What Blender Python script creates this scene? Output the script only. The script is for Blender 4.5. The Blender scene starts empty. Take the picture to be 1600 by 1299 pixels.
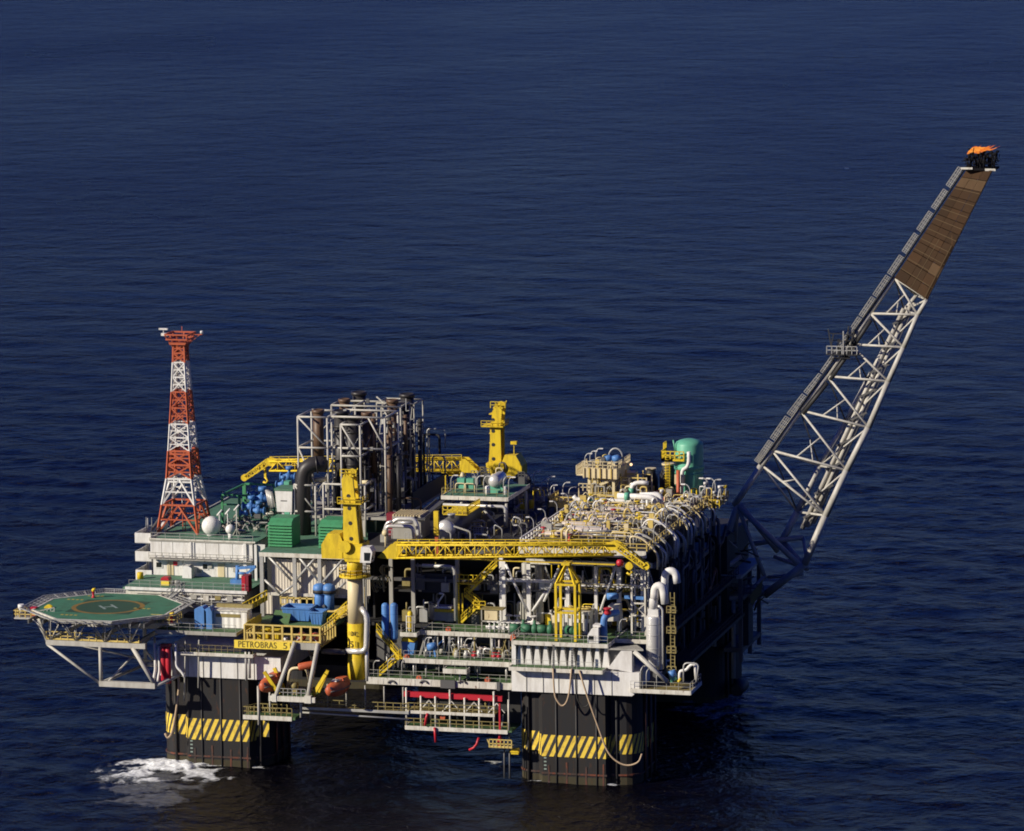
import bpy, math, random
import numpy as np
from mathutils import Vector, Matrix
sc = bpy.context.scene
R = math.radians
# ------------------------------------------------------------------ camera
FPX, IW, IH, YHOR = 7000.0, 1600.0, 1299.0, -410.0
YAW, ROLL = R(15), R(0.7)
PITCH = math.atan((IH/2-YHOR)/FPX)
CAM = Vector((181.95, -615.66, 150.0))
FW = Vector((-math.sin(YAW)*math.cos(PITCH), math.cos(YAW)*math.cos(PITCH), -math.sin(PITCH)))
RT0 = Vector((math.cos(YAW), math.sin(YAW), 0)); UP0 = RT0.cross(FW)
RT = RT0*math.cos(ROLL) - UP0*math.sin(ROLL)
UP = RT0*math.sin(ROLL) + UP0*math.cos(ROLL)
cam = bpy.data.cameras.new('camera'); co = bpy.data.objects.new('camera', cam); sc.collection.objects.link(co)
m = Matrix.Identity(4)
for i in range(3):
    m[i][0], m[i][1], m[i][2], m[i][3] = RT[i], UP[i], -FW[i], CAM[i]
co.matrix_world = m
cam.sensor_width = 36; cam.sensor_fit = 'HORIZONTAL'; cam.lens = 36*FPX/IW
cam.clip_start = 5; cam.clip_end = 60000
sc.camera = co
# ------------------------------------------------------------------ sky, sun
SUN_EL, SUN_AZ = R(25.5), R(51)          # azimuth: from the front (-Y) towards the left (-X)
sd = Vector((-math.sin(SUN_AZ)*math.cos(SUN_EL), -math.cos(SUN_AZ)*math.cos(SUN_EL), math.sin(SUN_EL)))
w = bpy.data.worlds.new('World'); sc.world = w; w.use_nodes = True
nt = w.node_tree; bg = nt.nodes['Background']
sky = nt.nodes.new('ShaderNodeTexSky'); sky.sky_type = 'NISHITA'; sky.sun_disc = False
sky.sun_elevation = SUN_EL; sky.sun_rotation = math.atan2(sd.x, sd.y)
sky.air_density = 1.0; sky.dust_density = 0.0; sky.ozone_density = 8.0; sky.altitude = 0
hs_ = nt.nodes.new('ShaderNodeHueSaturation'); hs_.inputs['Saturation'].default_value = 1.22; hs_.inputs['Hue'].default_value = .538
nt.links.new(sky.outputs[0], hs_.inputs['Color']); nt.links.new(hs_.outputs[0], bg.inputs[0]); bg.inputs[1].default_value = 0.05
sl = bpy.data.lights.new('sun', 'SUN'); sl.energy = 5.0; sl.angle = R(0.5); sl.color = (1, .91, .76)
so = bpy.data.objects.new('sun', sl); sc.collection.objects.link(so)
so.rotation_euler = (-sd).to_track_quat('-Z', 'Y').to_euler(); so.location = (-200, -200, 300)
sc.view_settings.view_transform = 'Standard'; sc.view_settings.look = 'None'
sc.view_settings.exposure = 0.25; sc.view_settings.gamma = 1.0
sc.cycles.max_bounces = 5
sc.cycles.filter_width = 1.8

# ------------------------------------------------------------------ helpers
def at(x, y, Y=None, Z=None, X=None):
    """the point of the plane Y=, Z= or X= that lies at photograph pixel x, y"""
    d = FW*FPX + RT*(x-IW/2) - UP*(y-IH/2)
    if Y is not None: t = (Y-CAM.y)/d.y
    elif Z is not None: t = (Z-CAM.z)/d.z
    else: t = (X-CAM.x)/d.x
    return CAM + d*t
def aX(x, y, Y): return at(x, y, Y=Y).x
def aZ(x, y, Y): return at(x, y, Y=Y).z

class MB:
    def __init__(s): s.v = []; s.f = []; s.sm = []
    def add(s, vs, fs, smooth=False):
        b = len(s.v); s.v += [Vector(a) for a in vs]
        for f in fs: s.f.append([b+i for i in f]); s.sm.append(smooth)
        return s
    def box(s, x0, x1, y0, y1, z0, z1):
        return s.add([(x0,y0,z0),(x1,y0,z0),(x1,y1,z0),(x0,y1,z0),(x0,y0,z1),(x1,y0,z1),(x1,y1,z1),(x0,y1,z1)],
            [(0,3,2,1),(4,5,6,7),(0,1,5,4),(1,2,6,5),(2,3,7,6),(3,0,4,7)])
    def cbox(s, c, dx, dy, dz): return s.box(c[0]-dx/2, c[0]+dx/2, c[1]-dy/2, c[1]+dy/2, c[2], c[2]+dz)
    def bar(s, p, q, a, b=None):
        p, q = Vector(p), Vector(q); b = b or a; d = (q-p)
        if d.length < 1e-6: return s
        d.normalize(); u = d.cross(Vector((0,0,1)))
        if u.length < .05: u = Vector((1,0,0))
        u.normalize(); w_ = u.cross(d)
        vs = []
        for c in (p, q):
            for i, j in ((-1,-1),(1,-1),(1,1),(-1,1)): vs.append(c+u*(i*a/2)+w_*(j*b/2))
        return s.add(vs, [(0,1,2,3),(7,6,5,4),(0,4,5,1),(1,5,6,2),(2,6,7,3),(3,7,4,0)])
    def tube(s, p, q, r, n=8, r2=None, caps=True): return s.path([p, q], r, n, r2, caps)
    def path(s, pts, r, n=8, r2=None, caps=True):
        pts = [Vector(p) for p in pts]; k = len(pts); b = len(s.v)
        d0 = (pts[1]-pts[0]).normalized(); u = d0.cross(Vector((0,0,1)))
        if u.length < .05: u = Vector((1,0,0))
        u.normalize()
        for i, p in enumerate(pts):
            if i == 0: d = pts[1]-pts[0]
            elif i == k-1: d = pts[-1]-pts[-2]
            else: d = (pts[i+1]-p).normalized()+(p-pts[i-1]).normalized()
            if d.length < 1e-6: d = d0.copy()
            d.normalize(); u = (u-d*u.dot(d)); u.normalize(); w_ = d.cross(u)
            rr = r if r2 is None else r+(r2-r)*i/(k-1)
            for j in range(n):
                a = 2*math.pi*(j+.5)/n
                s.v.append(p+u*(math.cos(a)*rr)+w_*(math.sin(a)*rr))
        for i in range(k-1):
            for j in range(n):
                s.f.append([b+i*n+j, b+i*n+(j+1)%n, b+(i+1)*n+(j+1)%n, b+(i+1)*n+j]); s.sm.append(n > 5)
        if caps:
            s.f.append([b+j for j in range(n)][::-1]); s.sm.append(False)
            s.f.append([b+(k-1)*n+j for j in range(n)]); s.sm.append(False)
        return s
    def lathe(s, prof, c, ax=(0,0,1), n=20):
        """prof: (radius, height) pairs along ax from c"""
        ax = Vector(ax).normalized(); u = ax.cross(Vector((0,1,0)) if abs(ax.y) < .9 else Vector((1,0,0))).normalized(); w_ = ax.cross(u)
        c = Vector(c); b = len(s.v); k = len(prof)
        for r, h in prof:
            for j in range(n):
                a = 2*math.pi*j/n
                s.v.append(c+ax*h+u*(math.cos(a)*r)+w_*(math.sin(a)*r))
        for i in range(k-1):
            for j in range(n):
                s.f.append([b+i*n+j, b+i*n+(j+1)%n, b+(i+1)*n+(j+1)%n, b+(i+1)*n+j]); s.sm.append(True)
        s.f.append([b+j for j in range(n)][::-1]); s.sm.append(False)
        s.f.append([b+(k-1)*n+j for j in range(n)]); s.sm.append(False)
        return s
    def sphere(s, c, r, n=16):
        return s.lathe([(max(.002, r*math.sin(math.pi*i/10)), -r*math.cos(math.pi*i/10)) for i in range(11)], c, n=n)
    def capsule(s, c, r, L, ax=(0,0,1), n=20, dome=.45):
        pr = [(max(.01, r*math.sin(a)), dome*r*(1-math.cos(a))) for a in [math.pi/2*i/4 for i in range(5)]]
        pr += [(max(.01, r*math.sin(a)), L-dome*r*(1-math.cos(a))) for a in [math.pi/2*i/4 for i in range(4, -1, -1)]]
        return s.lathe(pr, c, ax, n)
    def prism(s, poly, z0, z1):
        n = len(poly)
        return s.add([(x,y,z0) for x,y in poly]+[(x,y,z1) for x,y in poly],
            [list(range(n))[::-1], list(range(n,2*n))]+[(i,(i+1)%n,n+(i+1)%n,n+i) for i in range(n)])
    def prismy(s, poly, y0, y1):
        n = len(poly)
        return s.add([(x,y0,z) for x,z in poly]+[(x,y1,z) for x,z in poly],
            [list(range(n)), list(range(n,2*n))[::-1]]+[(i,n+i,n+(i+1)%n,(i+1)%n) for i in range(n)])
    def rail(s, pts, h=1.1, step=1.8, r=.036, rails=(.55, 1.1), kick=0):
        pts = [Vector(p) for p in pts]
        for a, b in zip(pts, pts[1:]):
            L = (b-a).length; n = max(1, round(L/step))
            for i in range(n+1):
                p = a.lerp(b, i/n); s.bar(p, p+Vector((0,0,h)), r*2)
            for k in rails:
                z = Vector((0,0,k*h/1.1)); s.bar(a+z, b+z, r*2)
            if kick: s.bar(a+Vector((0,0,kick/2)), b+Vector((0,0,kick/2)), .03, kick)
        return s
    def stair(s, p, q, wid=1.0, ax=(0,1,0)):
        p, q, ax = Vector(p), Vector(q), Vector(ax); 
        for k in (-.5, .5):
            o = ax*(wid*k); s.bar(p+o, q+o, .1, .3)
            for hh in (.55, 1.1): s.bar(p+o+Vector((0,0,hh)), q+o+Vector((0,0,hh)), .07)
            for i in range(5):
                t = p.lerp(q, i/4)+o; s.bar(t, t+Vector((0,0,1.1)), .06)
        n = max(4, int((q-p).length/.45))
        for i in range(1, n):
            t = p.lerp(q, i/n); s.bar(t-ax*(wid/2), t+ax*(wid/2), .28, .05)
        return s
    def truss(s, A, B, n, r=.1, rc=.14, kind='tube'):
        """A, B: lists of chord end points (start, end), laced between successive chords"""
        f = (lambda p, q, rr: s.tube(p, q, rr, 6)) if kind == 'tube' else (lambda p, q, rr: s.bar(p, q, rr*1.8))
        A = [Vector(a) for a in A]; B = [Vector(b) for b in B]; k = len(A)
        for a, b in zip(A, B): f(a, b, rc)
        for c in range(k):
            d = (c+1) % k
            if k == 2 and c == 1: break
            for i in range(n):
                p0, p1 = A[c].lerp(B[c], i/n), A[c].lerp(B[c], (i+1)/n)
                q0, q1 = A[d].lerp(B[d], i/n), A[d].lerp(B[d], (i+1)/n)
                f(p0, q0, r*.9)
                if i % 2: f(p0, q1, r)
                else: f(q0, p1, r)
        return s
def fil(pts, r=.6, n=3):
    """round the corners of a polyline"""
    pts = [Vector(p) for p in pts]; out = [pts[0]]
    for i in range(1, len(pts)-1):
        p, a, b = pts[i], pts[i-1], pts[i+1]
        ra = min(r, (a-p).length*.49); rb = min(r, (b-p).length*.49)
        a2 = p+(a-p).normalized()*ra; b2 = p+(b-p).normalized()*rb
        for j in range(n+1):
            t = j/n; out.append(a2*(1-t)**2+p*2*t*(1-t)+b2*t*t)
    out.append(pts[-1]); return out

OFF = {}
SHIFT = Vector((0, 0, 0))          # added to the place of every thing while a group of things is set back
COL = sc.collection
def mesh(name, mb, mat):
    me = bpy.data.meshes.new(name)
    me.from_pydata([tuple(v) for v in mb.v], [], mb.f)
    me.polygons.foreach_set('use_smooth', mb.sm)
    me.materials.append(mat)
    if mat.name in ('flame', 'exhaust_smoke'):          # volumes need outward normals
        import bmesh
        bm = bmesh.new(); bm.from_mesh(me); bmesh.ops.recalc_face_normals(bm, faces=bm.faces); bm.to_mesh(me); bm.free()
    me.update()
    return me
def tag(o, label, cat, group=None, kind=None):
    if label: o['label'] = label
    if cat: o['category'] = cat
    if group: o['group'] = group
    if kind: o['kind'] = kind
    return o
def T(name, label, cat, loc, group=None):
    """an Empty at the base of a thing that has parts"""
    o = bpy.data.objects.new(name, None); COL.objects.link(o); o.location = Vector(loc)+SHIFT; o.empty_display_size = .3
    OFF[o.name] = Vector(loc); return tag(o, label, cat, group)
def P(name, mb, mat, parent, label=None, local=False):
    """a part (or sub-part); vertices in world coordinates unless local"""
    off = OFF[parent.name]
    if not local:
        for v in mb.v: v -= off
    o = bpy.data.objects.new(name, mesh(name, mb, mat)); COL.objects.link(o); o.parent = parent
    OFF[o.name] = off
    if label: o['label'] = label
    return o
def S(name, mb, mat, label, cat, group=None, kind=None):
    """a thing that is one mesh; its origin goes to the middle of its base"""
    xs = [v.x for v in mb.v]; ys = [v.y for v in mb.v]; zs = [v.z for v in mb.v]
    c = Vector(((min(xs)+max(xs))/2, (min(ys)+max(ys))/2, min(zs)))
    for v in mb.v: v -= c
    o = bpy.data.objects.new(name, mesh(name, mb, mat)); COL.objects.link(o); o.location = c+SHIFT
    OFF[o.name] = c
    return tag(o, label, cat, group, kind)
def dup(root, loc, rz=0.0, label=None, scale=None):
    """a copy of a thing with copies of its parts and sub-parts"""
    c = root.copy(); COL.objects.link(c); c.location = loc; c.rotation_euler = (0, 0, rz)
    if scale: c.scale = scale
    if label: c['label'] = label
    def kids(o, n):
        for ch in o.children:
            k = ch.copy(); COL.objects.link(k); k.parent = n; kids(ch, k)
    kids(root, c); OFF[c.name] = Vector(loc)
    return c
def text(s, size, loc, mat, parent, rx=90, name='lettering', rz=0, sx=1.0, ext=.02):
    cu = bpy.data.curves.new(name, 'FONT'); cu.body = s; cu.size = size; cu.extrude = ext; cu.align_x = 'CENTER'; cu.align_y = 'CENTER'
    cu.offset = .0; cu.space_character = 1.08
    tmp = bpy.data.objects.new('tmp', cu); COL.objects.link(tmp)
    dg = bpy.context.evaluated_depsgraph_get(); dg.update()
    me = bpy.data.meshes.new_from_object(tmp.evaluated_get(dg)); bpy.data.objects.remove(tmp); me.name = name
    o = bpy.data.objects.new(name, me); COL.objects.link(o); o.parent = parent
    o.location = Vector(loc)-OFF[parent.name]; o.rotation_euler = (R(rx), 0, R(rz)); o.scale = (sx, 1, 1)
    me.materials.clear(); me.materials.append(mat); OFF[o.name] = OFF[parent.name]
    return o

# ------------------------------------------------------------------ materials
def newmat(name):
    m = bpy.data.materials.new(name); m.use_nodes = True; return m, m.node_tree, m.node_tree.nodes['Principled BSDF']
def paint(name, col, rough=.5, dirt=.35, rust=.0, metal=0.0, dscale=.7, rustcol=(.13,.05,.02), spec=.4, corr=None):
    """painted steel: weathering in patches and vertical streaks; corr=(axis, period) gives corrugation"""
    m, t, b = newmat(name); N = t.nodes; L = t.links
    geo = N.new('ShaderNodeNewGeometry')
    mp = N.new('ShaderNodeMapping'); mp.inputs['Scale'].default_value = (1, 1, .22); L.new(geo.outputs['Position'], mp.inputs[0])
    n1 = N.new('ShaderNodeTexNoise'); n1.inputs['Scale'].default_value = dscale; n1.inputs['Detail'].default_value = 6; n1.inputs['Roughness'].default_value = .65
    L.new(mp.outputs[0], n1.inputs['Vector'])
    r1 = N.new('ShaderNodeMapRange'); r1.inputs[1].default_value = .42; r1.inputs[2].default_value = .72; L.new(n1.outputs[0], r1.inputs[0])
    mx = N.new('ShaderNodeMix'); mx.data_type = 'RGBA'
    mul = N.new('ShaderNodeMath'); mul.operation = 'MULTIPLY'; mul.inputs[1].default_value = dirt; L.new(r1.outputs[0], mul.inputs[0])
    L.new(mul.outputs[0], mx.inputs['Factor'])
    mx.inputs['A'].default_value = (*col, 1); mx.inputs['B'].default_value = (col[0]*.42+.02, col[1]*.38+.015, col[2]*.33+.01, 1)
    out = mx.outputs['Result']
    if rust:
        n2 = N.new('ShaderNodeTexNoise'); n2.inputs['Scale'].default_value = dscale*2.3; n2.inputs['Detail'].default_value = 8; n2.inputs['Roughness'].default_value = .7
        L.new(mp.outputs[0], n2.inputs['Vector'])
        r2 = N.new('ShaderNodeMapRange'); r2.inputs[1].default_value = .70-rust*.3; r2.inputs[2].default_value = .78-rust*.25; L.new(n2.outputs[0], r2.inputs[0])
        m2 = N.new('ShaderNodeMix'); m2.data_type = 'RGBA'; L.new(r2.outputs[0], m2.inputs['Factor']); L.new(out, m2.inputs['A'])
        m2.inputs['B'].default_value = (*rustcol, 1); out = m2.outputs['Result']
    L.new(out, b.inputs['Base Color'])
    b.inputs['Roughness'].default_value = rough; b.inputs['Metallic'].default_value = metal
    b.inputs['Specular IOR Level'].default_value = spec
    if corr:
        sp = N.new('ShaderNodeSeparateXYZ'); L.new(geo.outputs['Position'], sp.inputs[0])
        a = N.new('ShaderNodeMath'); a.operation = 'MULTIPLY'; a.inputs[1].default_value = 2*math.pi/corr[1]; L.new(sp.outputs[corr[0]], a.inputs[0])
        sn = N.new('ShaderNodeMath'); sn.operation = 'SINE'; L.new(a.outputs[0], sn.inputs[0])
        bp = N.new('ShaderNodeBump'); bp.inputs['Distance'].default_value = .03; bp.inputs['Strength'].default_value = 1; L.new(sn.outputs[0], bp.inputs['Height'])
        L.new(bp.outputs[0], b.inputs['Normal'])
    return m
M = {
 'white': paint('white_paint', (.72,.71,.68), .5, .5, .2, dscale=1.3),
 'fascia': paint('worn_white_paint', (.63,.61,.54), .55, .7, .4, dscale=1.5),
 'cream': paint('cream_paint', (.66,.56,.34), .5, .4, .15),
 'yellow': paint('yellow_paint', (.72,.52,.02), .55, .65, .26, dscale=1.8),
 'railyel': paint('yellow_rail_paint', (.62,.47,.14), .55, .5, .22, dscale=1.5),
 'olive': paint('dull_yellow_paint', (.27,.22,.08), .6, .5, .35),
 'deck': paint('green_deck_paint', (.075,.150,.058), .7, .6, .3, rustcol=(.10,.07,.03)),
 'helideck': paint('helideck_green_paint', (.05,.175,.10), .8, .6, .12, dscale=.6, rustcol=(.05,.10,.06)),
 'helidark': paint('helideck_dark_paint', (.028,.075,.04), .75, .35, .0, dscale=.5),
 'roofgreen': paint('roof_green_paint', (.09,.21,.135), .75, .7, .3, dscale=.9),
 'louvre': paint('green_louvre_paint', (.06,.27,.12), .5, .5, .12, dscale=1.2),
 'mint': paint('mint_green_paint', (.12,.40,.27), .45, .4, .08, dscale=.9),
 'frameg': paint('dark_green_paint', (.035,.14,.075), .55, .5, .15),
 'galv': paint('galvanised_steel', (.42,.42,.40), .4, .4, .12, metal=.2),
 'pipe': paint('bright_pipe_cladding', (.62,.61,.58), .32, .3, .08, metal=.35),
 'pink': paint('pinkish_lagging', (.52,.45,.40), .45, .45, .15),
 'steel': paint('grey_painted_steel', (.36,.35,.31), .5, .45, .2),
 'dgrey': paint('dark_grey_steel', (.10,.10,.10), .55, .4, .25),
 'dark': paint('black_steel_and_shade', (.026,.026,.027), .6, .3, .2, rustcol=(.05,.03,.02)),  # also stands in for deep shade in bays and on the flank
 'hull': paint('black_hull_paint', (.023,.023,.025), .6, .7, .36, dscale=1.1, spec=.2, rustcol=(.075,.035,.02)),
 'rustpipe': paint('rusted_riser_steel', (.045,.03,.025), .6, .4, .75, rustcol=(.14,.04,.02)),
 'stackb': paint('scorched_brown_stack', (.115,.068,.04), .5, .6, .3, rustcol=(.03,.02,.015)),
 'stackk': paint('soot_black_stack', (.03,.028,.03), .45, .4, .25, rustcol=(.07,.04,.025)),
 'orange': paint('orange_gelcoat', (.50,.11,.045), .5, .5, .1, dscale=1.8),
 'torange': paint('tower_orange_paint', (.46,.10,.04), .55, .5, .15, dscale=1.5),
 'red': paint('red_paint', (.45,.02,.035), .4, .25, .05),
 'maroon': paint('maroon_paint', (.20,.015,.03), .5, .3, .05),
 'blue': paint('blue_paint', (.08,.22,.52), .5, .5, .12, dscale=1.6),
 'clad': paint('beige_corrugated_cladding', (.58,.53,.44), .55, .4, .15, corr=(0, .45)),
 'wclad': paint('white_corrugated_cladding', (.76,.75,.71), .5, .3, .1, corr=(0, .9)),
 'shield': paint('scorched_heat_shield', (.044,.025,.014), .8, .75, .42, rustcol=(.03,.018,.012), dscale=.5, spec=.08),
 'shieldmid': paint('browner_heat_shield', (.054,.030,.016), .8, .7, .35, rustcol=(.035,.02,.013), dscale=.6, spec=.08),
 'shielddark': paint('darker_heat_shield', (.034,.02,.012), .8, .7, .35, rustcol=(.07,.04,.02), dscale=.6, spec=.08),
 'shieldpale': paint('paler_heat_shield', (.085,.053,.030), .8, .5, .2, dscale=.6, spec=.08),
 'seam': paint('shield_seam_steel', (.10,.07,.04), .8, .4, .2, spec=.08),
 'soot': paint('soot', (.012,.012,.014), .9, .2, .0, spec=.05),
 'boom': paint('off_white_boom_paint', (.47,.455,.41), .5, .5, .2, dscale=1.2),
 'cable': paint('grey_cable_tray', (.46,.44,.39), .6, .5, .2, dscale=1.6),
 'hose': paint('beige_hose_rubber', (.42,.31,.20), .6, .3, .0),
 'rubber': paint('black_rubber', (.02,.02,.02), .6, .2, .0),
 'marking': paint('white_marking', (.24,.31,.27), .6, .4, .0),
 'ymark': paint('yellow_marking', (.42,.34,.05), .6, .5, .0),
 'omark': paint('ochre_marking', (.24,.15,.03), .7, .6, .0),
 'sign': paint('yellow_sign_paint', (.82,.62,.07), .45, .2, .03),
 'ink': paint('dark_sign_ink', (.17,.13,.03), .6, .1, .0),
 'growth': paint('marine_growth', (.055,.05,.032), .8, .6, .4, dscale=2.0, rustcol=(.09,.045,.025), spec=.1),
 'glass': paint('dark_window_glass', (.015,.018,.02), .08, .1, .0, spec=.6),
}
def hazard():
    m, t, b = newmat('hazard_stripes'); N = t.nodes; L = t.links
    geo = N.new('ShaderNodeNewGeometry'); sp = N.new('ShaderNodeSeparateXYZ'); L.new(geo.outputs['Position'], sp.inputs[0])
    def mth(op, a, c):
        n = N.new('ShaderNodeMath'); n.operation = op
        for i, q in enumerate((a, c)):
            if isinstance(q, (int, float)): n.inputs[i].default_value = q
            else: L.new(q, n.inputs[i])
        return n.outputs[0]
    sn = N.new('ShaderNodeSeparateXYZ'); L.new(geo.outputs['True Normal'], sn.inputs[0])
    sg = mth('SIGN', mth('SNAP', sn.outputs[0], .12), 0)
    u = mth('SUBTRACT', mth('ADD', sp.outputs[0], mth('MULTIPLY', sp.outputs[1], sg)), mth('MULTIPLY', sp.outputs[2], .46))
    fr = mth('FRACT', mth('DIVIDE', u, 1.14), 0)
    st = mth('LESS_THAN', fr, .55)
    nz = N.new('ShaderNodeTexNoise'); nz.inputs['Scale'].default_value = 1.4; nz.inputs['Detail'].default_value = 7; L.new(geo.outputs['Position'], nz.inputs['Vector'])
    ramp = N.new('ShaderNodeMapRange'); ramp.inputs[1].default_value = .5; ramp.inputs[2].default_value = .75; L.new(nz.outputs[0], ramp.inputs[0])
    ye = N.new('ShaderNodeMix'); ye.data_type = 'RGBA'; ye.inputs['A'].default_value = (.78,.56,.06,1); ye.inputs['B'].default_value = (.42,.26,.04,1); L.new(ramp.outputs[0], ye.inputs['Factor'])
    mx = N.new('ShaderNodeMix'); mx.data_type = 'RGBA'; mx.inputs['A'].default_value = (.03,.03,.03,1); L.new(ye.outputs['Result'], mx.inputs['B']); L.new(st, mx.inputs['Factor'])
    L.new(mx.outputs['Result'], b.inputs['Base Color']); b.inputs['Roughness'].default_value = .55
    return m
M['hazard'] = hazard()
def flame():
    m, t, b = newmat('flame'); N = t.nodes; L = t.links
    g = N.new('ShaderNodeNewGeometry'); mp = N.new('ShaderNodeMapping'); mp.inputs['Scale'].default_value = (.8,1.6,2.2); mp.inputs['Rotation'].default_value = (0,R(15),0); L.new(g.outputs['Position'], mp.inputs[0])
    n1 = N.new('ShaderNodeTexNoise'); n1.inputs['Scale'].default_value = 1.0; n1.inputs['Detail'].default_value = 5; n1.inputs['Distortion'].default_value = .6; L.new(mp.outputs[0], n1.inputs['Vector'])
    cr = N.new('ShaderNodeValToRGB'); cr.color_ramp.elements[0].color = (.75,.055,.006,1); cr.color_ramp.elements[0].position = .36
    cr.color_ramp.elements[1].color = (1,.36,.06,1); cr.color_ramp.elements[1].position = .62; L.new(n1.outputs[0], cr.inputs[0])
    L.new(cr.outputs[0], b.inputs['Emission Color']); b.inputs['Emission Strength'].default_value = .85; b.inputs['Base Color'].default_value = (0,0,0,1); b.inputs['Specular IOR Level'].default_value = 0
    mr = N.new('ShaderNodeMapRange'); mr.inputs[1].default_value = .36; mr.inputs[2].default_value = .56; L.new(n1.outputs[0], mr.inputs[0]); L.new(mr.outputs[0], b.inputs['Alpha'])
    return m
M['flame'] = flame()
def lampmat():
    m, t, b = newmat('lit_lamp'); b.inputs['Emission Color'].default_value = (1,.62,.30,1); b.inputs['Emission Strength'].default_value = 1.6; return m
M['lit'] = lampmat()
# ------------------------------------------------------------------ the sea: one sheet of real waves out to the horizon
def sea():
    def axis(lo, hi, step, grow, far):
        core = list(np.arange(lo, hi, step)); a = []; s_ = step; p = hi
        while p < far: s_ *= grow; p += s_; a.append(p)
        b = []; s_ = step; p = lo
        while p > -far: s_ *= grow; p -= s_; b.append(p)
        return np.array(b[::-1]+core+a)
    xs = axis(-170, 150, .9, 1.02, 40000)
    ys = axis(-70, 260, .9, 1.012, 40000)
    X, Y = np.meshgrid(xs, ys); 
    SX = np.gradient(X, axis=1); SY = np.gradient(Y, axis=0); SP = np.maximum(SX, SY)
    rng = np.random.default_rng(5); H = np.zeros_like(X)
    th0 = R(-96)
    for i in range(110):
        lam = 2.4*(26/2.4)**rng.random(); k = 2*math.pi/lam
        th = th0+rng.normal()*(1.05 if lam < 9 else .65)
        amp = .0014*lam*(.5+rng.random())*(1.0 if lam < 8 else .62)
        fade = np.clip((lam/np.maximum(SP, .01)-2.2)/2.5, 0, 1)
        ph = k*(X*math.cos(th)+Y*math.sin(th))+rng.random()*6.283
        H += amp*fade*(np.sin(ph)+.22*np.cos(2*ph))
    ny, nx = X.shape
    co_ = np.stack([X, Y, H-.1], -1).reshape(-1, 3).astype(np.float32)
    i = np.arange(ny*nx).reshape(ny, nx)
    q = np.stack([i[:-1,:-1], i[:-1,1:], i[1:,1:], i[1:,:-1]], -1).reshape(-1, 4)
    me = bpy.data.meshes.new('sea'); me.vertices.add(ny*nx); me.vertices.foreach_set('co', co_.ravel())
    me.loops.add(q.size); me.loops.foreach_set('vertex_index', q.ravel().astype(np.int32))
    me.polygons.add(len(q)); me.polygons.foreach_set('loop_start', np.arange(0, q.size, 4, dtype=np.int32))
    me.polygons.foreach_set('use_smooth', np.ones(len(q), bool)); me.update(calc_edges=True)
    m, t, b = newmat('sea_water'); N = t.nodes; L = t.links
    b.inputs['Base Color'].default_value = (.0018,.0016,.0045,1); b.inputs['IOR'].default_value = 1.333; b.inputs['Roughness'].default_value = .26; b.inputs['Specular IOR Level'].default_value = .32
    g = N.new('ShaderNodeNewGeometry')
    last = None
    for sc_, st_, dist, rot in (((.040,.040,1), 1, 5.0, 9), ((.10,.092,1), 1, 2.3, 4), ((.26,.24,1), 1, .95, -12), ((.62,.60,1), 1, .46, 8), ((1.4,1.4,1), 1, .17, 17)):
        mp = N.new('ShaderNodeMapping'); mp.inputs['Rotation'].default_value = (0,0,R(rot)); mp.inputs['Scale'].default_value = sc_
        L.new(g.outputs['Position'], mp.inputs[0])
        n = N.new('ShaderNodeTexNoise'); n.inputs['Scale'].default_value = 1; n.inputs['Detail'].default_value = 5; n.inputs['Roughness'].default_value = .62; n.inputs['Distortion'].default_value = .25
        L.new(mp.outputs[0], n.inputs['Vector'])
        bp = N.new('ShaderNodeBump'); bp.inputs['Distance'].default_value = dist; bp.inputs['Strength'].default_value = st_
        L.new(n.outputs[0], bp.inputs['Height'])
        if last: L.new(last.outputs[0], bp.inputs['Normal'])
        last = bp
    L.new(last.outputs[0], b.inputs['Normal'])
    wp_ = N.new('ShaderNodeMapping'); wp_.inputs['Scale'].default_value = (.006,.0028,1); wp_.inputs['Rotation'].default_value = (0,0,R(12)); L.new(g.outputs['Position'], wp_.inputs[0])
    wn = N.new('ShaderNodeTexNoise'); wn.inputs['Detail'].default_value = 4; wn.inputs['Scale'].default_value = 1; L.new(wp_.outputs[0], wn.inputs['Vector'])
    wr = N.new('ShaderNodeMapRange'); wr.inputs[1].default_value = .35; wr.inputs[2].default_value = .65; wr.inputs[3].default_value = .225; wr.inputs[4].default_value = .275
    L.new(wn.outputs[0], wr.inputs[0]); L.new(wr.outputs[0], b.inputs['Roughness'])
    me.materials.append(m)
    o = bpy.data.objects.new('sea', me); COL.objects.link(o); tag(o, 'deep navy open sea with small wind waves', None, kind='structure')
    return H
sea()
rnd = random.Random(11)
LC, RC = -27.6, 26.5          # X of the column axes
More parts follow.
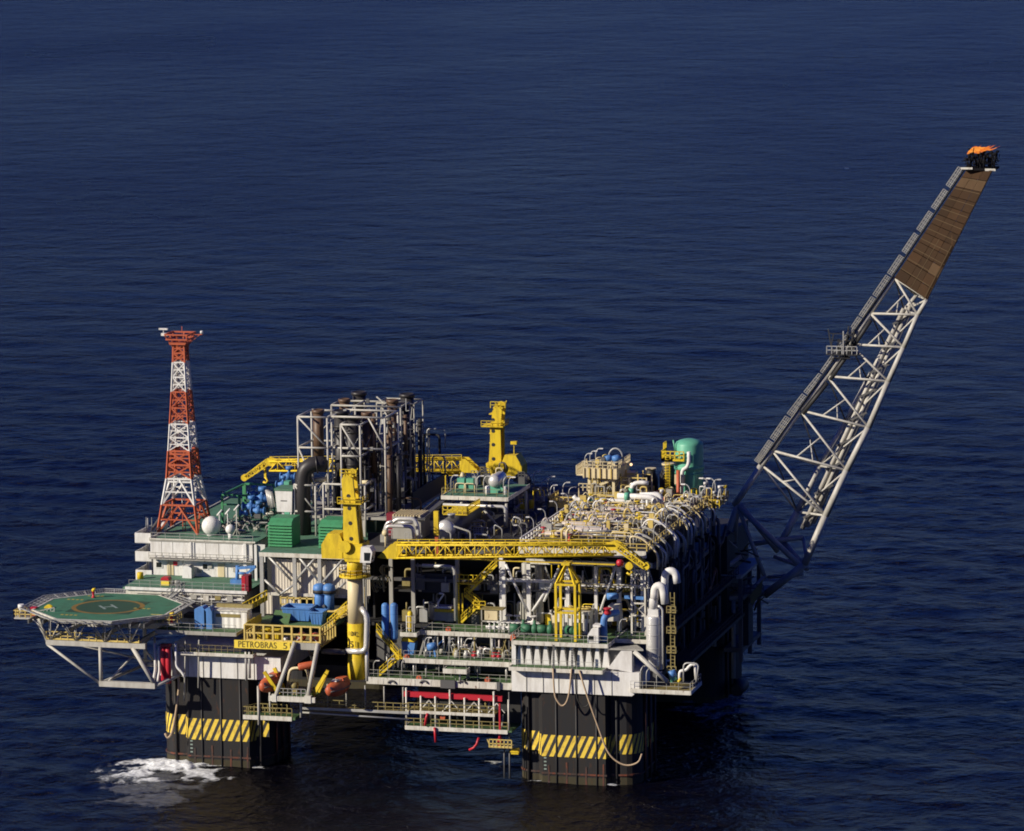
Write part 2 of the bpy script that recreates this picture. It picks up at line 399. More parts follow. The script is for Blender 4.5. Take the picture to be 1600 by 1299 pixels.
# ------------------------------------------------------------------ the four hull columns
def rrect(cx, cy, wx, wy, r, n=5):
    pts = []
    for sx, sy, a0 in ((1,-1,-90), (1,1,0), (-1,1,90), (-1,-1,180)):
        for i in range(n+1):
            a = R(a0+90*i/n); pts.append((cx+sx*(wx/2-r)+r*math.cos(a), cy+sy*(wy/2-r)+r*math.sin(a)))
    return pts
def ringband(mb, poly, z0, z1):
    n = len(poly)
    return mb.add([(x,y,z0) for x,y in poly]+[(x,y,z1) for x,y in poly], [(i,(i+1)%n,n+(i+1)%n,n+i) for i in range(n)])
def column(cx, y0, label, front=True):
    t = T('hull_column', label, 'column', (cx, y0+9, -8), 'hull columns standing in the sea')
    bx_, bw_ = (cx-1.6, 16.6) if (cx < 0 and front) else (cx-.2, 18.0); dp = 12.5 if front else 18
    body = MB().prism(rrect(bx_, y0+dp/2, bw_, dp, 2.6), -9, 13.4)
    P('shaft', body, M['hull'], t)
    if front:
        slab = MB().prism([(cx-6.3,y0+.4),(cx-5.2,y0-1.3),(cx+4.2,y0-1.3),(cx+4.9,y0+.4)], -9, 13.35)
        P('fender_slab', slab, M['hull'], t)
    hb = MB()
    if cx < 0 and front:  # stripes cut off on the right, in place of shade there
        for pl_, z0_, z1_ in ((rrect(bx_, y0+dp/2, bw_+.1, dp+.1, 2.65)[17:24]+[(cx-5.9,y0-.05)], 4.3, 7.3), ([(cx+4.7,y0-.06),(cx+6.9,y0-.06)], 4.5, 7.0)): ringband(hb, pl_, z0_, z1_); hb.f.pop(); hb.sm.pop()
    else: ringband(hb, rrect(bx_, y0+dp/2, bw_+.1, dp+.1, 2.65), 4.4, 7.3)
    if front: ringband(hb, [(cx-6.36,y0+.4),(cx-5.25,y0-1.36),(cx+4.25,y0-1.36),(cx+4.96,y0+.4)], 3.9, 7.1)
    gb = MB(); ringband(gb, rrect(bx_, y0+dp/2, bw_+.06, dp+.06, 2.62), -6, .95)
    if front: ringband(gb, [(cx-6.33,y0+.4),(cx-5.22,y0-1.33),(cx+4.22,y0-1.33),(cx+4.93,y0+.4)], -6, 1.0)
    P('marine_growth_band', gb, M['growth'], t)
    if front:
        P('hazard_band', hb, M['hazard'], t)
        for k, dx in enumerate((-3.1, -.1, 2.9)):
            P('riser_pipe', MB().tube((cx+dx, y0-1.36, -4), (cx+dx, y0-1.36, 13.3), .13, 8), M['dark'], t)
        for k, dx in enumerate((-4.3, -1.6, 1.3, 3.9)):
            P('rusty_guide', MB().box(cx+dx-.13, cx+dx+.13, y0-1.37, y0-1.29, -2, 2.6+.5*(k%2)), M['rustpipe'], t)
        P('waterline_strake', MB().prism(rrect(bx_, y0+dp/2, bw_+.4, dp+.4, 2.8), 1.2, 1.45).box(cx-5.4, cx+4.4, y0-1.42, y0-1.3, 1.3, 1.55), M['rustpipe'], t)
        for k in range(5): P('draft_mark', MB().box(cx-5.0, cx-4.62, y0-1.34, y0-1.29, 1.9+k*.55, 2.1+k*.55), M['marking'], t)
        for dx in (-7.6, 5.6): P('fender_pipe', MB().tube((cx+dx, y0-.1, -4), (cx+dx, y0-.1, 13.2), .22, 10), M['hull'], t)
    for yy in (y0+3.5, y0+6.5, y0+9.5): P('riser_pipe', MB().tube((bx_+bw_/2+.2, yy, -4), (bx_+bw_/2+.2, yy, 13.3), .22, 8), M['rustpipe'], t)
    # pale collar where the column meets the deck
    col = MB().box(cx-9.6, cx+8.3, y0-1.7, y0+19, 13.42, 16.9)
    col.prismy([(cx+8.3,13.42),(cx+9.4,14.4),(cx+9.4,16.9),(cx+8.3,16.9)], y0-1.69, y0+18.9)
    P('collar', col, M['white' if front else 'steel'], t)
    if front:
        st = MB()
        for dx in (-7.4, -4.9, -2.6, .1, 2.7, 5.3): st.box(cx+dx-.05, cx+dx+.05, y0-1.78, y0-1.7, 13.42, 16.9)
        P('collar_stiffener', st, M['steel'], t)
    return t
column(LC, 0, 'black hull column under the helideck with white foam at its foot')
column(RC, 0, 'black hull column nearest the camera under the hanging beige hoses')
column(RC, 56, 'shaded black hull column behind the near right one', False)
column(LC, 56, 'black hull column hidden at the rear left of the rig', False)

# ------------------------------------------------------------------ decks
def deck(name, label, x0, x1, y0, y1, ztop, th=.8, cat='deck', rail=('front',), floor='deck', fas='fascia', railm='steel', legs=(), step=1.7, hh=1.1, group='decks of the rig'):
    t = T(name, label, cat, ((x0+x1)/2, (y0+y1)/2, ztop-th), group)
    P('floor', MB().box(x0+.02, x1-.02, y0+.12, y1-.02, ztop-th+.06, ztop), M[floor], t)
    f = MB().box(x0, x1, y0-.02, y0+.11, ztop-th, ztop+.1).box(x0-.1, x0, y0, y1, ztop-th, ztop+.1).box(x1, x1+.1, y0, y1, ztop-th, ztop+.1)
    n = int((x1-x0)/2.6)
    for i in range(1, n+1): f.box(x0+i*(x1-x0)/(n+1)-.06, x0+i*(x1-x0)/(n+1)+.06, y0-.06, y0-.02, ztop-th+.1, ztop)
    P('fascia', f, M[fas], t)
    if rail:
        r = MB()
        if 'front' in rail: r.rail([(x0,y0+.12,ztop+.1),(x1,y0+.12,ztop+.1)], hh, step, .024)
        if 'right' in rail: r.rail([(x1-.05,y0+.12,ztop+.1),(x1-.05,y1,ztop+.1)], hh, step)
        if 'left' in rail: r.rail([(x0+.05,y0+.12,ztop+.1),(x0+.05,y1,ztop+.1)], hh, step)
        if 'back' in rail: r.rail([(x0,y1-.1,ztop+.1),(x1,y1-.1,ztop+.1)], hh, step)
        P('railing', r, M[railm], t)
    for (lx, ly, lz) in legs: P('leg', MB().tube((lx,ly,lz), (lx,ly,ztop-th), .16, 8), M['galv'], t)
    return t
# the big deck box under everything
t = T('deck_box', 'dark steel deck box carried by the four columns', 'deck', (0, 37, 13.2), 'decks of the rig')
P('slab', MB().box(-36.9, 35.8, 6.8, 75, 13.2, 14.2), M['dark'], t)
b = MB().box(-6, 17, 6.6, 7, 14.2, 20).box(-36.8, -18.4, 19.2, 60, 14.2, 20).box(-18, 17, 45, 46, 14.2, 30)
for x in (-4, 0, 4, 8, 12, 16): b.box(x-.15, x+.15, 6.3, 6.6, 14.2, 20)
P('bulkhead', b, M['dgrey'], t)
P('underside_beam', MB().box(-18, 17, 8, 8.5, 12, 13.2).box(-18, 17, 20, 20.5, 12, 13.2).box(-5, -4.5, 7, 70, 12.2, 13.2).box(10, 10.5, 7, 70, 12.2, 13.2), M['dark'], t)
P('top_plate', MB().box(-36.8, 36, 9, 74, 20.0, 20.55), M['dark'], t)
deck('lower_deck', 'green lower deck with thick white edge between the two front columns', -5.2, 16.6, -1, 6.6, 14.3, .9, floor='deck', legs=())
deck('valve_deck', 'narrow green valve deck above the thick white edged lower deck', .2, 17, -.2, 6.6, 17.2, .6, legs=((1.5,.6,14.3),(3.2,1.2,14.3),(9.5,1.2,14.3),(15.5,.6,14.3)))
deck('landing_deck', 'small green landing jutting from the valve deck', 6.8, 10.2, -2.2, -.35, 16.3, .6, legs=((9,-1.2,14.3),))
deck('manifold_deck', 'green deck with a long row of white valves in front of the zigzag stairs', 2, 17, 3, 10, 20.75, .55, legs=((3,3.6,17.2),(8,3.6,17.2),(13,3.6,17.2)))
deck('pump_deck', 'green deck carrying the tall yellow crane rest above the white buttresses', 17.1, 31.3, -2, 9.9, 20.85, .5, rail=('front','left'), legs=())
deck('side_deck', 'green deck patch beside the blue bent pipe', 31.5, 36.8, 2.2, 10, 20.85, .5, rail=('front','right'))
deck('ledge_deck', 'narrow green ledge with white edge under the buttresses of the near column', 17.0, 30.8, -3.4, -.8, 17.25, .45, step=1.2)
deck('corner_ledge', 'white edged ledge that carries the tall grey vessel', 34.7, 43.5, -2.2, 5, 14.55, .5, rail=('front','right'), floor='olive')
t = T('buttress_wall', 'row of white buttresses between two ledges above the near column', 'wall', (24, -.4, 17.25))
P('wall_panel', MB().box(17.2, 34.8, -.3, .1, 17.3, 20.3), M['dgrey'], t)
for i in range(11):
    x = 18.0+i*1.28
    P('buttress', MB().prismy([(x-.55,17.3),(x+.55,17.3),(x+.16,20.3),(x-.16,20.3)], -1.0-.05*(i%2), -.3), M['white'], t)
P('end_plate', MB().prismy([(31.2,17.3),(34.8,16.9),(34.8,20.3),(33.4,20.3)], -1.6, -.3), M['white'], t)
P('corner_post', MB().box(16.9, 17.5, -1.5, -.2, 17.3, 20.3), M['white'], t)
# shaded gusset plates below the right ledge
S('gusset_plate', MB().prism([(31.4,-1.8),(36.5,-1.6),(34.8,1.5)], 20.1, 20.35), M['steel'], 'triangular steel gusset at the right end of the pump deck', 'plate')
# ------------------------------------------------------------------ interior blocks that close the view through the rig
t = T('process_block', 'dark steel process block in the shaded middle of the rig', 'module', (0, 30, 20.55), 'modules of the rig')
P('back_wall', MB().box(-11, 16, 19.7, 20, 20.6, 32), M['dark'], t)  # near black, so the bay's deep shade is in its colour
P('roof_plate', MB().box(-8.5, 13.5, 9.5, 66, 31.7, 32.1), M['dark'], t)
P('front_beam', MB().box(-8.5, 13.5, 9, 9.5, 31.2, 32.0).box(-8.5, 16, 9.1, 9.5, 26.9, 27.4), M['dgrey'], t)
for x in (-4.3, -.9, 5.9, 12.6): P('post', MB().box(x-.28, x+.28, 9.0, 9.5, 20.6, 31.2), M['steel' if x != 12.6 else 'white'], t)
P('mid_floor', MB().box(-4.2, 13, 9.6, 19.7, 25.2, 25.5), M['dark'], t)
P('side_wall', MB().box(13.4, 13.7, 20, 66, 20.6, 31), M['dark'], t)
# ------------------------------------------------------------------ helideck
HZ = 22.9
hc = at(169, 948.5, Z=HZ); HR = 11.3
def octa(r): return [(hc.x+r*math.cos(R(22.5+45*i)), hc.y+r*math.sin(R(22.5+45*i))) for i in range(8)]
t = T('helideck', 'octagonal green helideck with a yellow ring and white H on a truss', 'helideck', (hc.x, hc.y, HZ-.5))
P('landing_plate', MB().prism(octa(HR), HZ-.35, HZ), M['helideck'], t)
ed = MB(); o1, o2 = octa(HR+.02), octa(HR-.32)
for i in range(8):
    j = (i+1) % 8; ed.add([(*o1[i],HZ+.006),(*o1[j],HZ+.006),(*o2[j],HZ+.006),(*o2[i],HZ+.006)], [(0,1,2,3)])
P('edge_line', ed, M['marking'], t)
q = 5.0; P('dark_square', MB().box(hc.x-q, hc.x+q, hc.y-q, hc.y+q, HZ-.1, HZ+.006), M['helidark'], t)
def ringm(r0, r1, z, n=56):
    m_ = MB(); v = []
    for i in range(n):
        a = 2*math.pi*i/n; v += [(hc.x+r0*math.cos(a),hc.y+r0*math.sin(a),z),(hc.x+r1*math.cos(a),hc.y+r1*math.sin(a),z)]
    return m_.add(v, [(2*i,2*i+1,(2*i+3)%(2*n),(2*i+2)%(2*n)) for i in range(n)])
P('ring', ringm(4.75, 5.45, HZ+.012), M['omark'], t)
hm = MB(); z = HZ+.014
for a, b_, c, d in ((-1.1,-.7,-1.5,1.5),(.7,1.1,-1.5,1.5),(-.7,.7,-.22,.22)): hm.add([(hc.x+u*.8-v*.6,hc.y+u*.6+v*.8,z) for u, v in ((a,c),(b_,c),(b_,d),(a,d))], [(0,1,2,3)])
o_ = P('letter_h', hm, M['marking'], t)
ym = MB()
for (px_, py_) in ((118,937),(222,951),(108,961),(150,931.5)):
    c = at(px_, py_, Z=HZ); 
    for k in range(4): P('yellow_mark', MB().box(c.x-1.3+k*.7, c.x-1.3+k*.7+.45, c.y-.3, c.y+.3, HZ-.02, HZ+.012), M['ymark'], t)
# edge beam and safety net
o1, o3 = octa(HR+.12), octa(HR-.1); eb = MB()
for i in range(8):
    j = (i+1) % 8; eb.bar((*o3[i],HZ-.25), (*o3[j],HZ-.25), .3, .6)
P('edge_beam', eb, M['fascia'], t)
on = octa(HR+1.75)
for i in range(8):
    j = (i+1) % 8; m_ = MB(); A_, B_, C_, D_ = (Vector((*o1[i],HZ-.15)), Vector((*o1[j],HZ-.15)), Vector((*on[i],HZ+.32)), Vector((*on[j],HZ+.32)))
    for k in range(7):
        m_.bar(A_.lerp(B_,k/6), C_.lerp(D_,k/6), .1)
    for k in (.33, .66, 1): m_.bar(A_.lerp(C_,k), B_.lerp(D_,k), .07 if k < 1 else .12)
    for k in range(26): m_.bar(A_.lerp(B_,k/25), C_.lerp(D_,k/25), .035)
    P('net_frame', m_, M['galv'], t)
# support truss
bx0, bx1 = hc.x-7.0, hc.x+6.4; by0, by1 = hc.y-7.4, hc.y+7; bz = 18.75
tr = MB()
for y in (by0, by1):
    tr.bar((bx0,y,bz), (bx1+2,y,bz), .5, .75)
for x in (bx0, (bx0+bx1)/2, bx1): tr.bar((x,by0,bz), (x,by1+5,bz), .4, .6)
P('truss_beam', tr, M['boom'], t)
wb = MB()
for y in (by0, by1):
    for x in (bx0+.6, bx0+4.6, (bx0+bx1)/2+2.4, bx1-.4):
        for dx, dy in ((-2.2,-1.4),(2.2,-1.4),(-1,-2.4),(1,-2.4),(-1.2,2.2),(1.2,2.2)): P('strut', MB().tube((x,y,bz+.3), (x+dx,y+dy,HZ-.5), .08, 6), M['boom'], t)
P('end_strut', MB().tube((bx0,by0,bz+.2), (hc.x-9.6,hc.y-4.5,HZ-.5), .2, 8), M['boom'], t); P('end_strut', MB().tube((bx0,by0,bz+.4), (hc.x-9,hc.y-7,HZ-.6), .15, 8), M['boom'], t)
jb = MB()
for i in range(9): jb.bar((hc.x-9+i*2.25, hc.y-9.6, HZ-.7), (hc.x-9+i*2.25, hc.y+9.6, HZ-.7), .22, .6)
P('joist', jb, M['dgrey'], t)
cw = MB().box(bx0, bx1+1, by0, by0+1.1, bz+.4, bz+.48).rail([(bx0,by0-.1,bz+.45),(bx1+1,by0-.1,bz+.45)], 1.2, 1.1, .06, kick=.25)
P('catwalk', cw, M['railyel'], t)
lz = 12.9; lx0 = aX(156, 1067, by0); lx1 = aX(243, 1070, by0)
lg = MB()
lg.bar((lx0,by0,lz), (lx1,by0,lz), .75, .8)
P('bottom_chord', lg, M['boom'], t)
for nm, a, b_, r in (('diagonal_leg',(bx0,by0,bz-.3),(lx0,by0,lz),.2),('vertical_leg',(lx0+.2,by0,bz-.3),(lx0+.2,by0,lz),.27),('raking_leg',(bx1,by0,bz-.3),(lx1,by0,lz),.34),
                     ('back_chord',(lx0+2,by1,lz),(lx1+4,by1,lz),.35),('side_chord',(lx1,by0,lz),(lx1+3.5,0,14.2),.3),('side_chord',(lx0,by0,lz),(lx0+2,by1,lz),.25),
                     ('diagonal_leg',(lx0+1,by0,lz),(lx0+5.4,by0+7,bz-.3),.15),('diagonal_leg',(lx0+6.2,by0+7,lz+2),(bx0+5.5,by0,bz-.3),.15),('vertical_leg',(lx0+6.2,by0+7,lz+2),(lx0+6.2,by0+7,bz),.15),('diagonal_leg',(lx0+6.2,by0+7,lz+2),(bx1,by0+3,bz-.3),.15),
                     ('side_chord',(lx0+5.4,by0+6.8,lz+1.8),(lx1-.6,by0+6.8,lz+1.8),.38),('vertical_leg',(lx0+2,by1,lz),(lx0+2,by1,HZ-.7),.3),('vertical_leg',(lx1+3,by1,lz),(lx1+3,by1,HZ-.7),.3),('diagonal_leg',(lx1+3,by1,lz+1),(-36.8,14,14.5),.35),('side_chord',(lx1+3,by1,19),(-36.8,20,20),.35)):
    P(nm, MB().tube(a, b_, r, 10), M['boom'], t)
# monitors, stairs at the helideck
def monitor(x, y, z, label, s=1.0):
    k = T('fire_monitor', label, 'monitor', (x, y, z), 'fire monitors round the helideck')
    P('pedestal', MB().lathe([(.28*s,0),(.28*s,.1*s),(.16*s,.15*s),(.16*s,.75*s),(.24*s,.8*s)], (x,y,z), n=10), M['red'], k)
    P('nozzle', MB().sphere((x,y,z+1.0*s), .24*s, 10).tube((x,y,z+1.0*s), (x+.35*s,y-.3*s,z+1.3*s), .12*s, 8), M['yellow'], k)
c = at(146, 934, Z=HZ); monitor(c.x, c.y, HZ, 'red and yellow fire monitor standing on the rear edge of the helideck', 1.15)
c = at(262, 963, Z=22.5)
t = T('monitor_platform', 'small yellow railed platform with a red monitor at the right of the helideck', 'platform', (c.x, c.y, 21.4))
P('floor', MB().box(c.x-2.2, c.x+1.6, c.y-1.2, c.y+1.6, 21.4, 21.6), M['boom'], t)
P('railing', MB().rail([(c.x-2.2,c.y-1.2,21.6),(c.x+1.6,c.y-1.2,21.6),(c.x+1.6,c.y+1.6,21.6)], 1.3, .9, .05), M['railyel'], t)
P('bracket', MB().bar((c.x-1.5,c.y+1.5,21.4),(c.x-3.4,c.y+2.4,22.8),.2).bar((c.x+1.2,c.y+1.6,21.4),(c.x+.4,c.y+4,23),.2), M['steel'], t)
monitor(c.x+.8, c.y-.6, 21.6, 'red fire monitor on the small platform right of the helideck', 1.3)
t = T('end_platform', 'low yellow railed platform with a white drum at the left tip of the helideck', 'platform', (hc.x-13, hc.y-3, HZ-1.1))
ex = aX(22, 970, hc.y-5); 
P('floor', MB().box(ex, ex+3.6, hc.y-5, hc.y-2, HZ-1.35, HZ-1.1).bar((ex+3,hc.y-4.6,HZ-1.3),(hc.x-8,hc.y-5.5,HZ-.9),.35).bar((ex+3,hc.y-2.4,HZ-1.3),(hc.x-9,hc.y-2.4,HZ-.9),.3), M['boom'], t)
P('railing', MB().rail([(ex+3.6,hc.y-5,HZ-1.1),(ex,hc.y-5,HZ-1.1),(ex,hc.y-2,HZ-1.1),(ex+3.6,hc.y-2,HZ-1.1)], 1.0, .8, .06), M['railyel'], t)
P('handrail_ramp', MB().rail([(ex+3.6,hc.y-5,HZ-1.1),(ex+6.4,hc.y-5,HZ-.4)], 1.0, .6, .06), M['galv'], t)
t2 = T('foam_drum', 'white foam drum on the left tip platform of the helideck', 'drum', (ex+.8, hc.y-4, HZ-1.1))
P('drum_body', MB().lathe([(.34,0),(.34,1.1),(.5,1.25),(.5,1.75),(.44,1.8)], (ex+.8,hc.y-4,HZ-1.1), n=12), M['white'], t2)
S('hose_box', MB().box(ex+2.1, ex+2.9, hc.y-3.6, hc.y-2.8, HZ-1.1, HZ+.1).box(ex+2.05, ex+2.95, hc.y-3.65, hc.y-2.75, HZ+.1, HZ+.2), M['red'], 'red hose box beside the white foam drum', 'box')
S('hose_reel', MB().lathe([(.7,-.3),(.7,-.22),(.4,-.2),(.4,.2),(.7,.22),(.7,.3)], (ex+4.6,hc.y-2.6,HZ-.2), (0,1,0), 14), M['yellow'], 'yellow hose reel near the left tip of the helideck', 'reel')
# stairs from helideck to the accommodation
S('access_ramp', MB().stair((hc.x+6.5, hc.y+8.8, HZ-.1), (hc.x+7.8, hc.y+11.2, 24.0), 1.4, (-.7,.7,0)), M['galv'], 'grey ramp with handrails linking the helideck to the green walkway', 'ramp')

# ------------------------------------------------------------------ accommodation block
BACK = Vector((-3.11, 9.0, -1.74)); SHIFT = BACK      # the block stands this much further back than the planes its pixels were read on
AX0, AX1 = -43.0, -26.6
t = T('accommodation_block', 'white accommodation block with a green roof under the radio tower', 'building', ((AX0+AX1)/2, 24, 25.7), 'modules of the rig')
P('upper_wall', MB().box(AX0, AX1, 12, 50, 28.5, 31.15), M['white'], t)
P('lower_wall', MB().box(AX0+.2, AX1-.2, 12.6, 49.5, 25.7, 28.5), M['white'], t)
P('floor_line', MB().box(AX0-.1, AX1+.1, 11.85, 12, 28.35, 28.6).box(AX0-.1, AX1+.1, 11.9, 12, 31.05, 31.25), M['steel'], t)
P('wall_joint', MB().box(-36.6, -36.35, 11.8, 12, 28.6, 31.1).box(-36.05, -35.9, 11.86, 12, 28.6, 31.1).box(AX1-1.4, AX1-.9, 11.7, 12, 25.7, 31.2), M['white'], t)
P('roof', MB().box(AX0, AX1+.4, 12.05, 50, 31.16, 31.3), M['roofgreen'], t)
P('roof_edge', MB().box(AX0-.15, AX1+.5, 11.8, 12.04, 31.28, 31.5).box(AX0-.2, AX0, 12, 50, 31.2, 31.5), M['fascia'], t)
P('railing', MB().rail([(AX0,12.3,31.3),(AX1,12.3,31.3)], 1.0, 2.4, .03), M['galv'], t)
P('balcony_rail', MB().rail([(AX0,11.2,28.5),(AX1,11.2,28.5)], .9, 1.1, .035).box(AX0, AX1, 11.15, 12, 28.35, 28.42), M['steel'], t)
for k, (px_, w_, h_) in enumerate(((248,.85,.75),(321,.75,.75))):
    wx = aX(px_, 891, 12.6)
    f = P('window', MB().box(wx-w_/2-.14, wx+w_/2+.14, 12.5, 12.6, 26.75, 26.75+h_+.28), M['white'], t)
    P('pane', MB().box(wx-w_/2, wx+w_/2, 12.47, 12.5, 26.9, 26.9+h_), M['glass'], f)
for px_ in (266, 346): 
    wx = aX(px_, 893, 12.6); P('door', MB().box(wx-.5, wx+.5, 12.5, 12.6, 25.75, 27.8), M['cream'], t)
for x in (-37.9, -31.2, -40.2): P('wall_pipe', MB().tube((x,12.3,25.8),(x,12.3,28.4),.06,6), M['steel'], t)
for x in (-41.9, -38.6, -34.4, -30.2, -28.4): P('wall_lamp', MB().box(x-.12,x+.12,12.2,12.6,28.0,28.2), M['dgrey'], t)
for x, z in ((-39.2,27.3),(-33.6,27.1),(-29.6,26.6),(-35.4,26.3)): P('wall_box', MB().box(x-.3,x+.3,12.35,12.6,z,z+.6), M['steel' if x > -36 else 'red'], t)
for x in (-41.2,-39.4,-34.1,-32.0,-29.8): P('wall_seam', MB().box(x-.03,x+.03,11.97,12.0,28.7,31.0), M['steel'], t)
# lower storey
t = T('lower_storey', 'pale lower storey with a green walkway roof behind the helideck', 'building', ((AX0+AX1)/2, 8, 20), 'modules of the rig')
P('walkway', MB().box(AX0-1, AX1+2.2, 2, 12.5, 25.4, 25.7), M['roofgreen'], t)
P('wall', MB().box(AX0-.6, AX1+1.8, 2.3, 14, 20.6, 25.39), M['fascia'], t)
P('wall_ledge', MB().box(AX0-.6, AX1+1.9, 1.9, 2.3, 24.3, 24.5).box(AX0-.6, AX1+2.3, 1.95, 2.05, 25.35, 25.8), M['white'], t)
P('railing', MB().rail([(AX0,2.1,25.75),(AX1+2,2.1,25.75)], 1.1, 1.6, .022), M['galv'], t)
for k, (z_, r_, mt_) in enumerate(((24.9,.09,'steel'),(23.9,.13,'galv'),(23.5,.08,'dgrey'),(23.0,.16,'steel'))): P('wall_pipe', MB().tube((AX0+1,2.05,z_),(AX1+1.5,2.05,z_),r_,7), M[mt_], t)
for k in range(9): P('pipe_bracket', MB().box(AX0+5+k*1.6,AX0+5.2+k*1.6,1.95,2.3,22.7,25.0), M['steel'], t)
for k in range(5): P('wall_box', MB().box(AX0+8+k*1.9,AX0+8.9+k*1.9,1.8,2.3,24.1+.2*(k%2),24.9), M[['cream','steel','fascia','olive','steel'][k]], t)
SHIFT = Vector((0,0,0))
# white clad cabin
x0, x1 = aX(328, 955, 0), aX(386, 955, 0)
t = T('clad_cabin', 'white corrugated cabin below the green walkway', 'cabin', ((x0+x1)/2, 0, 20.6), 'modules of the rig')
P('wall', MB().box(x0, x1, -.2, 2.2, 20.7, 23.2), M['wclad'], t)
P('roof', MB().box(x0-.15, x1+.15, -.35, 2.2, 23.2, 23.4), M['fascia'], t)
P('vent', MB().box(x0+1, x1-1, -.27, -.2, 22.3, 22.8), M['olive'], t)
P('cable_tray', MB().box(x0+.5, x1+.3, 1.6, 2.28, 23.4, 23.9), M['olive'], t)
deck('service_deck', 'shaded service deck between the white cabin and the helideck', -36.8, -24.4, -3.6, 2.2, 20.6, .45, rail=('front',), floor='deck', fas='steel', railm='galv')
deck('collar_walkway', 'narrow walkway with yellow rail above the white collar of the left column', -33.5, -22, -3.3, -1.6, 17.4, .4, step=1.0, railm='olive')
SHIFT = BACK
# left stair tower with three balconies
t = T('stair_tower', 'open white stair tower with three box balconies on the left end of the block', 'stair tower', (-44.3, 14, 25.5))
for z_ in (25.6, 28.5, 31.35):
    P('balcony', MB().box(-45.7, -43.1, 12.6, 12.7, z_-.75, z_+.75).box(-45.7, -45.6, 12.7, 18, z_-.75, z_+.75).box(-45.7, -43.1, 12.7, 18, z_-.85, z_-.75), M['white'], t)
for z_ in (25.7, 28.6, 31.3): P('flight', MB().stair((-45.2,17.5,z_-.7),(-45.2+1.5,13.6,z_+2),.9,(1,0,0)), M['galv'], t)
P('post', MB().tube((-45.4,17.8,24),(-45.4,17.8,33.5),.09,6).tube((-43.4,17.8,24),(-43.4,17.8,33.5),.09,6), M['galv'], t)
SHIFT = Vector((0,0,0))
# ------------------------------------------------------------------ radio tower
t = T('radio_tower', 'red and white lattice radio tower on the accommodation roof', 'tower', (-43.6, 29.3, 29.5))
tb = [at(x, y, Y=26) for x, y in ((275.5,836),(277,791),(279,751),(278,708),(277.5,666),(277,616),(276.8,570),(276.6,541))]
zs = [29.5]+[p.z for p in tb[1:]]
hw = [3.3, 2.66, 2.01, 1.73, 1.47, 1.17, .945, .86]
cx_, cy_ = -43.4, 29.3
mats = ['torange','white','torange','white','torange','white','torange']
for s_ in range(7):
    m_ = MB(); z0, z1 = zs[s_], zs[s_+1]; a0, a1 = hw[s_], hw[s_+1]
    C0 = [Vector((cx_+i*a0, cy_+j*a0, z0)) for i, j in ((-1,-1),(1,-1),(1,1),(-1,1))]
    C1 = [Vector((cx_+i*a1, cy_+j*a1, z1)) for i, j in ((-1,-1),(1,-1),(1,1),(-1,1))]
    r = .17 if s_ < 3 else .13; nb = 1 if s_ < 2 else 2
    for c in range(4):
        d = (c+1) % 4; m_.bar(C0[c], C1[c], r*2)
        for i in range(nb):
            p0, p1 = C0[c].lerp(C1[c], i/nb), C0[c].lerp(C1[c], (i+1)/nb); q0, q1 = C0[d].lerp(C1[d], i/nb), C0[d].lerp(C1[d], (i+1)/nb)
            if s_ < 2:
                mid = p1.lerp(q1, .5); m_.bar(p0, mid, r*1.5).bar(q0, mid, r*1.5); m_.bar(p0.lerp(p1,.5), p0.lerp(mid,.5), r*1.2).bar(q0.lerp(q1,.5), q0.lerp(mid,.5), r*1.2)
                m_.bar(p0.lerp(p1,.5), q0.lerp(q1,.5), r*1.0)
            else: m_.bar(p0, q1, r*1.3).bar(q0, p1, r*1.3).bar(p0.lerp(p1,.5), q0.lerp(q1,.5), r*1.1)
            m_.bar(p1, q1, r*1.6)
        if s_ in (1, 2): m_.bar(C1[c]-Vector((0,0,.45)), C1[d]-Vector((0,0,.45)), r*1.4)
    # ladder up the middle
    m_.bar((cx_-.2,cy_-.3,z0), (cx_-.2,cy_-.3,z1), .1).bar((cx_+.25,cy_-.3,z0), (cx_+.25,cy_-.3,z1), .1)
    k = int((z1-z0)/.45)
    for i in range(k): m_.bar((cx_-.2,cy_-.3,z0+i*.45), (cx_+.25,cy_-.3,z0+i*.45), .06)
    P('lattice_section', m_, M[mats[s_]], t)
zt = zs[-1]; m_ = MB()
for (h0, a) in ((0,1.25),(.75,1.7),(1.5,1.85)):
    for (i, j, k, l) in ((-1,-1,1,-1),(1,-1,1,1),(1,1,-1,1),(-1,1,-1,-1)): m_.bar((cx_+i*a,cy_+j*a,zt+h0), (cx_+k*a,cy_+l*a,zt+h0), .22)
for i, j in ((-1,-1),(1,-1),(1,1),(-1,1),(0,-1),(0,1),(1,0),(-1,0)): m_.bar((cx_+i*.9,cy_+j*.9,zt-.5), (cx_+i*1.85,cy_+j*1.85,zt+1.5), .16)
m_.box(cx_-1.4, cx_+1.4, cy_-1.4, cy_+1.4, zt+.1, zt+.25)
P('crown_platform', m_, M['torange'], t)
m_ = MB().bar((cx_+1.7,cy_,zt+1.3),(cx_+3.6,cy_,zt+1.45),.12).bar((cx_+1.8,cy_,zt+.3),(cx_+3.2,cy_,zt+1.4),.08).bar((cx_-1.8,cy_,zt+.6),(cx_-2.9,cy_,zt+1.2),.12).bar((cx_+.3,cy_,zt+1.5),(cx_+.3,cy_,zt+2.6),.08)
P('antenna_arm', m_, M['torange'], t)
P('antenna', MB().box(cx_-3.0,cx_-2.0,cy_-.3,cy_+.3,zt+1.1,zt+1.5).box(cx_-3.4,cx_-2.0,cy_-.15,cy_+.15,zt+2.0,zt+2.25).bar((cx_-2.7,cy_,zt+1.4),(cx_-2.7,cy_,zt+2.0),.08).sphere((cx_+3.5,cy_,zt+1.75),.28,8), M['white'], t)
SHIFT = BACK
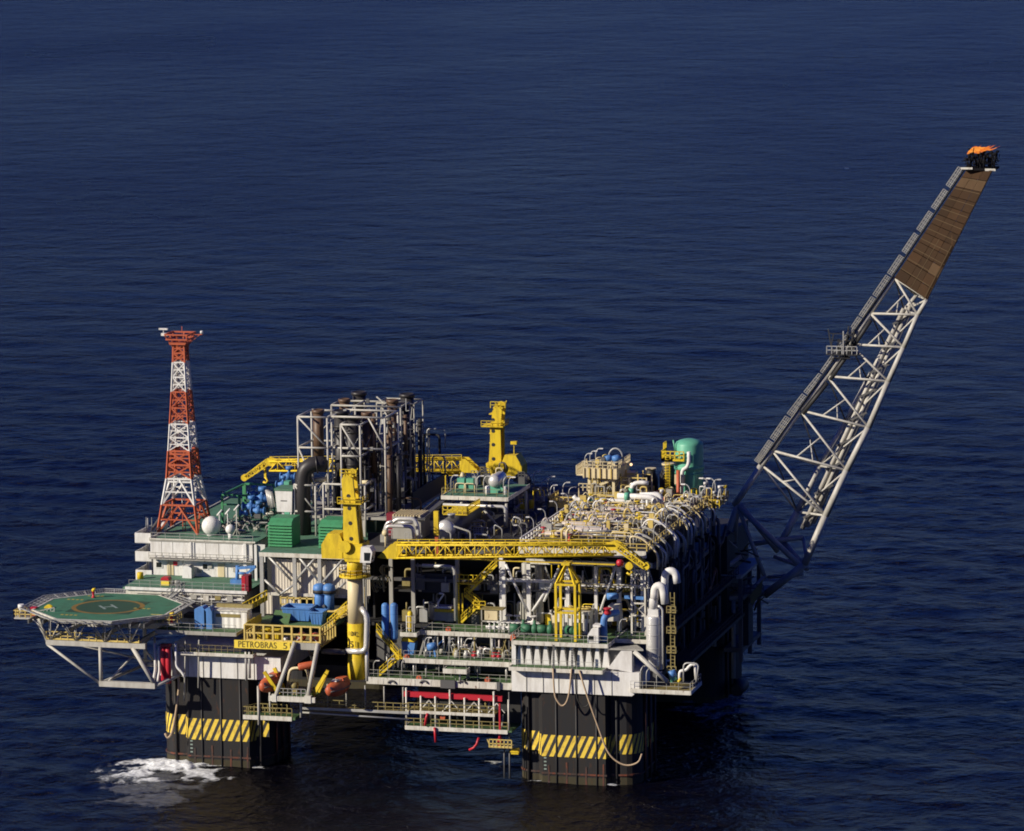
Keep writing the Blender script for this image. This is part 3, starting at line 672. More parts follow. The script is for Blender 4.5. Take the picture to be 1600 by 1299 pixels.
# radomes
def radome(px_, py_, r, Y, label):
    c = at(px_, py_, Y=Y); t = T('radome', label, 'radome', (c.x, c.y, 31.3))
    P('ball', MB().sphere(c, r, 24), M['white'], t)
    P('stand', MB().lathe([(r*.5,0),(r*.42,max(.2,c.z-r-31.3)+r*.25)], (c.x,c.y,31.3), n=12), M['white'], t)
radome(330.5, 821, 1.5, 17, 'big white ball radome right of the radio tower')
radome(360.5, 826.5, .75, 14.5, 'small white ball radome on a thin stand beside the big one')
c = at(255, 826, Y=18)
t = T('dish_cabinet', 'white rounded cabinet between the feet of the radio tower', 'cabinet', (c.x, c.y, 31.3))
P('body', MB().sphere((c.x,c.y,32.5), .8, 12).box(c.x-.8,c.x+.2,c.y-.4,c.y+.4,31.3,32.3), M['white'], t)
for i, (px_, py_) in enumerate(((228,838),(232,834),(222,842))):
    pass
S('cable_bridge', MB().bar((-44.6,15.5,31.3),(-43.2,22,35.2),.3).bar((-44.0,15.5,31.3),(-42.6,22,35.2),.12).bar((-43.6,15.5,31.3),(-42.2,22,35.2),.12), M['dgrey'], 'dark sloping cable bridge left of the radio tower foot', 'cable bridge')
SHIFT = Vector((0,0,0))
# ------------------------------------------------------------------ utility module with the braced cladding wall
UX0, UX1, UZ0, UZ1 = -24.6, -9.6, 20.6, 30.3
t = T('utility_module', 'utility module with beige cladding behind white cross bracing', 'module', (-17, 10, 20.6), 'modules of the rig')
P('cladding', MB().box(UX0+1.2, UX1+1.5, 10.9, 11.1, 24.0, 29.2), M['clad'], t)
P('cladding', MB().box(UX0, UX0+5.6, 11.3, 11.5, 20.7, 23.9), M['clad'], t)
P('back_wall', MB().box(UX0, UX1, 12.5, 12.8, 20.6, 30), M['dark'], t)
P('side_wall', MB().box(UX1+1.6, UX1+1.9, 12, 50, 20.6, 31.5), M['dark'], t)
P('roof_plate', MB().box(UX0-.4, UX1+1.4, 9.8, 52, 30.0, 30.35), M['roofgreen'], t)
P('top_beam', MB().box(UX0-.3, UX1+1.5, 9.6, 10.1, 29.7, 30.32), M['fascia'], t)
P('sill_beam', MB().box(UX0+1, UX1+1.5, 10.4, 10.9, 23.7, 24.15), M['fascia'], t)
for x in (UX0, aX(461,900,10), aX(500,900,10), UX1+1): P('post', MB().box(x-.28, x+.28, 9.7, 10.2, 20.6, 29.75), M['galv'], t)
for (a, b_) in (((416,866),(456,908)),((463,866),(498,908)),((498,866),(464,905)),((538,872),(504,910)),((412,905),(440,930)),((462,912),(436,930)),((540,910),(518,930)),((502,913),(515,925))):
    p, q = at(*a, Y=9.95), at(*b_, Y=9.95); P('brace', MB().tube(p, q, .19, 8), M['galv'], t)
# corner post between the white block and the module
SHIFT = BACK
S('corner_screen', MB().box(AX1+.6, AX1+1.0, 11, 11.5, 25.7, 31.2).box(AX1+1, AX1+2.2, 11.4, 11.6, 28.5, 31.2), M['white'], 'narrow white panel between the white block and the braced cladding', 'panel')
SHIFT = Vector((0,0,0))
# green louvred intake housings
def louvre(px_, w_, label):
    x0 = aX(px_, 855, 14); t = T('intake_housing', label, 'housing', (x0+w_/2, 16, 30.35), 'green louvred housings')
    pr = []
    z0, z1 = 30.4, 34.6; n = 9; 
    prof = [(14.0, z0)]
    m_ = MB().box(x0+.1, x0+w_-.1, 14.25, 18.5, z0, z1-.6)
    m_.add([(x0+.1,14.25,z1-.6),(x0+w_-.1,14.25,z1-.6),(x0+w_-.1,15.2,z1),(x0+.1,15.2,z1),(x0+w_-.1,18.5,z1),(x0+.1,18.5,z1),(x0+.1,18.5,z1-.6),(x0+w_-.1,18.5,z1-.6)],
           [(0,1,2,3),(3,2,4,5),(1,7,4,2),(0,3,5,6)])
    P('casing', m_, M['louvre'], t)
    sl_ = MB(); h = (z1-.55-z0)/8
    for i in range(8):
        z = z0+i*h; sl_.add([(x0,14.22,z+h*.95),(x0+w_,14.22,z+h*.95),(x0+w_,13.85,z+h*.2),(x0,13.85,z+h*.2),(x0+w_,14.22,z+.02),(x0,14.22,z+.02)], [(3,2,1,0),(5,4,2,3),(1,2,4),(0,5,3)])
    P('louvres', sl_, M['louvre'], t)
louvre(419, 3.75, 'green louvred housing standing left of the yellow crane mast')
louvre(498, 3.75, 'green louvred housing half hidden by the yellow crane cab')
# ------------------------------------------------------------------ cranes
def crane(X, Y, zb, label, mats, boomdir, rear=False):
    """pedestal crane: house, tapered mast with a bent head"""
    t = T('pedestal_crane', label, 'crane', (X, Y, zb), 'yellow pedestal cranes')
    z1 = 30.0 if not rear else 33.5
    if not rear:
        P('pedestal', MB().lathe([(1.15,22.2-zb),(1.12,z1-zb)], (X,Y,zb), n=28), M['cream'], t)
        P('pedestal_base', MB().lathe([(1.3,zb-zb),(1.3,17.0-zb),(1.24,17.02-zb),(1.24,22.2-zb)], (X,Y,zb), n=28), M['yellow'], t)
        P('collar_platform', MB().lathe([(1.2,28.9-zb),(2.35,29.1-zb),(2.35,29.35-zb),(1.2,29.4-zb)], (X,Y,zb), n=24), M['yellow'], t)
        rr = MB(); pts = [(X+2.3*math.cos(2*math.pi*i/16), Y+2.3*math.sin(2*math.pi*i/16), 29.3) for i in range(17)]; rr.rail(pts, 1.0, 1.0, .04)
        P('collar_railing', rr, M['railyel'], t)
        P('slew_drum', MB().lathe([(1.15,29.4-zb),(1.15,32.2-zb)], (X,Y,zb), n=28), M['yellow'], t)
        lad = MB()
        for dx in (-.25,.25): lad.bar((X+1.45,Y+dx,22.3),(X+1.45,Y+dx,29),.08)
        for i in range(16): lad.bar((X+1.45,Y-.25,22.5+i*.4),(X+1.45,Y+.25,22.5+i*.4),.06)
        P('ladder', lad, M['railyel'], t)
    else:
        P('pedestal', MB().lathe([(1.3,0),(1.3,z1-zb)], (X,Y,zb), n=24), M['yellow'], t)
    zh = 32.0 if not rear else 33.4
    h = MB().box(X-1.3, X+1.6, Y-1.5, Y+2.2, zh, zh+2.2)
    h.prismy([(X-1.35,zh),(X+1.7,zh),(X+1.3,zh-.5),(X-1.0,zh-.5)], Y-1.4, Y+1.4)
    P('slew_platform', h, M['yellow'], t)
    # counterweight drum house on the side away from the boom
    s_ = -1 if boomdir > 0 else 1
    hx = X+s_*3.0
    hb = MB().prismy([(hx-1.6,zh-.1),(hx+1.6,zh-.1),(hx+1.6,zh+2.6),(hx+1.2,zh+3.6),(hx-.6,zh+3.6),(hx-1.6,zh+1.9)] if s_ < 0 else [(hx-1.6,zh-.1),(hx+1.6,zh-.1),(hx+1.6,zh+1.9),(hx+.6,zh+3.6),(hx-1.2,zh+3.6),(hx-1.6,zh+2.6)], Y-1.5, Y+1.8)
    P('winch_house', hb, M['yellow'], t)
    P('winch_drum', MB().lathe([(.9,-.1),(.9,.1),(.6,.12),(.6,2.0),(.9,2.05),(.9,2.2)], (X+s_*.9,Y-1.9,zh+1.8), (0,1,0), 16), M['yellow'], t)
    q_ = .78 if rear else .92
    zt = zh+(12.6 if not rear else 11.6); zm = zh+8.2
    for (y0, y1) in ((Y-1.25, Y-.75), (Y+.75, Y+1.25)):
        m_ = MB(); b_ = X-.1*boomdir
        d = boomdir*.9
        m_.prismy([(b_-1.35*q_,zh+1.5),(b_+1.35*q_,zh+1.5),(b_+1.0*q_-d*.25,zm),(b_+.9-d*.6 if not rear else b_+1.3,zt-.8),(b_-.3-d*.5 if not rear else b_+.4,zt),(b_-1.0-d*.4 if not rear else b_-.3,zt-1.0),(b_-1.0*q_-d*.25,zm)], y0, y1)
        P('mast_plate', m_, M['yellow'], t)
    wb = MB()
    for i in range(6): wb.box(X-.9, X+.7, Y-.75, Y+.75, zh+2.2+i*1.55, zh+2.35+i*1.55)
    wb.box(X-.9, X+.8, Y-.2, Y+.2, zh+1.6, zm)
    P('mast_web', wb, M['yellow'], t)
    ho = MB()
    for i, z in enumerate((zh+2.9, zh+5.2, zh+7.4, zh+9.2)): ho.lathe([(.3,0),(.3,.03)], (X-.1-.1*i*(not rear), Y-1.29, z), (0,1,0), 12)
    P('lightening_holes', ho, M['dark'], t)
    P('mast_platform', MB().box(X-1.9, X+1.7, Y-1.9, Y+1.5, zm-.1, zm+.05).rail([(X-1.9,Y-1.9,zm),(X+1.7,Y-1.9,zm),(X+1.7,Y+1.5,zm)], .9, .9, .04), M['yellow'], t)
    hd = MB()
    hx = X-.4*boomdir if not rear else X+.7
    for k in (-.9, 0, .9): hd.lathe([(.62,-.1),(.62,.1)], (hx, Y+k, zt-.3), (0,1,0), 14)
    hd.box(hx-.8, hx+.8, Y-1.2, Y+1.2, zt-.6, zt-.35).rail([(hx-1.2,Y-1.2,zt-.5),(hx+1.2,Y-1.2,zt-.5)], 1.0, .8, .05).bar((hx+.9,Y-.8,zt-.5),(hx+1.4,Y-1,zt+.7),.12)
    P('head_sheaves', hd, M['yellow'], t)
    return t, zh
def boom(x0, x1, Y, z0, z1, label, dy=0.0, tipx=4.0, tipz=-2.4):
    """lattice jib lying at rest with a drooping solid tip"""
    s_ = 1 if x1 > x0 else -1
    t = T('crane_jib', label, 'crane jib', (x0, Y, z0), 'yellow crane jibs')
    ha, hb, wa, wb_ = .95, .75, 1.0, .8
    A = [(x0+s_*3,Y-wa,z0-ha),(x0+s_*3,Y+wa,z0-ha),(x0+s_*3,Y+wa,z0+ha),(x0+s_*3,Y-wa,z0+ha)]
    B = [(x1,Y+dy-wb_,z1-hb),(x1,Y+dy+wb_,z1-hb),(x1,Y+dy+wb_,z1+hb),(x1,Y+dy-wb_,z1+hb)]
    P('lattice', MB().truss(A, B, 22, .085, .15), M['yellow'], t)
    hp = MB()
    for y in (Y-1.05, Y+.95): hp.prismy([(x0,z0-.95),(x0+s_*.6,z0-1.1),(x0+s_*3.2,z0-1.1),(x0+s_*3.2,z0+1.1),(x0+s_*2.2,z0+1.1)], y, y+.12)
    hp.box(min(x0+s_*.6,x0+s_*3), max(x0+s_*.6,x0+s_*3), Y-.9, Y+.9, z0-1.05, z0-.9)
    P('heel_plates', hp, M['yellow'], t)
    P('jib_walkway', MB().box(min(x0+s_*3,x1), max(x0+s_*3,x1), Y-.35, Y+.35, z0-ha-.05, z0-ha+.05).rail([(x0+s_*3,Y-.5,z0+ha+.05),(x1,Y+dy-.4,z1+hb+.05)], .7, 1.6, .035), M['yellow'], t)
    tp = MB()
    for y in (Y+dy-.7, Y+dy+.55):
        tp.prismy([(x1-s_*1.6,z1+hb+.05),(x1+s_*.2,z1+1.3),(x1+s_*.9,z1+.75),(x1+s_*.3,z1+.1),(x1-s_*.6,z1-.1)], y, y+.15)
        a_, b_, c_, d_ = Vector((x1+s_*.5,y+.07,z1+1.1)), Vector((x1+s_*tipx,y+.07,z1+tipz+.4)), Vector((x1+s_*.2,y+.07,z1+.2)), Vector((x1+s_*(tipx-.3),y+.07,z1+tipz-.2))
        tp.bar(a_,b_,.2).bar(c_,d_,.2)
        for k in range(6): tp.bar(a_.lerp(b_,k/6),c_.lerp(d_,(k+.5)/6),.11).bar(c_.lerp(d_,(k+.5)/6),a_.lerp(b_,(k+1)/6),.11)
    for k in (.3,.55,.8): tp.box(x1+s_*tipx*k-.2, x1+s_*tipx*k+.2, Y+dy-.6, Y+dy+.6, z1+.75+(tipz-.4)*k-.15, z1+.75+(tipz-.4)*k+.15)
    P('jib_tip', tp, M['yellow'], t)
    P('tip_sheave', MB().lathe([(.55,-.5),(.55,.5)], (x1+s_*tipx, Y+dy, z1+tipz+.1), (0,1,0), 14), M['yellow'], t)
    return t
CX = -7.05
ct, zh = crane(CX, 0, 13.9, 'near yellow pedestal crane on a cream post at the front edge', None, 1)
# operator cab (white) hung beside the mast
cb = P('cab', MB().prismy([(-5.6,31.6),(-4.0,31.6),(-3.7,33.2),(-4.1,33.9),(-5.4,33.9)], -2.2, -.4), M['white'], ct)
P('pane', MB().add([(-4.95,-2.22,31.9),(-4.1,-2.22,31.9),(-3.95,-2.22,33.1),(-4.95,-2.22,33.1)], [(0,1,2,3)]).box(-3.86,-3.84,-2,-.8,32,33.1), M['glass'], cb)
t_ = text('51', 1.35, (CX, -1.32, 19.2), M['ink'], ct, sx=.95)
t_ = text('I00I', .95, (CX, -1.32, 20.8), M['ink'], ct)
boom(CX+3.6, 32.0, .3, 33.15, 34.4, 'long yellow lattice jib lying across the front of the rig', tipx=4.6, tipz=-2.3)

t = T('hook_block', 'yellow hook block with a red overhaul ball under the front jib tip', 'hook', (33.6, .3, 31.6))
P('block', MB().lathe([(.55,-.35),(.55,.35)], (34.1,.3,32.1), (0,1,0), 14).path([(34.1,.3,31.7),(34.5,.3,31.2),(34.1,.3,30.8),(33.7,.3,31.1)], .16, 8), M['yellow'], t)
P('ball', MB().sphere((32.7,.3,32.5), .55, 12), M['red'], t)
RCX = -3.4
crane(RCX, 66, 20.6, 'far yellow pedestal crane half in shade at the back of the rig', None, -1, True)
rt_, rz = aX(430, 735, 66), aZ(415, 735, 66)
boom(RCX-2.6, aX(423,735,66), 66, 35.0, 33.9, 'yellow lattice jib of the far crane lying behind the exhaust stacks', tipx=4.4, tipz=-2.2)
t = T('hook_block', 'small yellow hook hanging under the jib tip of the far crane', 'hook', (aX(414,745,66), 66, 30.5))
hx = aX(414,745,66); P('block', MB().bar((hx,66,34),(hx+.1,66,32),.35).path([(hx,66,32),(hx+.5,66,31.4),(hx+.1,66,30.9),(hx-.3,66,31.2)], .2, 8), M['yellow'], t)
# far crane rest
S('jib_rest', MB().bar((-12,66,20.6),(-12,66,33.5),.5).bar((-9,66,20.6),(-9,66,33.5),.5).bar((-12.5,66,33.5),(-8.5,66,33.5),.6).bar((-12,66,28),(-9,66,33),.25), M['yellow'], 'yellow trestle under the far crane jib', 'trestle')
c = at(803, 692, Y=66)
S('floodlight_box', MB().box(c.x-.5, c.x+.5, 65.7, 66.3, c.z-.25, c.z+.25).bar((c.x,66,36),(c.x,66,c.z-.2),.12), M['yellow'], 'yellow floodlight box on a thin pole right of the far crane mast', 'floodlight')
# ------------------------------------------------------------------ tall yellow jib rest in front of the right module
jr = T('jib_rest', 'tall open yellow frame that props the front jib', 'jib rest', (23.4, 0, 20.9))
x0, x1, xa = aX(871,940,0), aX(901,940,0), aX(889,880,0)
ya, yb = -.9, 1.9
zq = [20.9, 24.6, 25.1, 28.6, 29.2]
for x in (x0, x1):
    for y in (ya, yb): P('leg', MB().bar((x,y,20.9),(x,y,29.3),.34), M['yellow'], jr)
rg = MB()
for z in (25.1, 29.2):
    rg.bar((x0,ya,z),(x1,ya,z),.3).bar((x0,yb,z),(x1,yb,z),.3).bar((x0,ya,z),(x0,yb,z),.3).bar((x1,ya,z),(x1,yb,z),.3)
P('ring_beam', rg, M['yellow'], jr)
ap = MB(); 
for x in (x0, x1):
    for y in (ya, yb): ap.bar((x,y,29.2),((x0+x1)/2,.5,32.4),.3)
P('apex_brace', ap, M['yellow'], jr)
P('cradle', MB().box((x0+x1)/2-.6,(x0+x1)/2+.6,-.8,1.4,32.0,32.35), M['yellow'], jr)
# ------------------------------------------------------------------ yellow laydown platform with the sign
lp = T('laydown_platform', 'yellow railed laydown platform with the lettered yellow sign beam', 'platform', (-18, 0, 19))
sx0, sx1, sx2 = aX(366,1003,-4), aX(456,1005,-4), aX(500,1005,-4)
P('floor', MB().box(sx0, sx2, -3.9, 3.5, 19.0, 19.3), M['olive'], lp)
sb = P('sign_beam', MB().box(sx0, sx1, -4.05, -3.9, 18.55, 19.75), M['sign'], lp)
text('PETROBRAS', 1.32, (sx0+(sx1-sx0)*.40, -4.08, 19.14), M['ink'], lp, sx=.80)
text('51', 1.32, (sx0+(sx1-sx0)*.93, -4.08, 19.14), M['ink'], lp, sx=1.15)
P('edge_beam', MB().box(sx1, sx2, -4.0, -3.9, 18.7, 19.7), M['steel'], lp)
rl = MB(); n = 8
xr0 = sx0+1.6
for i in range(n+1):
    x = xr0+(sx2-xr0)*i/n; rl.box(x-.14, x+.14, -3.95, -3.7, 19.75, 22.1)
for z in (19.85, 20.9, 22.1): rl.box(xr0, sx2, -3.92, -3.75, z-.11, z+.11)
P('front_railing', rl, M['railyel'], lp)
for xs_ in (sx2, xr0):
    rl = MB()
    for i in range(7): y = -3.9+i*1.25; rl.box(xs_-.1, xs_+.1, y-.1, y+.1, 19.3, 22.0)
    for z in (20.9, 22.0): rl.bar((xs_,-3.9,z),(xs_,3.6,z+.1),.16)
    P('side_railing', rl, M['railyel'], lp)
P('kick_panel', MB().box(xr0+.1, xr0+.2, -3.6, 3.6, 21.2, 22.3), M['yellow'], lp)
P('knee_brace', MB().bar((sx0+2,-3.5,19),(sx0+2,-1.7,16.8),.3).bar((sx2-2,-3.5,19),(sx2-2,-1.7,16.8),.3), M['dgrey'], lp)
# things on it
for k, (px_, w_) in enumerate(((412,1.6),(431,1.1))):
    x = aX(px_, 992, -1.5); m_ = MB().box(x-w_/2, x+w_/2, -2.1, -.7, 19.3, 20.9).box(x-w_/2-.06, x+w_/2+.06, -2.15, -.65, 20.9, 21.05)
    for i in range(3): m_.box(x-w_/2+.1+i*w_*.3, x-w_/2+.2+i*w_*.3, -2.16, -2.1, 19.4, 20.8)
    S('locker', m_, M['yellow'], ['wide yellow locker behind the sign railing', 'narrow yellow locker behind the sign railing'][k], 'locker')
def raft(px_, label):
    x = aX(px_, 991, -2.8); t = T('life_raft', label, 'life raft', (x, -2.8, 19.3), 'orange raft canisters')
    P('canister', MB().capsule((x,-3.5,20.35), .7, 1.5, (0,1,0), 18, .35), M['orange'], t)
    P('strap', MB().bar((x-.5,-3.52,19.9),(x+.5,-3.52,20.8),.1).bar((x-.5,-3.52,20.8),(x+.5,-3.52,19.9),.1), M['white'], t)
    P('cradle', MB().box(x-.6,x+.6,-3.2,-2.2,19.3,19.8), M['dgrey'], t)
raft(470, 'orange raft canister nearer the sign behind the yellow railing'); raft(491.5, 'orange raft canister at the right end of the yellow railing')
S('mooring_bitt', MB().lathe([(.35,0),(.35,.5),(.25,.6),(.4,.9)], (aX(446,994,-3),-3,19.3), n=12), M['white'], 'white bitt between the yellow lockers and the orange canisters', 'bitt')
# upper yellow platform and blue skips behind
up = T('skip_platform', 'yellow railed platform around the big blue skip', 'platform', (-17.5, 6.5, 20.6))
P('floor', MB().box(-24, -11.6, 3.6, 9.6, 20.5, 20.8), M['deck'], up)
r_ = MB(); xa, xb = aX(439,945,9), aX(490,945,9)
for i in range(6):
    x = xa+(xb-xa)*i/5; r_.box(x-.11,x+.11,8.9,9.1,20.8,23.9)
for z in (21.6, 22.7, 23.7): r_.box(xa,xb,8.9,9.1,z-.1,z+.1)
P('back_railing', r_, M['railyel'], up)
r_ = MB(); xc, xd = aX(490,955,7.5), aX(523,957,7.5)
r_.box(xc, xd, 7.4, 7.6, 22.1, 22.35).box(xd-.15, xd+.1, 7.35, 7.6, 20.8, 22.4).rail([(xd,7.5,20.8),(xd+3.4,3.8,22.6)], 1.5, .55, .09)
P('side_railing', r_, M['railyel'], up)
P('stair', MB().stair((xd+.2,3.8,20.8),(xd+3.2,3.8,23.6),1.2,(0,1,0)), M['yellow'], up)
P('chevron_rail', MB().rail([(-25.8,4,22.0),(-23.4,8.4,23.3)], 1.5, .7, .09, kick=.7), M['yellow'], up)
def skip(xl, xr, y0, y1, z0, z1, label):
    t = T('blue_skip', label, 'skip', ((xl+xr)/2, (y0+y1)/2, z0), 'blue skips')
    s_ = .35; o = MB()
    for (a, b_) in (((xl+s_,y0+s_,xl,y0),(xr-s_,y0+s_,xr,y0)),((xr-s_,y0+s_,xr,y0),(xr-s_,y1-s_,xr,y1)),((xr-s_,y1-s_,xr,y1),(xl+s_,y1-s_,xl,y1)),((xl+s_,y1-s_,xl,y1),(xl+s_,y0+s_,xl,y0))):
        o.add([(a[0],a[1],z0),(b_[0],b_[1],z0),(b_[2],b_[3],z1),(a[2],a[3],z1)], [(0,1,2,3)])
    o.box(xl+s_, xr-s_, y0+s_, y1-s_, z0, z0+.1)
    P('tub', o, M['blue'], t)
    rm = MB().bar((xl,y0,z1),(xr,y0,z1),.2).bar((xr,y0,z1),(xr,y1,z1),.2).bar((xr,y1,z1),(xl,y1,z1),.2).bar((xl,y1,z1),(xl,y0,z1),.2)
    for i in range(1,5):
        x = xl+(xr-xl)*i/5; rm.bar((x,y0+.05,z1),(x,y0+s_,z0),.12)
    P('rim', rm, M['blue'], t)
skip(aX(443,975,6), aX(487,975,6), 5.2, 8.6, 21.0, 22.9, 'big open blue skip behind the yellow railing')
skip(aX(486,978,5), aX(508,978,5), 4.0, 6.4, 20.8, 22.7, 'small blue bin right of the big skip')
S('skip_tarpaulin', MB().add([(aX(425,975,4.5),3.9,20.95),(aX(453,975,4.5),3.9,20.95),(aX(455,968,5.5),5.6,22.3),(aX(430,966,5.5),5.6,22.5)], [(0,1,2,3)]).add([(aX(425,975,4.5),3.9,20.8),(aX(453,975,4.5),3.9,20.8),(aX(425,975,4.5),3.9,20.95),(aX(453,975,4.5),3.9,20.95)], [(0,1,3,2)]), M['deck'], 'sloping green cover left of the big blue skip', 'cover')
def bluefilter(px_, label):
    x = aX(px_, 935, 9.2); t = T('blue_filter', label, 'filter vessel', (x, 9.2, 21.6), 'pairs of blue filter vessels')
    P('barrel', MB().lathe([(.3,0),(.3,.4),(.75,.6),(.75,2.7),(.72,2.75),(.95,2.9),(.95,3.25)], (x,9.2,21.6), n=18), M['blue'], t)
    P('head', MB().lathe([(.98,-.55),(1.0,0),(.9,.45),(.5,.7),(.1,.75)], (x,9.2,25.3), n=18), M['blue'], t)
    P('flange_foot', MB().lathe([(.5,0),(.5,.5)], (x,9.2,21.1), n=14), M['mint'], t)
    P('cap_clamp', MB().lathe([(1.02,0),(1.02,.5)], (x,9.2,24.6), n=18), M['dark'], t)
    P('side_nozzle', MB().tube((x-.6,8.6,22.8),(x-.6,8.2,22.8),.22,10), M['dgrey'], t)
bluefilter(499.5, 'left blue filter vessel with a dark cap behind the yellow railing'); bluefilter(514.5, 'right blue filter vessel with a dark cap next to the cream crane post')
# ------------------------------------------------------------------ lifeboat station
ls = T('lifeboat_station', 'white framed lifeboat station with two slanting posts', 'platform', (-15, -5.5, 12.0))
la, lb, lc, ld = at(431,1088,Y=-6.5), at(461,1003,Y=-4.2), at(481,1090,Y=-6.5), at(497,1005,Y=-4.2)
P('raking_post', MB().tube(la, lb, .33, 12), M['boom'], ls); P('raking_post', MB().tube(lc, ld, .33, 12), M['boom'], ls)
P('floor', MB().box(la.x-.3, lc.x+.6, -6.5, -1.8, 11.95, 12.2), M['deck'], ls)
P('edge_beam', MB().box(la.x-1, lc.x+1.2, -6.9, -6.5, 11.5, 12.25).box(la.x-.5, la.x+.2, -7, -6.4, 11.4, 12.5).box(lc.x-.4, lc.x+.6, -7, -6.4, 11.4, 12.5), M['fascia'], ls)
P('railing', MB().rail([(la.x+.4,-6.3,12.2),(lc.x-.4,-6.3,12.2)], 1.1, .7, .04), M['galv'], ls)
for sx_ in (-1, 1):
    xx = la.x+.2 if sx_ < 0 else lc.x+.5
    P('davit_arm', MB().bar((xx,-5.6,12.3),(xx+sx_*2.1,-5.9,15.6),.35,.5).bar((xx,-3.0,12.3),(xx+sx_*1.5,-3.0,15.6),.35,.5), M['yellow'], ls)
P('winch', MB().lathe([(.6,-.5),(.6,.5)], (-15.2,-4.6,13.4), (1,0,0), 14).box(-16.2,-14.6,-5.2,-4,12.2,12.9), M['olive'], ls)
P('back_arch', MB().path(fil([(-17,-2.6,12.2),(-16.4,-2.8,15.6),(-13.8,-2.8,15.8),(-13.2,-2.6,12.2)],.8), .22, 8), M['cream'], ls)
def lifeboat(c, yaw, tilt, label):
    t = T('lifeboat', label, 'lifeboat', c, 'orange enclosed lifeboats')
    L_, W_, H_ = 5.6, 2.5, 2.4; m_ = MB(); ns, nr = 12, 14; vs = []; fs = []
    for i in range(ns+1):
        u = i/ns; e = max(.06, math.sin(math.pi*min(1, max(0, u*.94+.03)))**.55)
        for j in range(nr):
            a = 2*math.pi*j/nr; x = math.cos(a)*W_/2*e; z = math.sin(a)
            z = z*H_*.5*(e**.6 if z < 0 else e**.8)
            vs.append((x, (u-.5)*L_, z+H_/2+(1-e)*.25))
    for i in range(ns):
        for j in range(nr): fs.append((i*nr+j, i*nr+(j+1)%nr, (i+1)*nr+(j+1)%nr, (i+1)*nr+j))
    fs += [tuple(range(nr))[::-1], tuple(ns*nr+j for j in range(nr))]
    m_.add(vs, fs, True)
    hull = P('hull', m_, M['orange'], t, local=True)
    P('gunwale', MB().path([(W_/2*math.sin(math.pi*(k/10*.9+.05))**.5*s_+.02*s_, (k/10-.5)*L_*.96, H_*.52) for s_ in (1,) for k in range(11)], .09, 6).path([(-W_/2*math.sin(math.pi*(k/10*.9+.05))**.5, (k/10-.5)*L_*.96, H_*.52) for k in range(11)], .09, 6), M['dgrey'], t, local=True)
    P('cockpit', MB().prismy([(-.85,H_*.86),(.85,H_*.86),(.6,H_*1.06),(-.6,H_*1.06)], L_*.08, L_*.34), M['orange'], t, local=True)
    P('pane', MB().box(-.5,.5,L_*.074,L_*.079,H_*.94,H_*1.03), M['glass'], t, local=True)
    for k in (-.45,.45): P('porthole', MB().lathe([(.2,0),(.2,.12)], (k,-L_*.43,H_*.72), (k*.6,-1,.3), 10), M['glass'], t, local=True)
    P('hatch', MB().box(-.45,.45,-L_*.18,-L_*.02,H_*.97,H_*1.04), M['white'], t, local=True)
    t.rotation_euler = (R(tilt), 0, R(yaw))
c1 = at(420, 1092, Y=-5.4); lifeboat((c1.x,-4.0,12.3), -14, 3, 'orange lifeboat hanging left of the slanting white posts')
c2 = at(524, 1092, Y=-5.4); lifeboat((c2.x,-4.0,12.1), -16, 3, 'orange lifeboat hanging right of the slanting white posts')
S('inflatable_boat', MB().capsule((-14.6,-4.6,16.2), .55, 2.6, (.9,.3,.15), 14), M['orange'], 'small orange buoyant float above the lifeboat winch', 'float')
# lower embarkation platform
e = T('embarkation_platform', 'low railed platform under the left lifeboat hung on two white posts', 'platform', (-19.5, -3, 8))
ex0, ex1 = aX(380,1122,-4), aX(456,1122,-4)
P('floor', MB().box(ex0, ex1+.5, -4, -1.4, 8.1, 8.5), M['deck'], e)
P('edge', MB().box(ex0, ex1, -4.1, -4, 7.95, 8.6), M['fascia'], e)
P('railing', MB().rail([(ex0,-3.9,8.5),(ex1,-3.9,8.5)], 1.3, .8, .05).rail([(ex0,-3.9,8.5),(ex0+1.5,-1.5,8.5),(ex0+6,-1.5,8.5)], 1.3, .8, .05), M['olive'], e)
for px_ in (404.5, 470.5): x = aX(px_,1110,-4); P('hanger', MB().tube((x,-4.05,7.2 if px_ < 450 else 8.6),(x,-4.05,13),.2,10), M['boom'], e)
P('hanger', MB().tube((aX(422,1100,-2.4),-2.4,8.5),(aX(422,1100,-2.4),-2.4,12),.16,8), M['boom'], e)
# catwalk between the columns
gx0, gx1 = aX(472,1108,-2), aX(640,1115,-2)
gw = T('catwalk', 'dark catwalk slung under the rig between the left column and the hanging deck', 'catwalk', ((gx0+gx1)/2, -2, 9.4))
P('floor', MB().box(gx0, gx1, -2.4, -.8, 9.55, 9.75), M['olive'], gw)
P('edge', MB().box(gx0, gx1, -2.5, -2.4, 9.45, 9.85), M['galv'], gw)
P('railing', MB().rail([(gx0,-2.4,9.8),(gx1,-2.4,9.8)], 1.2, 1.2, .05), M['olive'], gw)
for i in range(6): x = gx0+1+(gx1-gx0-2)*i/5; P('hanger', MB().tube((x,-1.8,9.8),(x,-1.8,13.3),.11,6), M['steel'], gw)
P('pipe', MB().tube((gx0,-2.5,9.0),(gx1,-2.5,8.7),.13,8), M['galv'], gw)
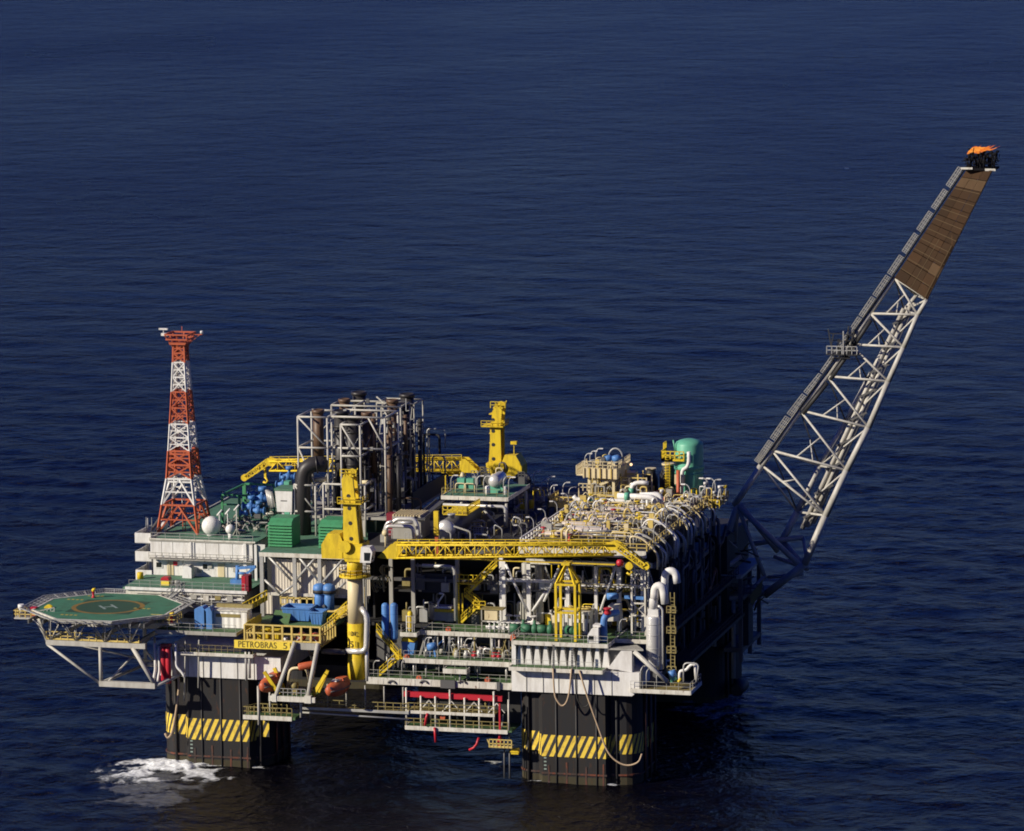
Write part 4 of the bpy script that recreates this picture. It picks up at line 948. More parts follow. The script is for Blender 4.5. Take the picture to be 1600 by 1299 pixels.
# stub pipes, big white S pipe near the crane base
S('bent_pipe', MB().path(fil([(aX(541,1020,-1),-1.2,18.2),(aX(573,1014,-1),-1.2,18.2),(aX(575,990,-1),-1.2,23.6),(aX(566,973,-1),-1,24.4),(aX(560,968,-1),1,24.6)],1.1,5), .42, 12), M['pipe'], 'thick bent silver pipe wrapping the base of the crane post', 'pipe')
S('vertical_pipe', MB().tube((aX(574,1060,-.8),-.8,13.8),(aX(573,1012,-.8),-.8,20),.3,10), M['pipe'], 'straight silver pipe below the bent silver pipe', 'pipe')
S('grey_duct', MB().tube((aX(505,1016,-1),-1.6,18.1),(aX(541,1020,-1),-1.6,18.1),.42,12), M['dgrey'], 'dark horizontal duct left of the crane post base', 'duct')
# ------------------------------------------------------------------ exhaust stacks and their scaffold
STZ = 33.4
sdk = T('stack_deck', 'brown stained deck under the exhaust stacks', 'deck', (-16.5, 38, 33), 'decks of the rig')
P('floor', MB().box(-24.4, -7.8, 25, 51, 33.0, STZ), M['steel'], sdk)
for x in (-24, -18.6, -13.2, -8.2):
    for y in (25.4, 38, 50.6): P('leg', MB().box(x-.25, x+.25, y-.25, y+.25, 30.35, 33.0), M['boom'], sdk)
SCOL = [(497,640,30,'stackb',.82,41.5),(533,641,30.5,'stackk',1.15,33),(550,650,28.5,'stackk',1.0,33),(573,644,31,'stackb',.72,33),
        (538,623,43,'stackb',.8,33),(561,612,46,'stackk',1.05,33),(613,624,43,'stackb',.82,33),(636,615,46,'stackk',1.05,33)]
SLAB = ['scorched brown stack standing at the left end of the scaffold','black flanged stack behind the left scaffold bay','black stack behind the yellow crane head','slim brown stack wrapped in mesh right of the crane head',
        'brown topped stack in the rear row left','wide black stack at the back of the rear row','brown stack with a black lower half','wide black stack at the right end of the rear row']
for (px_, py_, Y, mt, r, zb), lb in zip(SCOL, SLAB):
    p = at(px_, py_, Y=Y); t = T('exhaust_stack', lb, 'exhaust stack', (p.x, Y, zb), 'exhaust stacks in the white scaffold')
    zt = p.z
    P('flue', MB().lathe([(r,0),(r,zt-zb-.5)], (p.x,Y,zb), n=24), M[mt], t)
    P('rim', MB().lathe([(r*1.02,zt-zb-.55),(r*1.18,zt-zb-.5),(r*1.18,zt-zb-.05),(r*.95,zt-zb),(r*.8,zt-zb-.3)], (p.x,Y,zb), n=24), M['stackk' if r > .9 else 'stackb'], t)
    if px_ == 613: P('silencer', MB().lathe([(r*1.05,0),(r*1.12,.2),(r*1.12,zt-zb-6.0),(r,zt-zb-5.6)], (p.x,Y,zb), n=24), M['stackk'], t)
    if r > .95:
        for dz in (2.6, 7.6): P('flange', MB().lathe([(r*1.12,zt-zb-dz),(r*1.12,zt-zb-dz+.3)], (p.x,Y,zb), n=24), M['stackk'], t)
    if px_ in (573, 550, 636, 561):
        w_ = MB()
        for k in range(7):
            z0 = zb+1+k*(zt-zb-3)/7; z1 = zb+1+(k+1)*(zt-zb-3)/7
            for s_ in (-1, 1):
                w_.path([(p.x+1.12*r*math.sin(s_*(k*1.2+j*.3)), Y-1.12*r*math.cos(s_*(k*1.2+j*.3)), z0+(z1-z0)*j/4) for j in range(5)], .05, 5)
        P('wrap_wire', w_, M['galv'], t)
# the big black elbow
e0 = at(482, 790, Y=28)
S('exhaust_elbow', MB().path(fil([(e0.x,25.3,STZ-2.9),(e0.x,25.3,aZ(482,738,25.3)),(e0.x+1.5,25.6,aZ(497,725,25.6)),(e0.x+3.4,26.6,aZ(515,726,26.6))],2.6,9), 1.2, 22), M['stackk'], 'big black exhaust elbow left of the crane mast', 'duct')
S('exhaust_flange', MB().lathe([(1.34,-.12),(1.34,.12)], (e0.x+2.1,25.9,aZ(503,726.5,25.9)), (.95,.3,.1), 22), M['stackk'], 'black flange ring on the exhaust elbow', 'flange')
# white scaffold: bays of tubes round the stacks
def scaffold(label, pts_front, Y0, Y1, zlev, mat='boom', r=.16, diag=()):
    """pts_front: X of the uprights"""
    t = T('stack_scaffold', label, 'scaffold', ((pts_front[0]+pts_front[-1])/2, (Y0+Y1)/2, zlev[0]), 'white tube frames round the stacks')
    for x in pts_front:
        for y in (Y0, Y1): P('upright', MB().tube((x,y,zlev[0]),(x,y,zlev[-1]),r,8), M[mat], t)
    for z in zlev[1:]:
        m_ = MB()
        for y in (Y0, Y1): m_.tube((pts_front[0],y,z),(pts_front[-1],y,z),r,8)
        for x in pts_front: m_.tube((x,Y0,z),(x,Y1,z),r,8)
        P('ledger', m_, M[mat], t)
    for k_, (xa, za, xb, zb) in enumerate(diag):
        P('diagonal', MB().tube((xa,Y0+(k_%2)*(Y1-Y0),za),(xb,Y0+(k_%2)*(Y1-Y0),zb),r*(.85-.35*(k_%2)),8), M[mat], t)
    return t
f0, f1, f2, f3 = aX(466,700,26), aX(512,700,26), aX(533,700,26), aX(563,700,26)
ft, fm, fb = aZ(490,652,26), aZ(490,700,26), 33.4
scaffold('white tube frame of the tall left scaffold bay', [f0, f1], 26, 33, [fb, fm, ft], diag=((f0,ft,f1,fm),(f1,ft,f0,fm),(f0,fm,f1,fb),(f1,fm,f0,fb)))
scaffold('narrow white tube frame in front of the black stack beside the crane head', [f2, f3], 26, 32, [fb, aZ(548,713,26), aZ(548,664,26)], diag=((f2,aZ(548,664,26),f3,aZ(548,713,26)),(f2,aZ(548,713,26),f3,fb+3)))
f4 = aX(602,700,27)
scaffold('white tube frame linking the front row of stacks', [f1+.4, f4], 27, 34, [fb, aZ(590,702,27), aZ(590,653,27)], diag=((f3+1,aZ(590,653,27),f4,aZ(590,702,27)),(f4,aZ(590,702,27),f3+1,fb+1)))
g0, g1, g2, g3 = aX(518,640,40), aX(555,640,40), aX(596,640,40), aX(626,640,40)
gt = aZ(540,634,40)
scaffold('white tube frame of the rear row of stacks', [g0, g1, g2, g3], 40, 45, [fb, aZ(560,740,40), aZ(560,690,40), gt], diag=((g2,gt,g3,aZ(610,682,40)),(g2,aZ(610,682,40),g3,aZ(610,735,40)),(g1,gt,g0,aZ(610,682,40))), mat='steel')
h0, h1 = aX(600,630,48), aX(658,630,48)
scaffold('white tube frame at the far right of the stacks', [h0, h1], 44, 49, [fb, 38, 44, aZ(630,625,48)], 'steel', .13, diag=((h0,49,h1,44),(h1,44,h0,38)))
bay0, bay1 = aX(459,790,24), aX(492,790,24)
scaffold('low white tube frame in front of the black elbow', [bay0, bay1], 24.4, 30, [30.35, aZ(475,800,24), aZ(475,759,24)], diag=((bay0,aZ(475,759,24),bay1,aZ(475,800,24)),(bay1,aZ(475,759,24),bay0,aZ(475,800,24))))
scaffold('low white tube frame beside the crane mast top', [bay1+1.2, bay1+7.8], 24.6, 30, [30.35, aZ(525,797,24), aZ(525,758,24)], diag=((bay1+4.5,aZ(525,758,24),bay1+7.8,aZ(525,797,24)),))
# dark tangle of pipework inside the scaffold
for i in range(34):
    x = rnd.uniform(-17,-8.6); y = rnd.uniform(28,48); z0 = STZ if i % 2 else rnd.uniform(36,42); z1 = rnd.uniform(41,48.5)
    S('dark_flue_pipe', MB().tube((x,y,z0),(x,y,z1),rnd.uniform(.15,.42),9).lathe([(.5,0),(.5,.2)],(x,y,z1-.6),n=10), M[rnd.choice(['stackk','dark','dgrey','stackb'])], 'dark upright flanged pipe in the crowded right half of the stack scaffold', 'pipe', 'dark flanged pipes in the stack scaffold')
for i in range(120):
    x = rnd.uniform(-20,-8.4); y = rnd.uniform(27,44); z = rnd.uniform(34,48.5); k = i % 3
    m_ = MB().bar((x,y,z),(x+rnd.uniform(.5,1.6),y,z+rnd.uniform(-.3,.3)),.12) if k == 0 else (MB().bar((x,y,z),(x+rnd.uniform(-.3,.3),y,z+rnd.uniform(.8,2)),.12).bar((x,y,z),(x+.5,y,z+.1),.12) if k == 1 else MB().box(x-.2,x+.3,y-.2,y+.2,z,z+rnd.uniform(.3,.7)))
    mt = rnd.choice(['galv','steel','dgrey','boom','dgrey'])
    S(['scaffold_plank','scaffold_clamp','instrument_box'][k], m_, M[mt], {'galv':'silver','steel':'grey','dgrey':'dark grey','boom':'off white'}[mt]+[' short plank',' cranked clamp',' small instrument box'][k]+(' high among' if z > 42 else ' low among')+' the exhaust stacks', ['plank','clamp','box'][k], 'small steelwork among the exhaust stacks')
for i in range(46):
    x = rnd.uniform(-18.5,-8.3); y = rnd.uniform(30,49); z0 = STZ; z1 = rnd.uniform(37,48)
    if i % 3 == 0:
        dx = rnd.uniform(1.5,4); m_ = MB().path(fil([(x,y,z0),(x,y,z1-3),(x+dx,y,z1-3),(x+dx,y,z1-6)],.6), rnd.uniform(.1,.22), 7)
    else: m_ = MB().tube((x,y,z0),(x,y,z1),rnd.uniform(.09,.3),8)
    mt = rnd.choice(['dgrey','dark','galv','stackk','stackb','galv'])
    S('stack_pipe', m_, M[mt], {'dgrey':'dark grey','dark':'black','galv':'silver','stackk':'sooty black','stackb':'rusty brown'}[mt]+(' bent' if i % 3 == 0 else ' straight')+' pipe among the exhaust stacks', 'pipe', 'pipes among the exhaust stacks')
P('side_screen', MB().box(-8.0, -7.7, 33, 51, 33.4, 36), M['dark'], sdk)
S('cream_header', MB().tube((aX(487,750,27),26.6,aZ(487,750,27)),(aX(512,748,27),26.6,aZ(512,748,27)),.36,10), M['cream'], 'short cream pipe under the black elbow', 'pipe')
S('cream_header', MB().tube((aX(566,752,28),27,aZ(566,752,28)),(aX(583,752,28),27,aZ(583,752,28)),.3,10), M['cream'], 'short cream pipe under the mesh wrapped stack', 'pipe')
# ------------------------------------------------------------------ left roof equipment (blue and green)
SHIFT = BACK
gf = T('green_steelwork', 'open dark green steel frame above the blue pipework', 'frame', (-33, 30, 31.3))
a0, a1, a2, a3 = aX(348,800,26), aX(375,790,26), aX(384,770,30), aX(430,770,30)
zz = aZ(350,772,26); zy = aZ(350,787,26); zx = aZ(400,755,30)
fr = MB().bar((a0,26,31.3),(a0,26,zz),.32).bar((a1,26,31.3),(a1,26,zz),.32).bar((a0,26,zz),(a1+3,26,zz),.3).bar((a0,26,zy),(a1+1.5,26,zy),.25).bar((a0,26,zz),(a0+.2,36,zz),.25).bar((a0+.2,36,31.3),(a0+.2,36,zz),.3)
P('lower_bay', fr, M['louvre'], gf)
fr = MB().bar((a2,30,31.3),(a2,30,zx),.3).bar((a2,30,zx),(a3,30,zx),.3).bar((a2+2.6,30,31.3),(a2+2.6,30,zx),.25).bar((a2,30,zx-1.6),(a3,30,zx-1.6),.2).bar((a2,30,zx-3),(a3,30,zx-3),.25).bar((a3,30,31.3),(a3,30,zx),.25)
P('upper_bay', fr, M['louvre'], gf)
P('grating', MB().box(a2, a3, 30, 36, zx-3.1, zx-3), M['louvre'], gf)
def bluevalve(px_, py_, Y, s, label):
    c = at(px_, py_, Y=Y); t = T('blue_valve', label, 'valve', (c.x, Y, c.z-1.2*s), 'blue valves on the left roof')
    P('body', MB().sphere(c, .55*s, 12).tube((c.x-1.1*s,Y,c.z),(c.x+1.1*s,Y,c.z),.34*s,10).lathe([(.6*s,0),(.6*s,.14*s)], (c.x-1.1*s,Y,c.z),(1,0,0),12).lathe([(.6*s,0),(.6*s,.14*s)], (c.x+1.0*s,Y,c.z),(1,0,0),12), M['blue'], t)
    P('actuator', MB().tube((c.x,Y,c.z),(c.x+.3*s,Y,c.z+1.3*s),.2*s,8).lathe([(.5*s,0),(.5*s,.5*s)], (c.x+.2*s,Y,c.z+1.0*s), n=12), M['blue'], t)
    P('foot', MB().box(c.x-.5*s,c.x+.5*s,Y-.3*s,Y+.3*s,c.z-1.2*s,c.z-.5*s), M['dgrey'], t)
for k, (a, b_, Y, s, lb) in enumerate(((392,790,24,1.1,'large blue valve nearest the green frame'),(409,778,25,1.25,'tallest blue valve left of the white tank'),(404,797,23,1.0,'blue valve low in front of the others'),(386,801,24,.9,'blue valve at the left end of the roof pipework'),
        (417,787,26,1.0,'blue valve tucked against the white tank'),(450,745,36,1.1,'blue valve high behind the white tank'),(441,757,34,.9,'small blue valve above the white tank'),(397,770,28,.8,'small blue valve inside the green frame'))):
    SHIFT = BACK if Y < 30 else Vector((0,0,0)); bluevalve(a, b_, Y, s, lb)
SHIFT = Vector((0,0,0))
c0, c1 = aX(430,800,24), aX(457,800,24); tz0, tz1 = aZ(440,800,24), aZ(440,767,24)
wt = T('white_tank', 'white boxy tank in front of the scaffold', 'tank', ((c0+c1)/2, 25.5, 31.3))
P('body', MB().prismy([(c0+.3,tz0),(c1-.1,tz0),(c1,tz1),(c0,tz1)], 24, 27.5), M['white'], wt)
P('lid', MB().box(c0-.1, c1+.1, 23.9, 27.6, tz1, tz1+.3), M['roofgreen'], wt)
P('support', MB().bar((c0+.3,24.2,30.3),(c0+1.2,24.2,tz0),.2).bar((c0+2.1,24.2,30.3),(c0+1.2,24.2,tz0),.2).bar((c1-.3,24.2,30.3),(c1-.3,24.2,tz0),.2).bar((c0+.3,27,30.3),(c0+.3,27,tz0),.2), M['white'], wt)
P('marking', MB().box(c0+.9, c0+1.9, 23.97, 24.0, (tz0+tz1)/2, (tz0+tz1)/2+.15), M['dgrey'], wt)
for k in range(3):
    x = c0-.4-k*.55; S('lagged_duct', MB().tube((x,24.5+k*.8,aZ(425,792,25)),(x-.55,24.8+k*.8,aZ(418,768,25)),.3,10), M['galv'], ['silver lagged duct touching the white tank','silver lagged duct second from the white tank','silver lagged duct farthest from the white tank'][k], 'duct')
S('mint_box', MB().box(aX(445,760,30), aX(453,760,30), 29.5, 31, 30.4, aZ(448,752,30)), M['mint'], 'mint green box above the white tank', 'box')
SHIFT = BACK
# roof clutter around there
for i in range(90):
    x = rnd.uniform(-37, -25.6); y = rnd.uniform(17, 46); r = rnd.uniform(.07,.16); L_ = rnd.uniform(1.2,4)
    k = i % 3
    if k == 0: m_ = MB().path(fil([(x,y,31.35),(x,y,32.2),(x+L_,y,32.2),(x+L_,y+.5,31.35)],.3), r, 6)
    elif k == 1: m_ = MB().bar((x,y,31.35),(x+.6,y,32.4),.14).bar((x+.6,y,32.4),(x+1.2,y+.1,31.35),.14)
    else: m_ = MB().tube((x,y,31.6),(x+L_*.7,y+rnd.uniform(-1,1),31.6),r*1.4,7).box(x,x+.3,y-.2,y+.2,31.32,31.6)
    mt = rnd.choice(['galv','dgrey','pink','frameg','dgrey','steel'])
    S(['roof_pipe','pipe_trestle','roof_conduit'][k], m_, M[mt], {'galv':'silver','dgrey':'dark grey','pink':'pinkish','frameg':'green','steel':'grey'}[mt]+[' looped pipe',' A shaped trestle',' low conduit'][k]+' on the green left roof', ['pipe','trestle','conduit'][k], 'small pipework on the left roof')
for k, (px_, py_) in enumerate(((343,800),(356,798),(370,792))):
    p = at(px_,py_,Y=17); S('searchlight', MB().tube((p.x,17,31.3),(p.x,17,p.z-.3),.07,6).tube((p.x-.35,17,p.z-.5),(p.x+.4,17.2,p.z+.4),.16,8), M['white'], ['white tilted searchlight just behind the big radome','white tilted searchlight between the two radomes','white tilted searchlight right of the small radome'][k], 'searchlight')
# blue davit and maroon locker by the walkway
bd = T('blue_davit', 'small blue folding davit at the right end of the green walkway', 'davit', (-28.2, 8, 25.7))
p0 = at(371,903,Y=8); p1 = at(372,884,Y=8); p2 = at(401,886,Y=8); p3 = at(386,897,Y=8)
P('mast', MB().tube((p0.x,8,25.7),p1,.3,10), M['blue'], bd)
P('jib', MB().bar(p1+Vector((0,0,-.4)),p2,.5,.4).bar(p3,p2,.35), M['blue'], bd)
P('cylinder', MB().tube(p0+Vector((0,0,.7)),p3,.22,8), M['blue'], bd)
P('foot', MB().box(p0.x-.9,p0.x+.9,7.4,8.6,25.7,26.4), M['blue'], bd)
x = aX(384,905,3); lk = T('maroon_locker', 'tall maroon locker at the end of the green walkway', 'locker', (x, 3.4, 25.7))
P('body', MB().box(x-.5,x+.6,2.7,4.4,25.5,28.0), M['maroon'], lk); P('door', MB().box(x-.45,x+.1,2.66,2.7,25.7,27.9), M['red'], lk)
x = aX(259,911,5); rb = T('red_top_box', 'yellow box with a red lid on the green walkway', 'box', (x, 5, 25.7))
P('body', MB().box(x-.62,x+.62,4.4,5.6,25.72,26.5), M['sign'], rb); P('lid', MB().prismy([(x-.7,26.5),(x+.7,26.5),(x+.5,26.95),(x-.5,26.95)],4.3,5.7), M['red'], rb)
x = aX(294,897,11.2); S('white_cabinet', MB().prismy([(x-.8,25.72),(x+.7,25.72),(x+.7,27.3),(x+.2,27.6),(x-.6,27.6)],10.6,12), M['white'], 'white rounded cabinet against the wall between the two windows', 'cabinet')
x = aX(218,910,9); S('yellow_drum', MB().lathe([(.5,0),(.5,.9),(.4,1)], (x,9,25.7), n=12), M['yellow'], 'yellow drum beside the lowest white balcony', 'drum')
for k,(px_,c_) in enumerate(((270,'dgrey'),(275,'steel'),(279,'dgrey'))):
    x = aX(px_,914,4.4); S('small_drum', MB().lathe([(.25,0),(.25,.8),(.2,.85)], (x,4.4,25.72), n=10), M[c_], ['dark small drum nearest the red lidded box','grey small drum in the middle of three on the walkway','dark small drum farthest from the red lidded box'][k], 'drum')
SHIFT = Vector((0,0,0))
for k,(px_,w_) in enumerate(((318,1.8),(330,1.2))):
    x = aX(px_,945,.4); S('blue_tarpaulin', MB().prismy([(x-w_/2,20.6),(x+w_/2,20.6),(x+w_/2,23.2),(x+w_*.2,23.9),(x-w_/2,23.5)],-1.2,.8), M['blue'], ['blue covered crate in the shade of the helideck','narrow blue covered crate against the white cabin'][k], 'crate')
t = T('red_pump', 'pair of red hanging pump casings under the right of the helideck', 'pump', (aX(258,1040,-4), -4, 12.6))
for px_ in (255.5, 263):
    x = aX(px_,1040,-4); P('casing', MB().lathe([(.3,0),(.42,.2),(.42,5.2),(.2,5.6)], (x,-4,12.8), n=12), M['red'], t)
P('yoke', MB().box(aX(252,1010,-4),aX(267,1010,-4),-4.4,-3.6,18.3,18.7), M['maroon'], t)
for k,(px_,y0_,y1_) in enumerate(((242.5,1005,1055),(249,1010,1057),(267,1008,1050),(275,1005,1050))):
    x = aX(px_,1030,-3.6); S('drain_pipe', MB().path(fil([(x,-3.6,aZ(px_,y0_,-3.6)),(x,-3.6,aZ(px_,y1_-8,-3.6)),(x+(.9 if k > 2 else -.2),-3.6,aZ(px_,y1_,-3.6)),(x+(1.3 if k > 2 else -.3),-3.6,aZ(px_,y1_+8,-3.6))],.6), .2, 8), M['white'], ['white drain pipe nearest the helideck truss','white drain pipe just left of the red casings','white drain pipe just right of the red casings','white cranked drain pipe right of the red casings'][k], 'pipe')
# ------------------------------------------------------------------ middle of the rig: things in the open bays
def vcyl(name, label, cat, x, y, z0, z1, r, mt, group=None, legs=True, dome=.6, capm=None):
    t = T(name, label, cat, (x, y, z0), group); L_ = z1-z0
    P('shell', MB().capsule((x,y,z0+(.35 if legs else 0)), r, L_-(.35 if legs else 0), n=20, dome=dome), M[mt], t)
    P('seam', MB().lathe([(r*1.04,L_*.3),(r*1.04,L_*.3+.1)], (x,y,z0), n=20).lathe([(r*1.04,L_*.72),(r*1.04,L_*.72+.1)], (x,y,z0), n=20), M[mt], t)
    if legs: P('skirt', MB().lathe([(r*.7,0),(r*.7,.8)], (x,y,z0), n=14), M['dgrey'], t)
    return t
for px_, lb in ((602.5,'left tall blue cylinder beside the cream crane post'),(616,'right tall blue cylinder near the small yellow cylinder')):
    x = aX(px_,975,1.5); vcyl('blue_cylinder', lb, 'cylinder', x, 1.5, aZ(px_,1004,1.5), aZ(px_,942,1.5), .56, 'blue', 'pair of tall blue cylinders', True, .8)
x = aX(641,975,2); yc = vcyl('yellow_cylinder', 'yellow gas cylinder in a white cage', 'cylinder', x, 2, 20.8, aZ(641,955,2), .38, 'yellow', None, False, .8)
cg = MB()
for i in range(8): a = R(45*i); cg.bar((x+.6*math.cos(a),2+.6*math.sin(a),20.8),(x+.6*math.cos(a),2+.6*math.sin(a),23.2),.07)
for z in (21.4,22.3,23.2): cg.path([(x+.6*math.cos(R(30*i)),2+.6*math.sin(R(30*i)),z) for i in range(13)], .04, 5)
P('cage', cg, M['white'], yc)
deck('cylinder_ledge', 'small ledge under the caged yellow cylinder', aX(626,992,1), aX(650,992,1), 1, 4, 20.75, .5, rail=('left',))
# zigzag stairs in front of the middle bay
zs_ = T('zigzag_stair', 'yellow zigzag stair climbing the middle bay', 'stair', (9, 8.4, 20.8))
def sp(px_, py_, Y=8.4): return at(px_, py_, Y=Y)
P('lower_flight', MB().stair(sp(722,972), sp(744,950), .9), M['yellow'], zs_)
P('middle_flight', MB().stair(sp(750,949), sp(727,930), .9), M['yellow'], zs_)
P('upper_flight', MB().stair(sp(733,926), sp(775,884), .9), M['yellow'], zs_)
P('lower_landing', MB().box(sp(742,950).x,sp(760,950).x,7.8,9.2,sp(750,950).z-.1,sp(750,950).z).rail([(sp(742,950).x,7.8,sp(750,950).z),(sp(760,950).x,7.8,sp(750,950).z)],1.1,.8,.05), M['yellow'], zs_)
P('upper_landing', MB().box(sp(712,910).x,sp(748,910).x,7.8,9.2,sp(730,911).z-.15,sp(730,911).z).rail([(sp(712,910).x,7.8,sp(730,911).z),(sp(748,910).x,7.8,sp(730,911).z)],1.3,.7,.05), M['yellow'], zs_)
P('post', MB().bar((sp(722,972).x,8.8,20.8),(sp(722,972).x,8.8,sp(722,928).z),.2), M['yellow'], zs_); P('post', MB().bar((sp(716,972).x,8.8,20.8),(sp(716,972).x,8.8,sp(716,911).z),.2), M['yellow'], zs_)
st2 = T('dogleg_stair', 'yellow dogleg stair linking the lower and valve decks beside the crane', 'stair', (-2, .5, 14.3))
P('lower_flight', MB().stair(at(592,1056,Y=.5), at(625,1027,Y=.5), .9), M['yellow'], st2)
P('upper_flight', MB().stair(at(624,1026,Y=1.2), at(590,985,Y=1.2), .9), M['yellow'], st2)
P('landing', MB().box(aX(618,1027,.5), aX(630,1027,.5), .1, 1.9, 17.05, 17.2), M['yellow'], st2)
# equipment on the manifold deck and others
cab = T('panel_cabinet', 'cream panel cabinet on a steel stand', 'cabinet', (11.6, 4.4, 20.8))
c0, c1 = aX(757,965,4), aX(777,965,4)
P('body', MB().box(c0,c1,4,4.9,aZ(766,969,4),aZ(766,953,4)), M['cream'], cab); P('hood', MB().box(c0-.5,c1+.9,3.8,5.6,aZ(766,953,4),aZ(766,951,4)), M['olive'], cab)
P('stand', MB().box(c0-.5,c0-.35,3.9,4.1,20.8,24.2).box(c1+.6,c1+.8,3.9,4.1,20.8,24.2).box(c0-.5,c1+.8,3.9,4.1,22.3,22.5), M['steel'], cab)
wt = T('white_skid_tank', 'pale grey tank on a yellow skid in the shaded middle bay', 'tank', (4.5, 8, 22))
P('tank', MB().box(aX(681,965,8), aX(709,965,8), 8, 11, aZ(690,970,8), aZ(690,955,8)), M['steel'], wt)
P('skid', MB().box(aX(679,957,7.8), aX(711,957,7.8), 7.7, 11.2, aZ(690,956,8), aZ(690,952,8)), M['yellow'], wt)
P('top_pipe', MB().path(fil([(aX(684,948,8),8.2,aZ(690,952,8)),(aX(684,946,8),8.2,aZ(684,942,8)),(aX(694,942,8),8.2,aZ(690,928,8)),(aX(686,928,8),8.2,aZ(690,928,8))],.4), .13, 8), M['white'], wt)
P('lid', MB().box(aX(681,950,7.8), aX(704,950,7.8), 7.9, 9.6, aZ(690,951,8), aZ(690,948,8)), M['white'], wt)
dk = T('dark_enclosure', 'big dark box enclosure in the middle bay', 'enclosure', (3, 10, 25.5))
P('casing', MB().box(aX(652,915,9.6),aX(708,915,9.6),9.7,16,aZ(680,925,9.6),aZ(680,897,9.6)), M['dark'], dk)
P('roof_edge', MB().box(aX(645,890,9.4),aX(712,890,9.4),9.3,9.6,aZ(680,886,9.6),aZ(680,883,9.6)), M['steel'], dk)
P('door_post', MB().box(aX(654,915,9.4),aX(658,915,9.4),9.4,9.6,aZ(680,925,9.6),aZ(680,905,9.6)), M['cream'], dk)
x = aX(711,930,6.5); S('silver_downpipe', MB().path(fil([(aX(660,884,6.5),6.5,aZ(660,884,6.5)),(x,6.5,aZ(708,886,6.5)),(x+.1,6.5,aZ(712,970,6.5))],.8), .28, 10), M['galv'], 'long silver downpipe left of the zigzag stair', 'pipe')
# yellow hose bundle under the jib heel
hb = T('hose_bundle', 'tangle of dull yellow hoses hanging beside the crane post', 'hose bundle', (-3, 2, 26))
for k in range(9):
    c = at(588+rnd.uniform(-2,20), 895+rnd.uniform(-3,22), Y=2); 
    P('hose_loop', MB().path([(c.x+rnd.uniform(.5,.9)*math.cos(R(36*i)), c.y+.15*math.sin(R(72*i)), c.z+rnd.uniform(.7,1.1)*math.sin(R(36*i))) for i in range(9)], .09, 6), M['olive'], hb)
P('hanger', MB().bar(at(597,885,Y=2), at(600,925,Y=2), .25), M['olive'], hb)
# small deck kit built once and copied with its parts
def kit_pump():
    t = T('deck_pump', 'x', 'pump', (0,0,0))
    P('motor', MB().tube((-.5,0,.45),(.35,0,.45),.34,12), M['frameg'], t, local=True)
    P('casing', MB().lathe([(.2,0),(.4,.1),(.4,.45),(.2,.55)], (.4,0,.45),(1,0,0),12).tube((.65,0,.45),(.65,0,1.1),.14,8), M['frameg'], t, local=True)
    P('skid', MB().box(-.6,.95,-.35,.35,0,.12), M['dgrey'], t, local=True); return t
def kit_valve(mt, name='globe_valve'):
    t = T(name, 'x', 'valve', (0,0,0))
    P('body', MB().tube((-.45,0,.5),(.45,0,.5),.16,8).sphere((0,0,.5),.26,8).tube((0,0,.5),(0,0,1.0),.08,6), M[mt], t, local=True)
    P('handwheel', MB().lathe([(.3,0),(.34,.04),(.3,.08)], (0,0,1.0), n=10), M[mt], t, local=True)
    P('support', MB().box(-.08,.08,-.08,.08,0,.4), M['galv'], t, local=True); return t
def kit_lamp():
    t = T('deck_lamp', 'x', 'lamp', (0,0,0))
    P('pole', MB().path(fil([(0,0,0),(0,0,2.5),(.35,0,3.0),(.75,0,3.1)],.45), .075, 6), M['galv'], t, local=True)
    P('lantern', MB().box(.6,1.15,-.14,.14,2.98,3.12), M['white'], t, local=True); return t
def kit_exch(mt):
    t = T('heat_exchanger', 'x', 'heat exchanger', (0,0,0))
    P('shell', MB().capsule((-3.2,0,1.15), .55, 6.2, (1,0,0), 16, .5), M[mt], t, local=True)
    P('flange', MB().lathe([(.72,0),(.72,.18)], (1.9,0,1.15), (1,0,0), 16), M['pipe'], t, local=True)
    P('flange', MB().lathe([(.66,0),(.66,.1)], (-2.2,0,1.15), (1,0,0), 16), M['pipe'], t, local=True)
    for x in (-1.8, 1.3): P('saddle', MB().box(x-.15,x+.15,-.5,.5,0,.8), M['steel'], t, local=True)
    P('nozzle', MB().tube((2.4,0,1.5),(2.4,0,2.1),.2,8).tube((-2.6,0,1.5),(-2.6,0,2.0),.16,8), M['pink'], t, local=True); return t
def kit_float():
    t = T('life_buoy_box', 'x', 'box', (0,0,0)); P('body', MB().prismy([(-.3,0),(.3,0),(.35,.5),(.2,.75),(-.2,.75),(-.35,.5)],-.25,.25), M['orange'], t, local=True); P('latch', MB().box(-.06,.06,-.28,-.25,.4,.6), M['dgrey'], t, local=True); return t
class Kit:
    def __init__(s, root, group): s.root = root; s.n = 0; root['group'] = group
    def put(s, loc, label, rz=0, sc_=None):
        s.n += 1
        if s.n == 1:
            s.root.location = loc; s.root.rotation_euler = (0,0,rz); s.root['label'] = label
            if sc_: s.root.scale = sc_
            return s.root
        return dup(s.root, loc, rz, label, sc_ or (1,1,1))
KP = Kit(kit_pump(), 'green pumps on the decks'); KW = Kit(kit_valve('white'), 'white valves on the decks'); KR = Kit(kit_valve('red','red_valve'), 'red valves on the decks'); KY = Kit(kit_valve('yellow','yellow_valve'), 'yellow valves on the roofs')
KL = Kit(kit_lamp(), 'gooseneck lamps on the decks'); KX = Kit(kit_exch('pink'), 'pinkish heat exchangers on the right roof'); KF = Kit(kit_float(), 'orange buoy boxes along the deck edges')
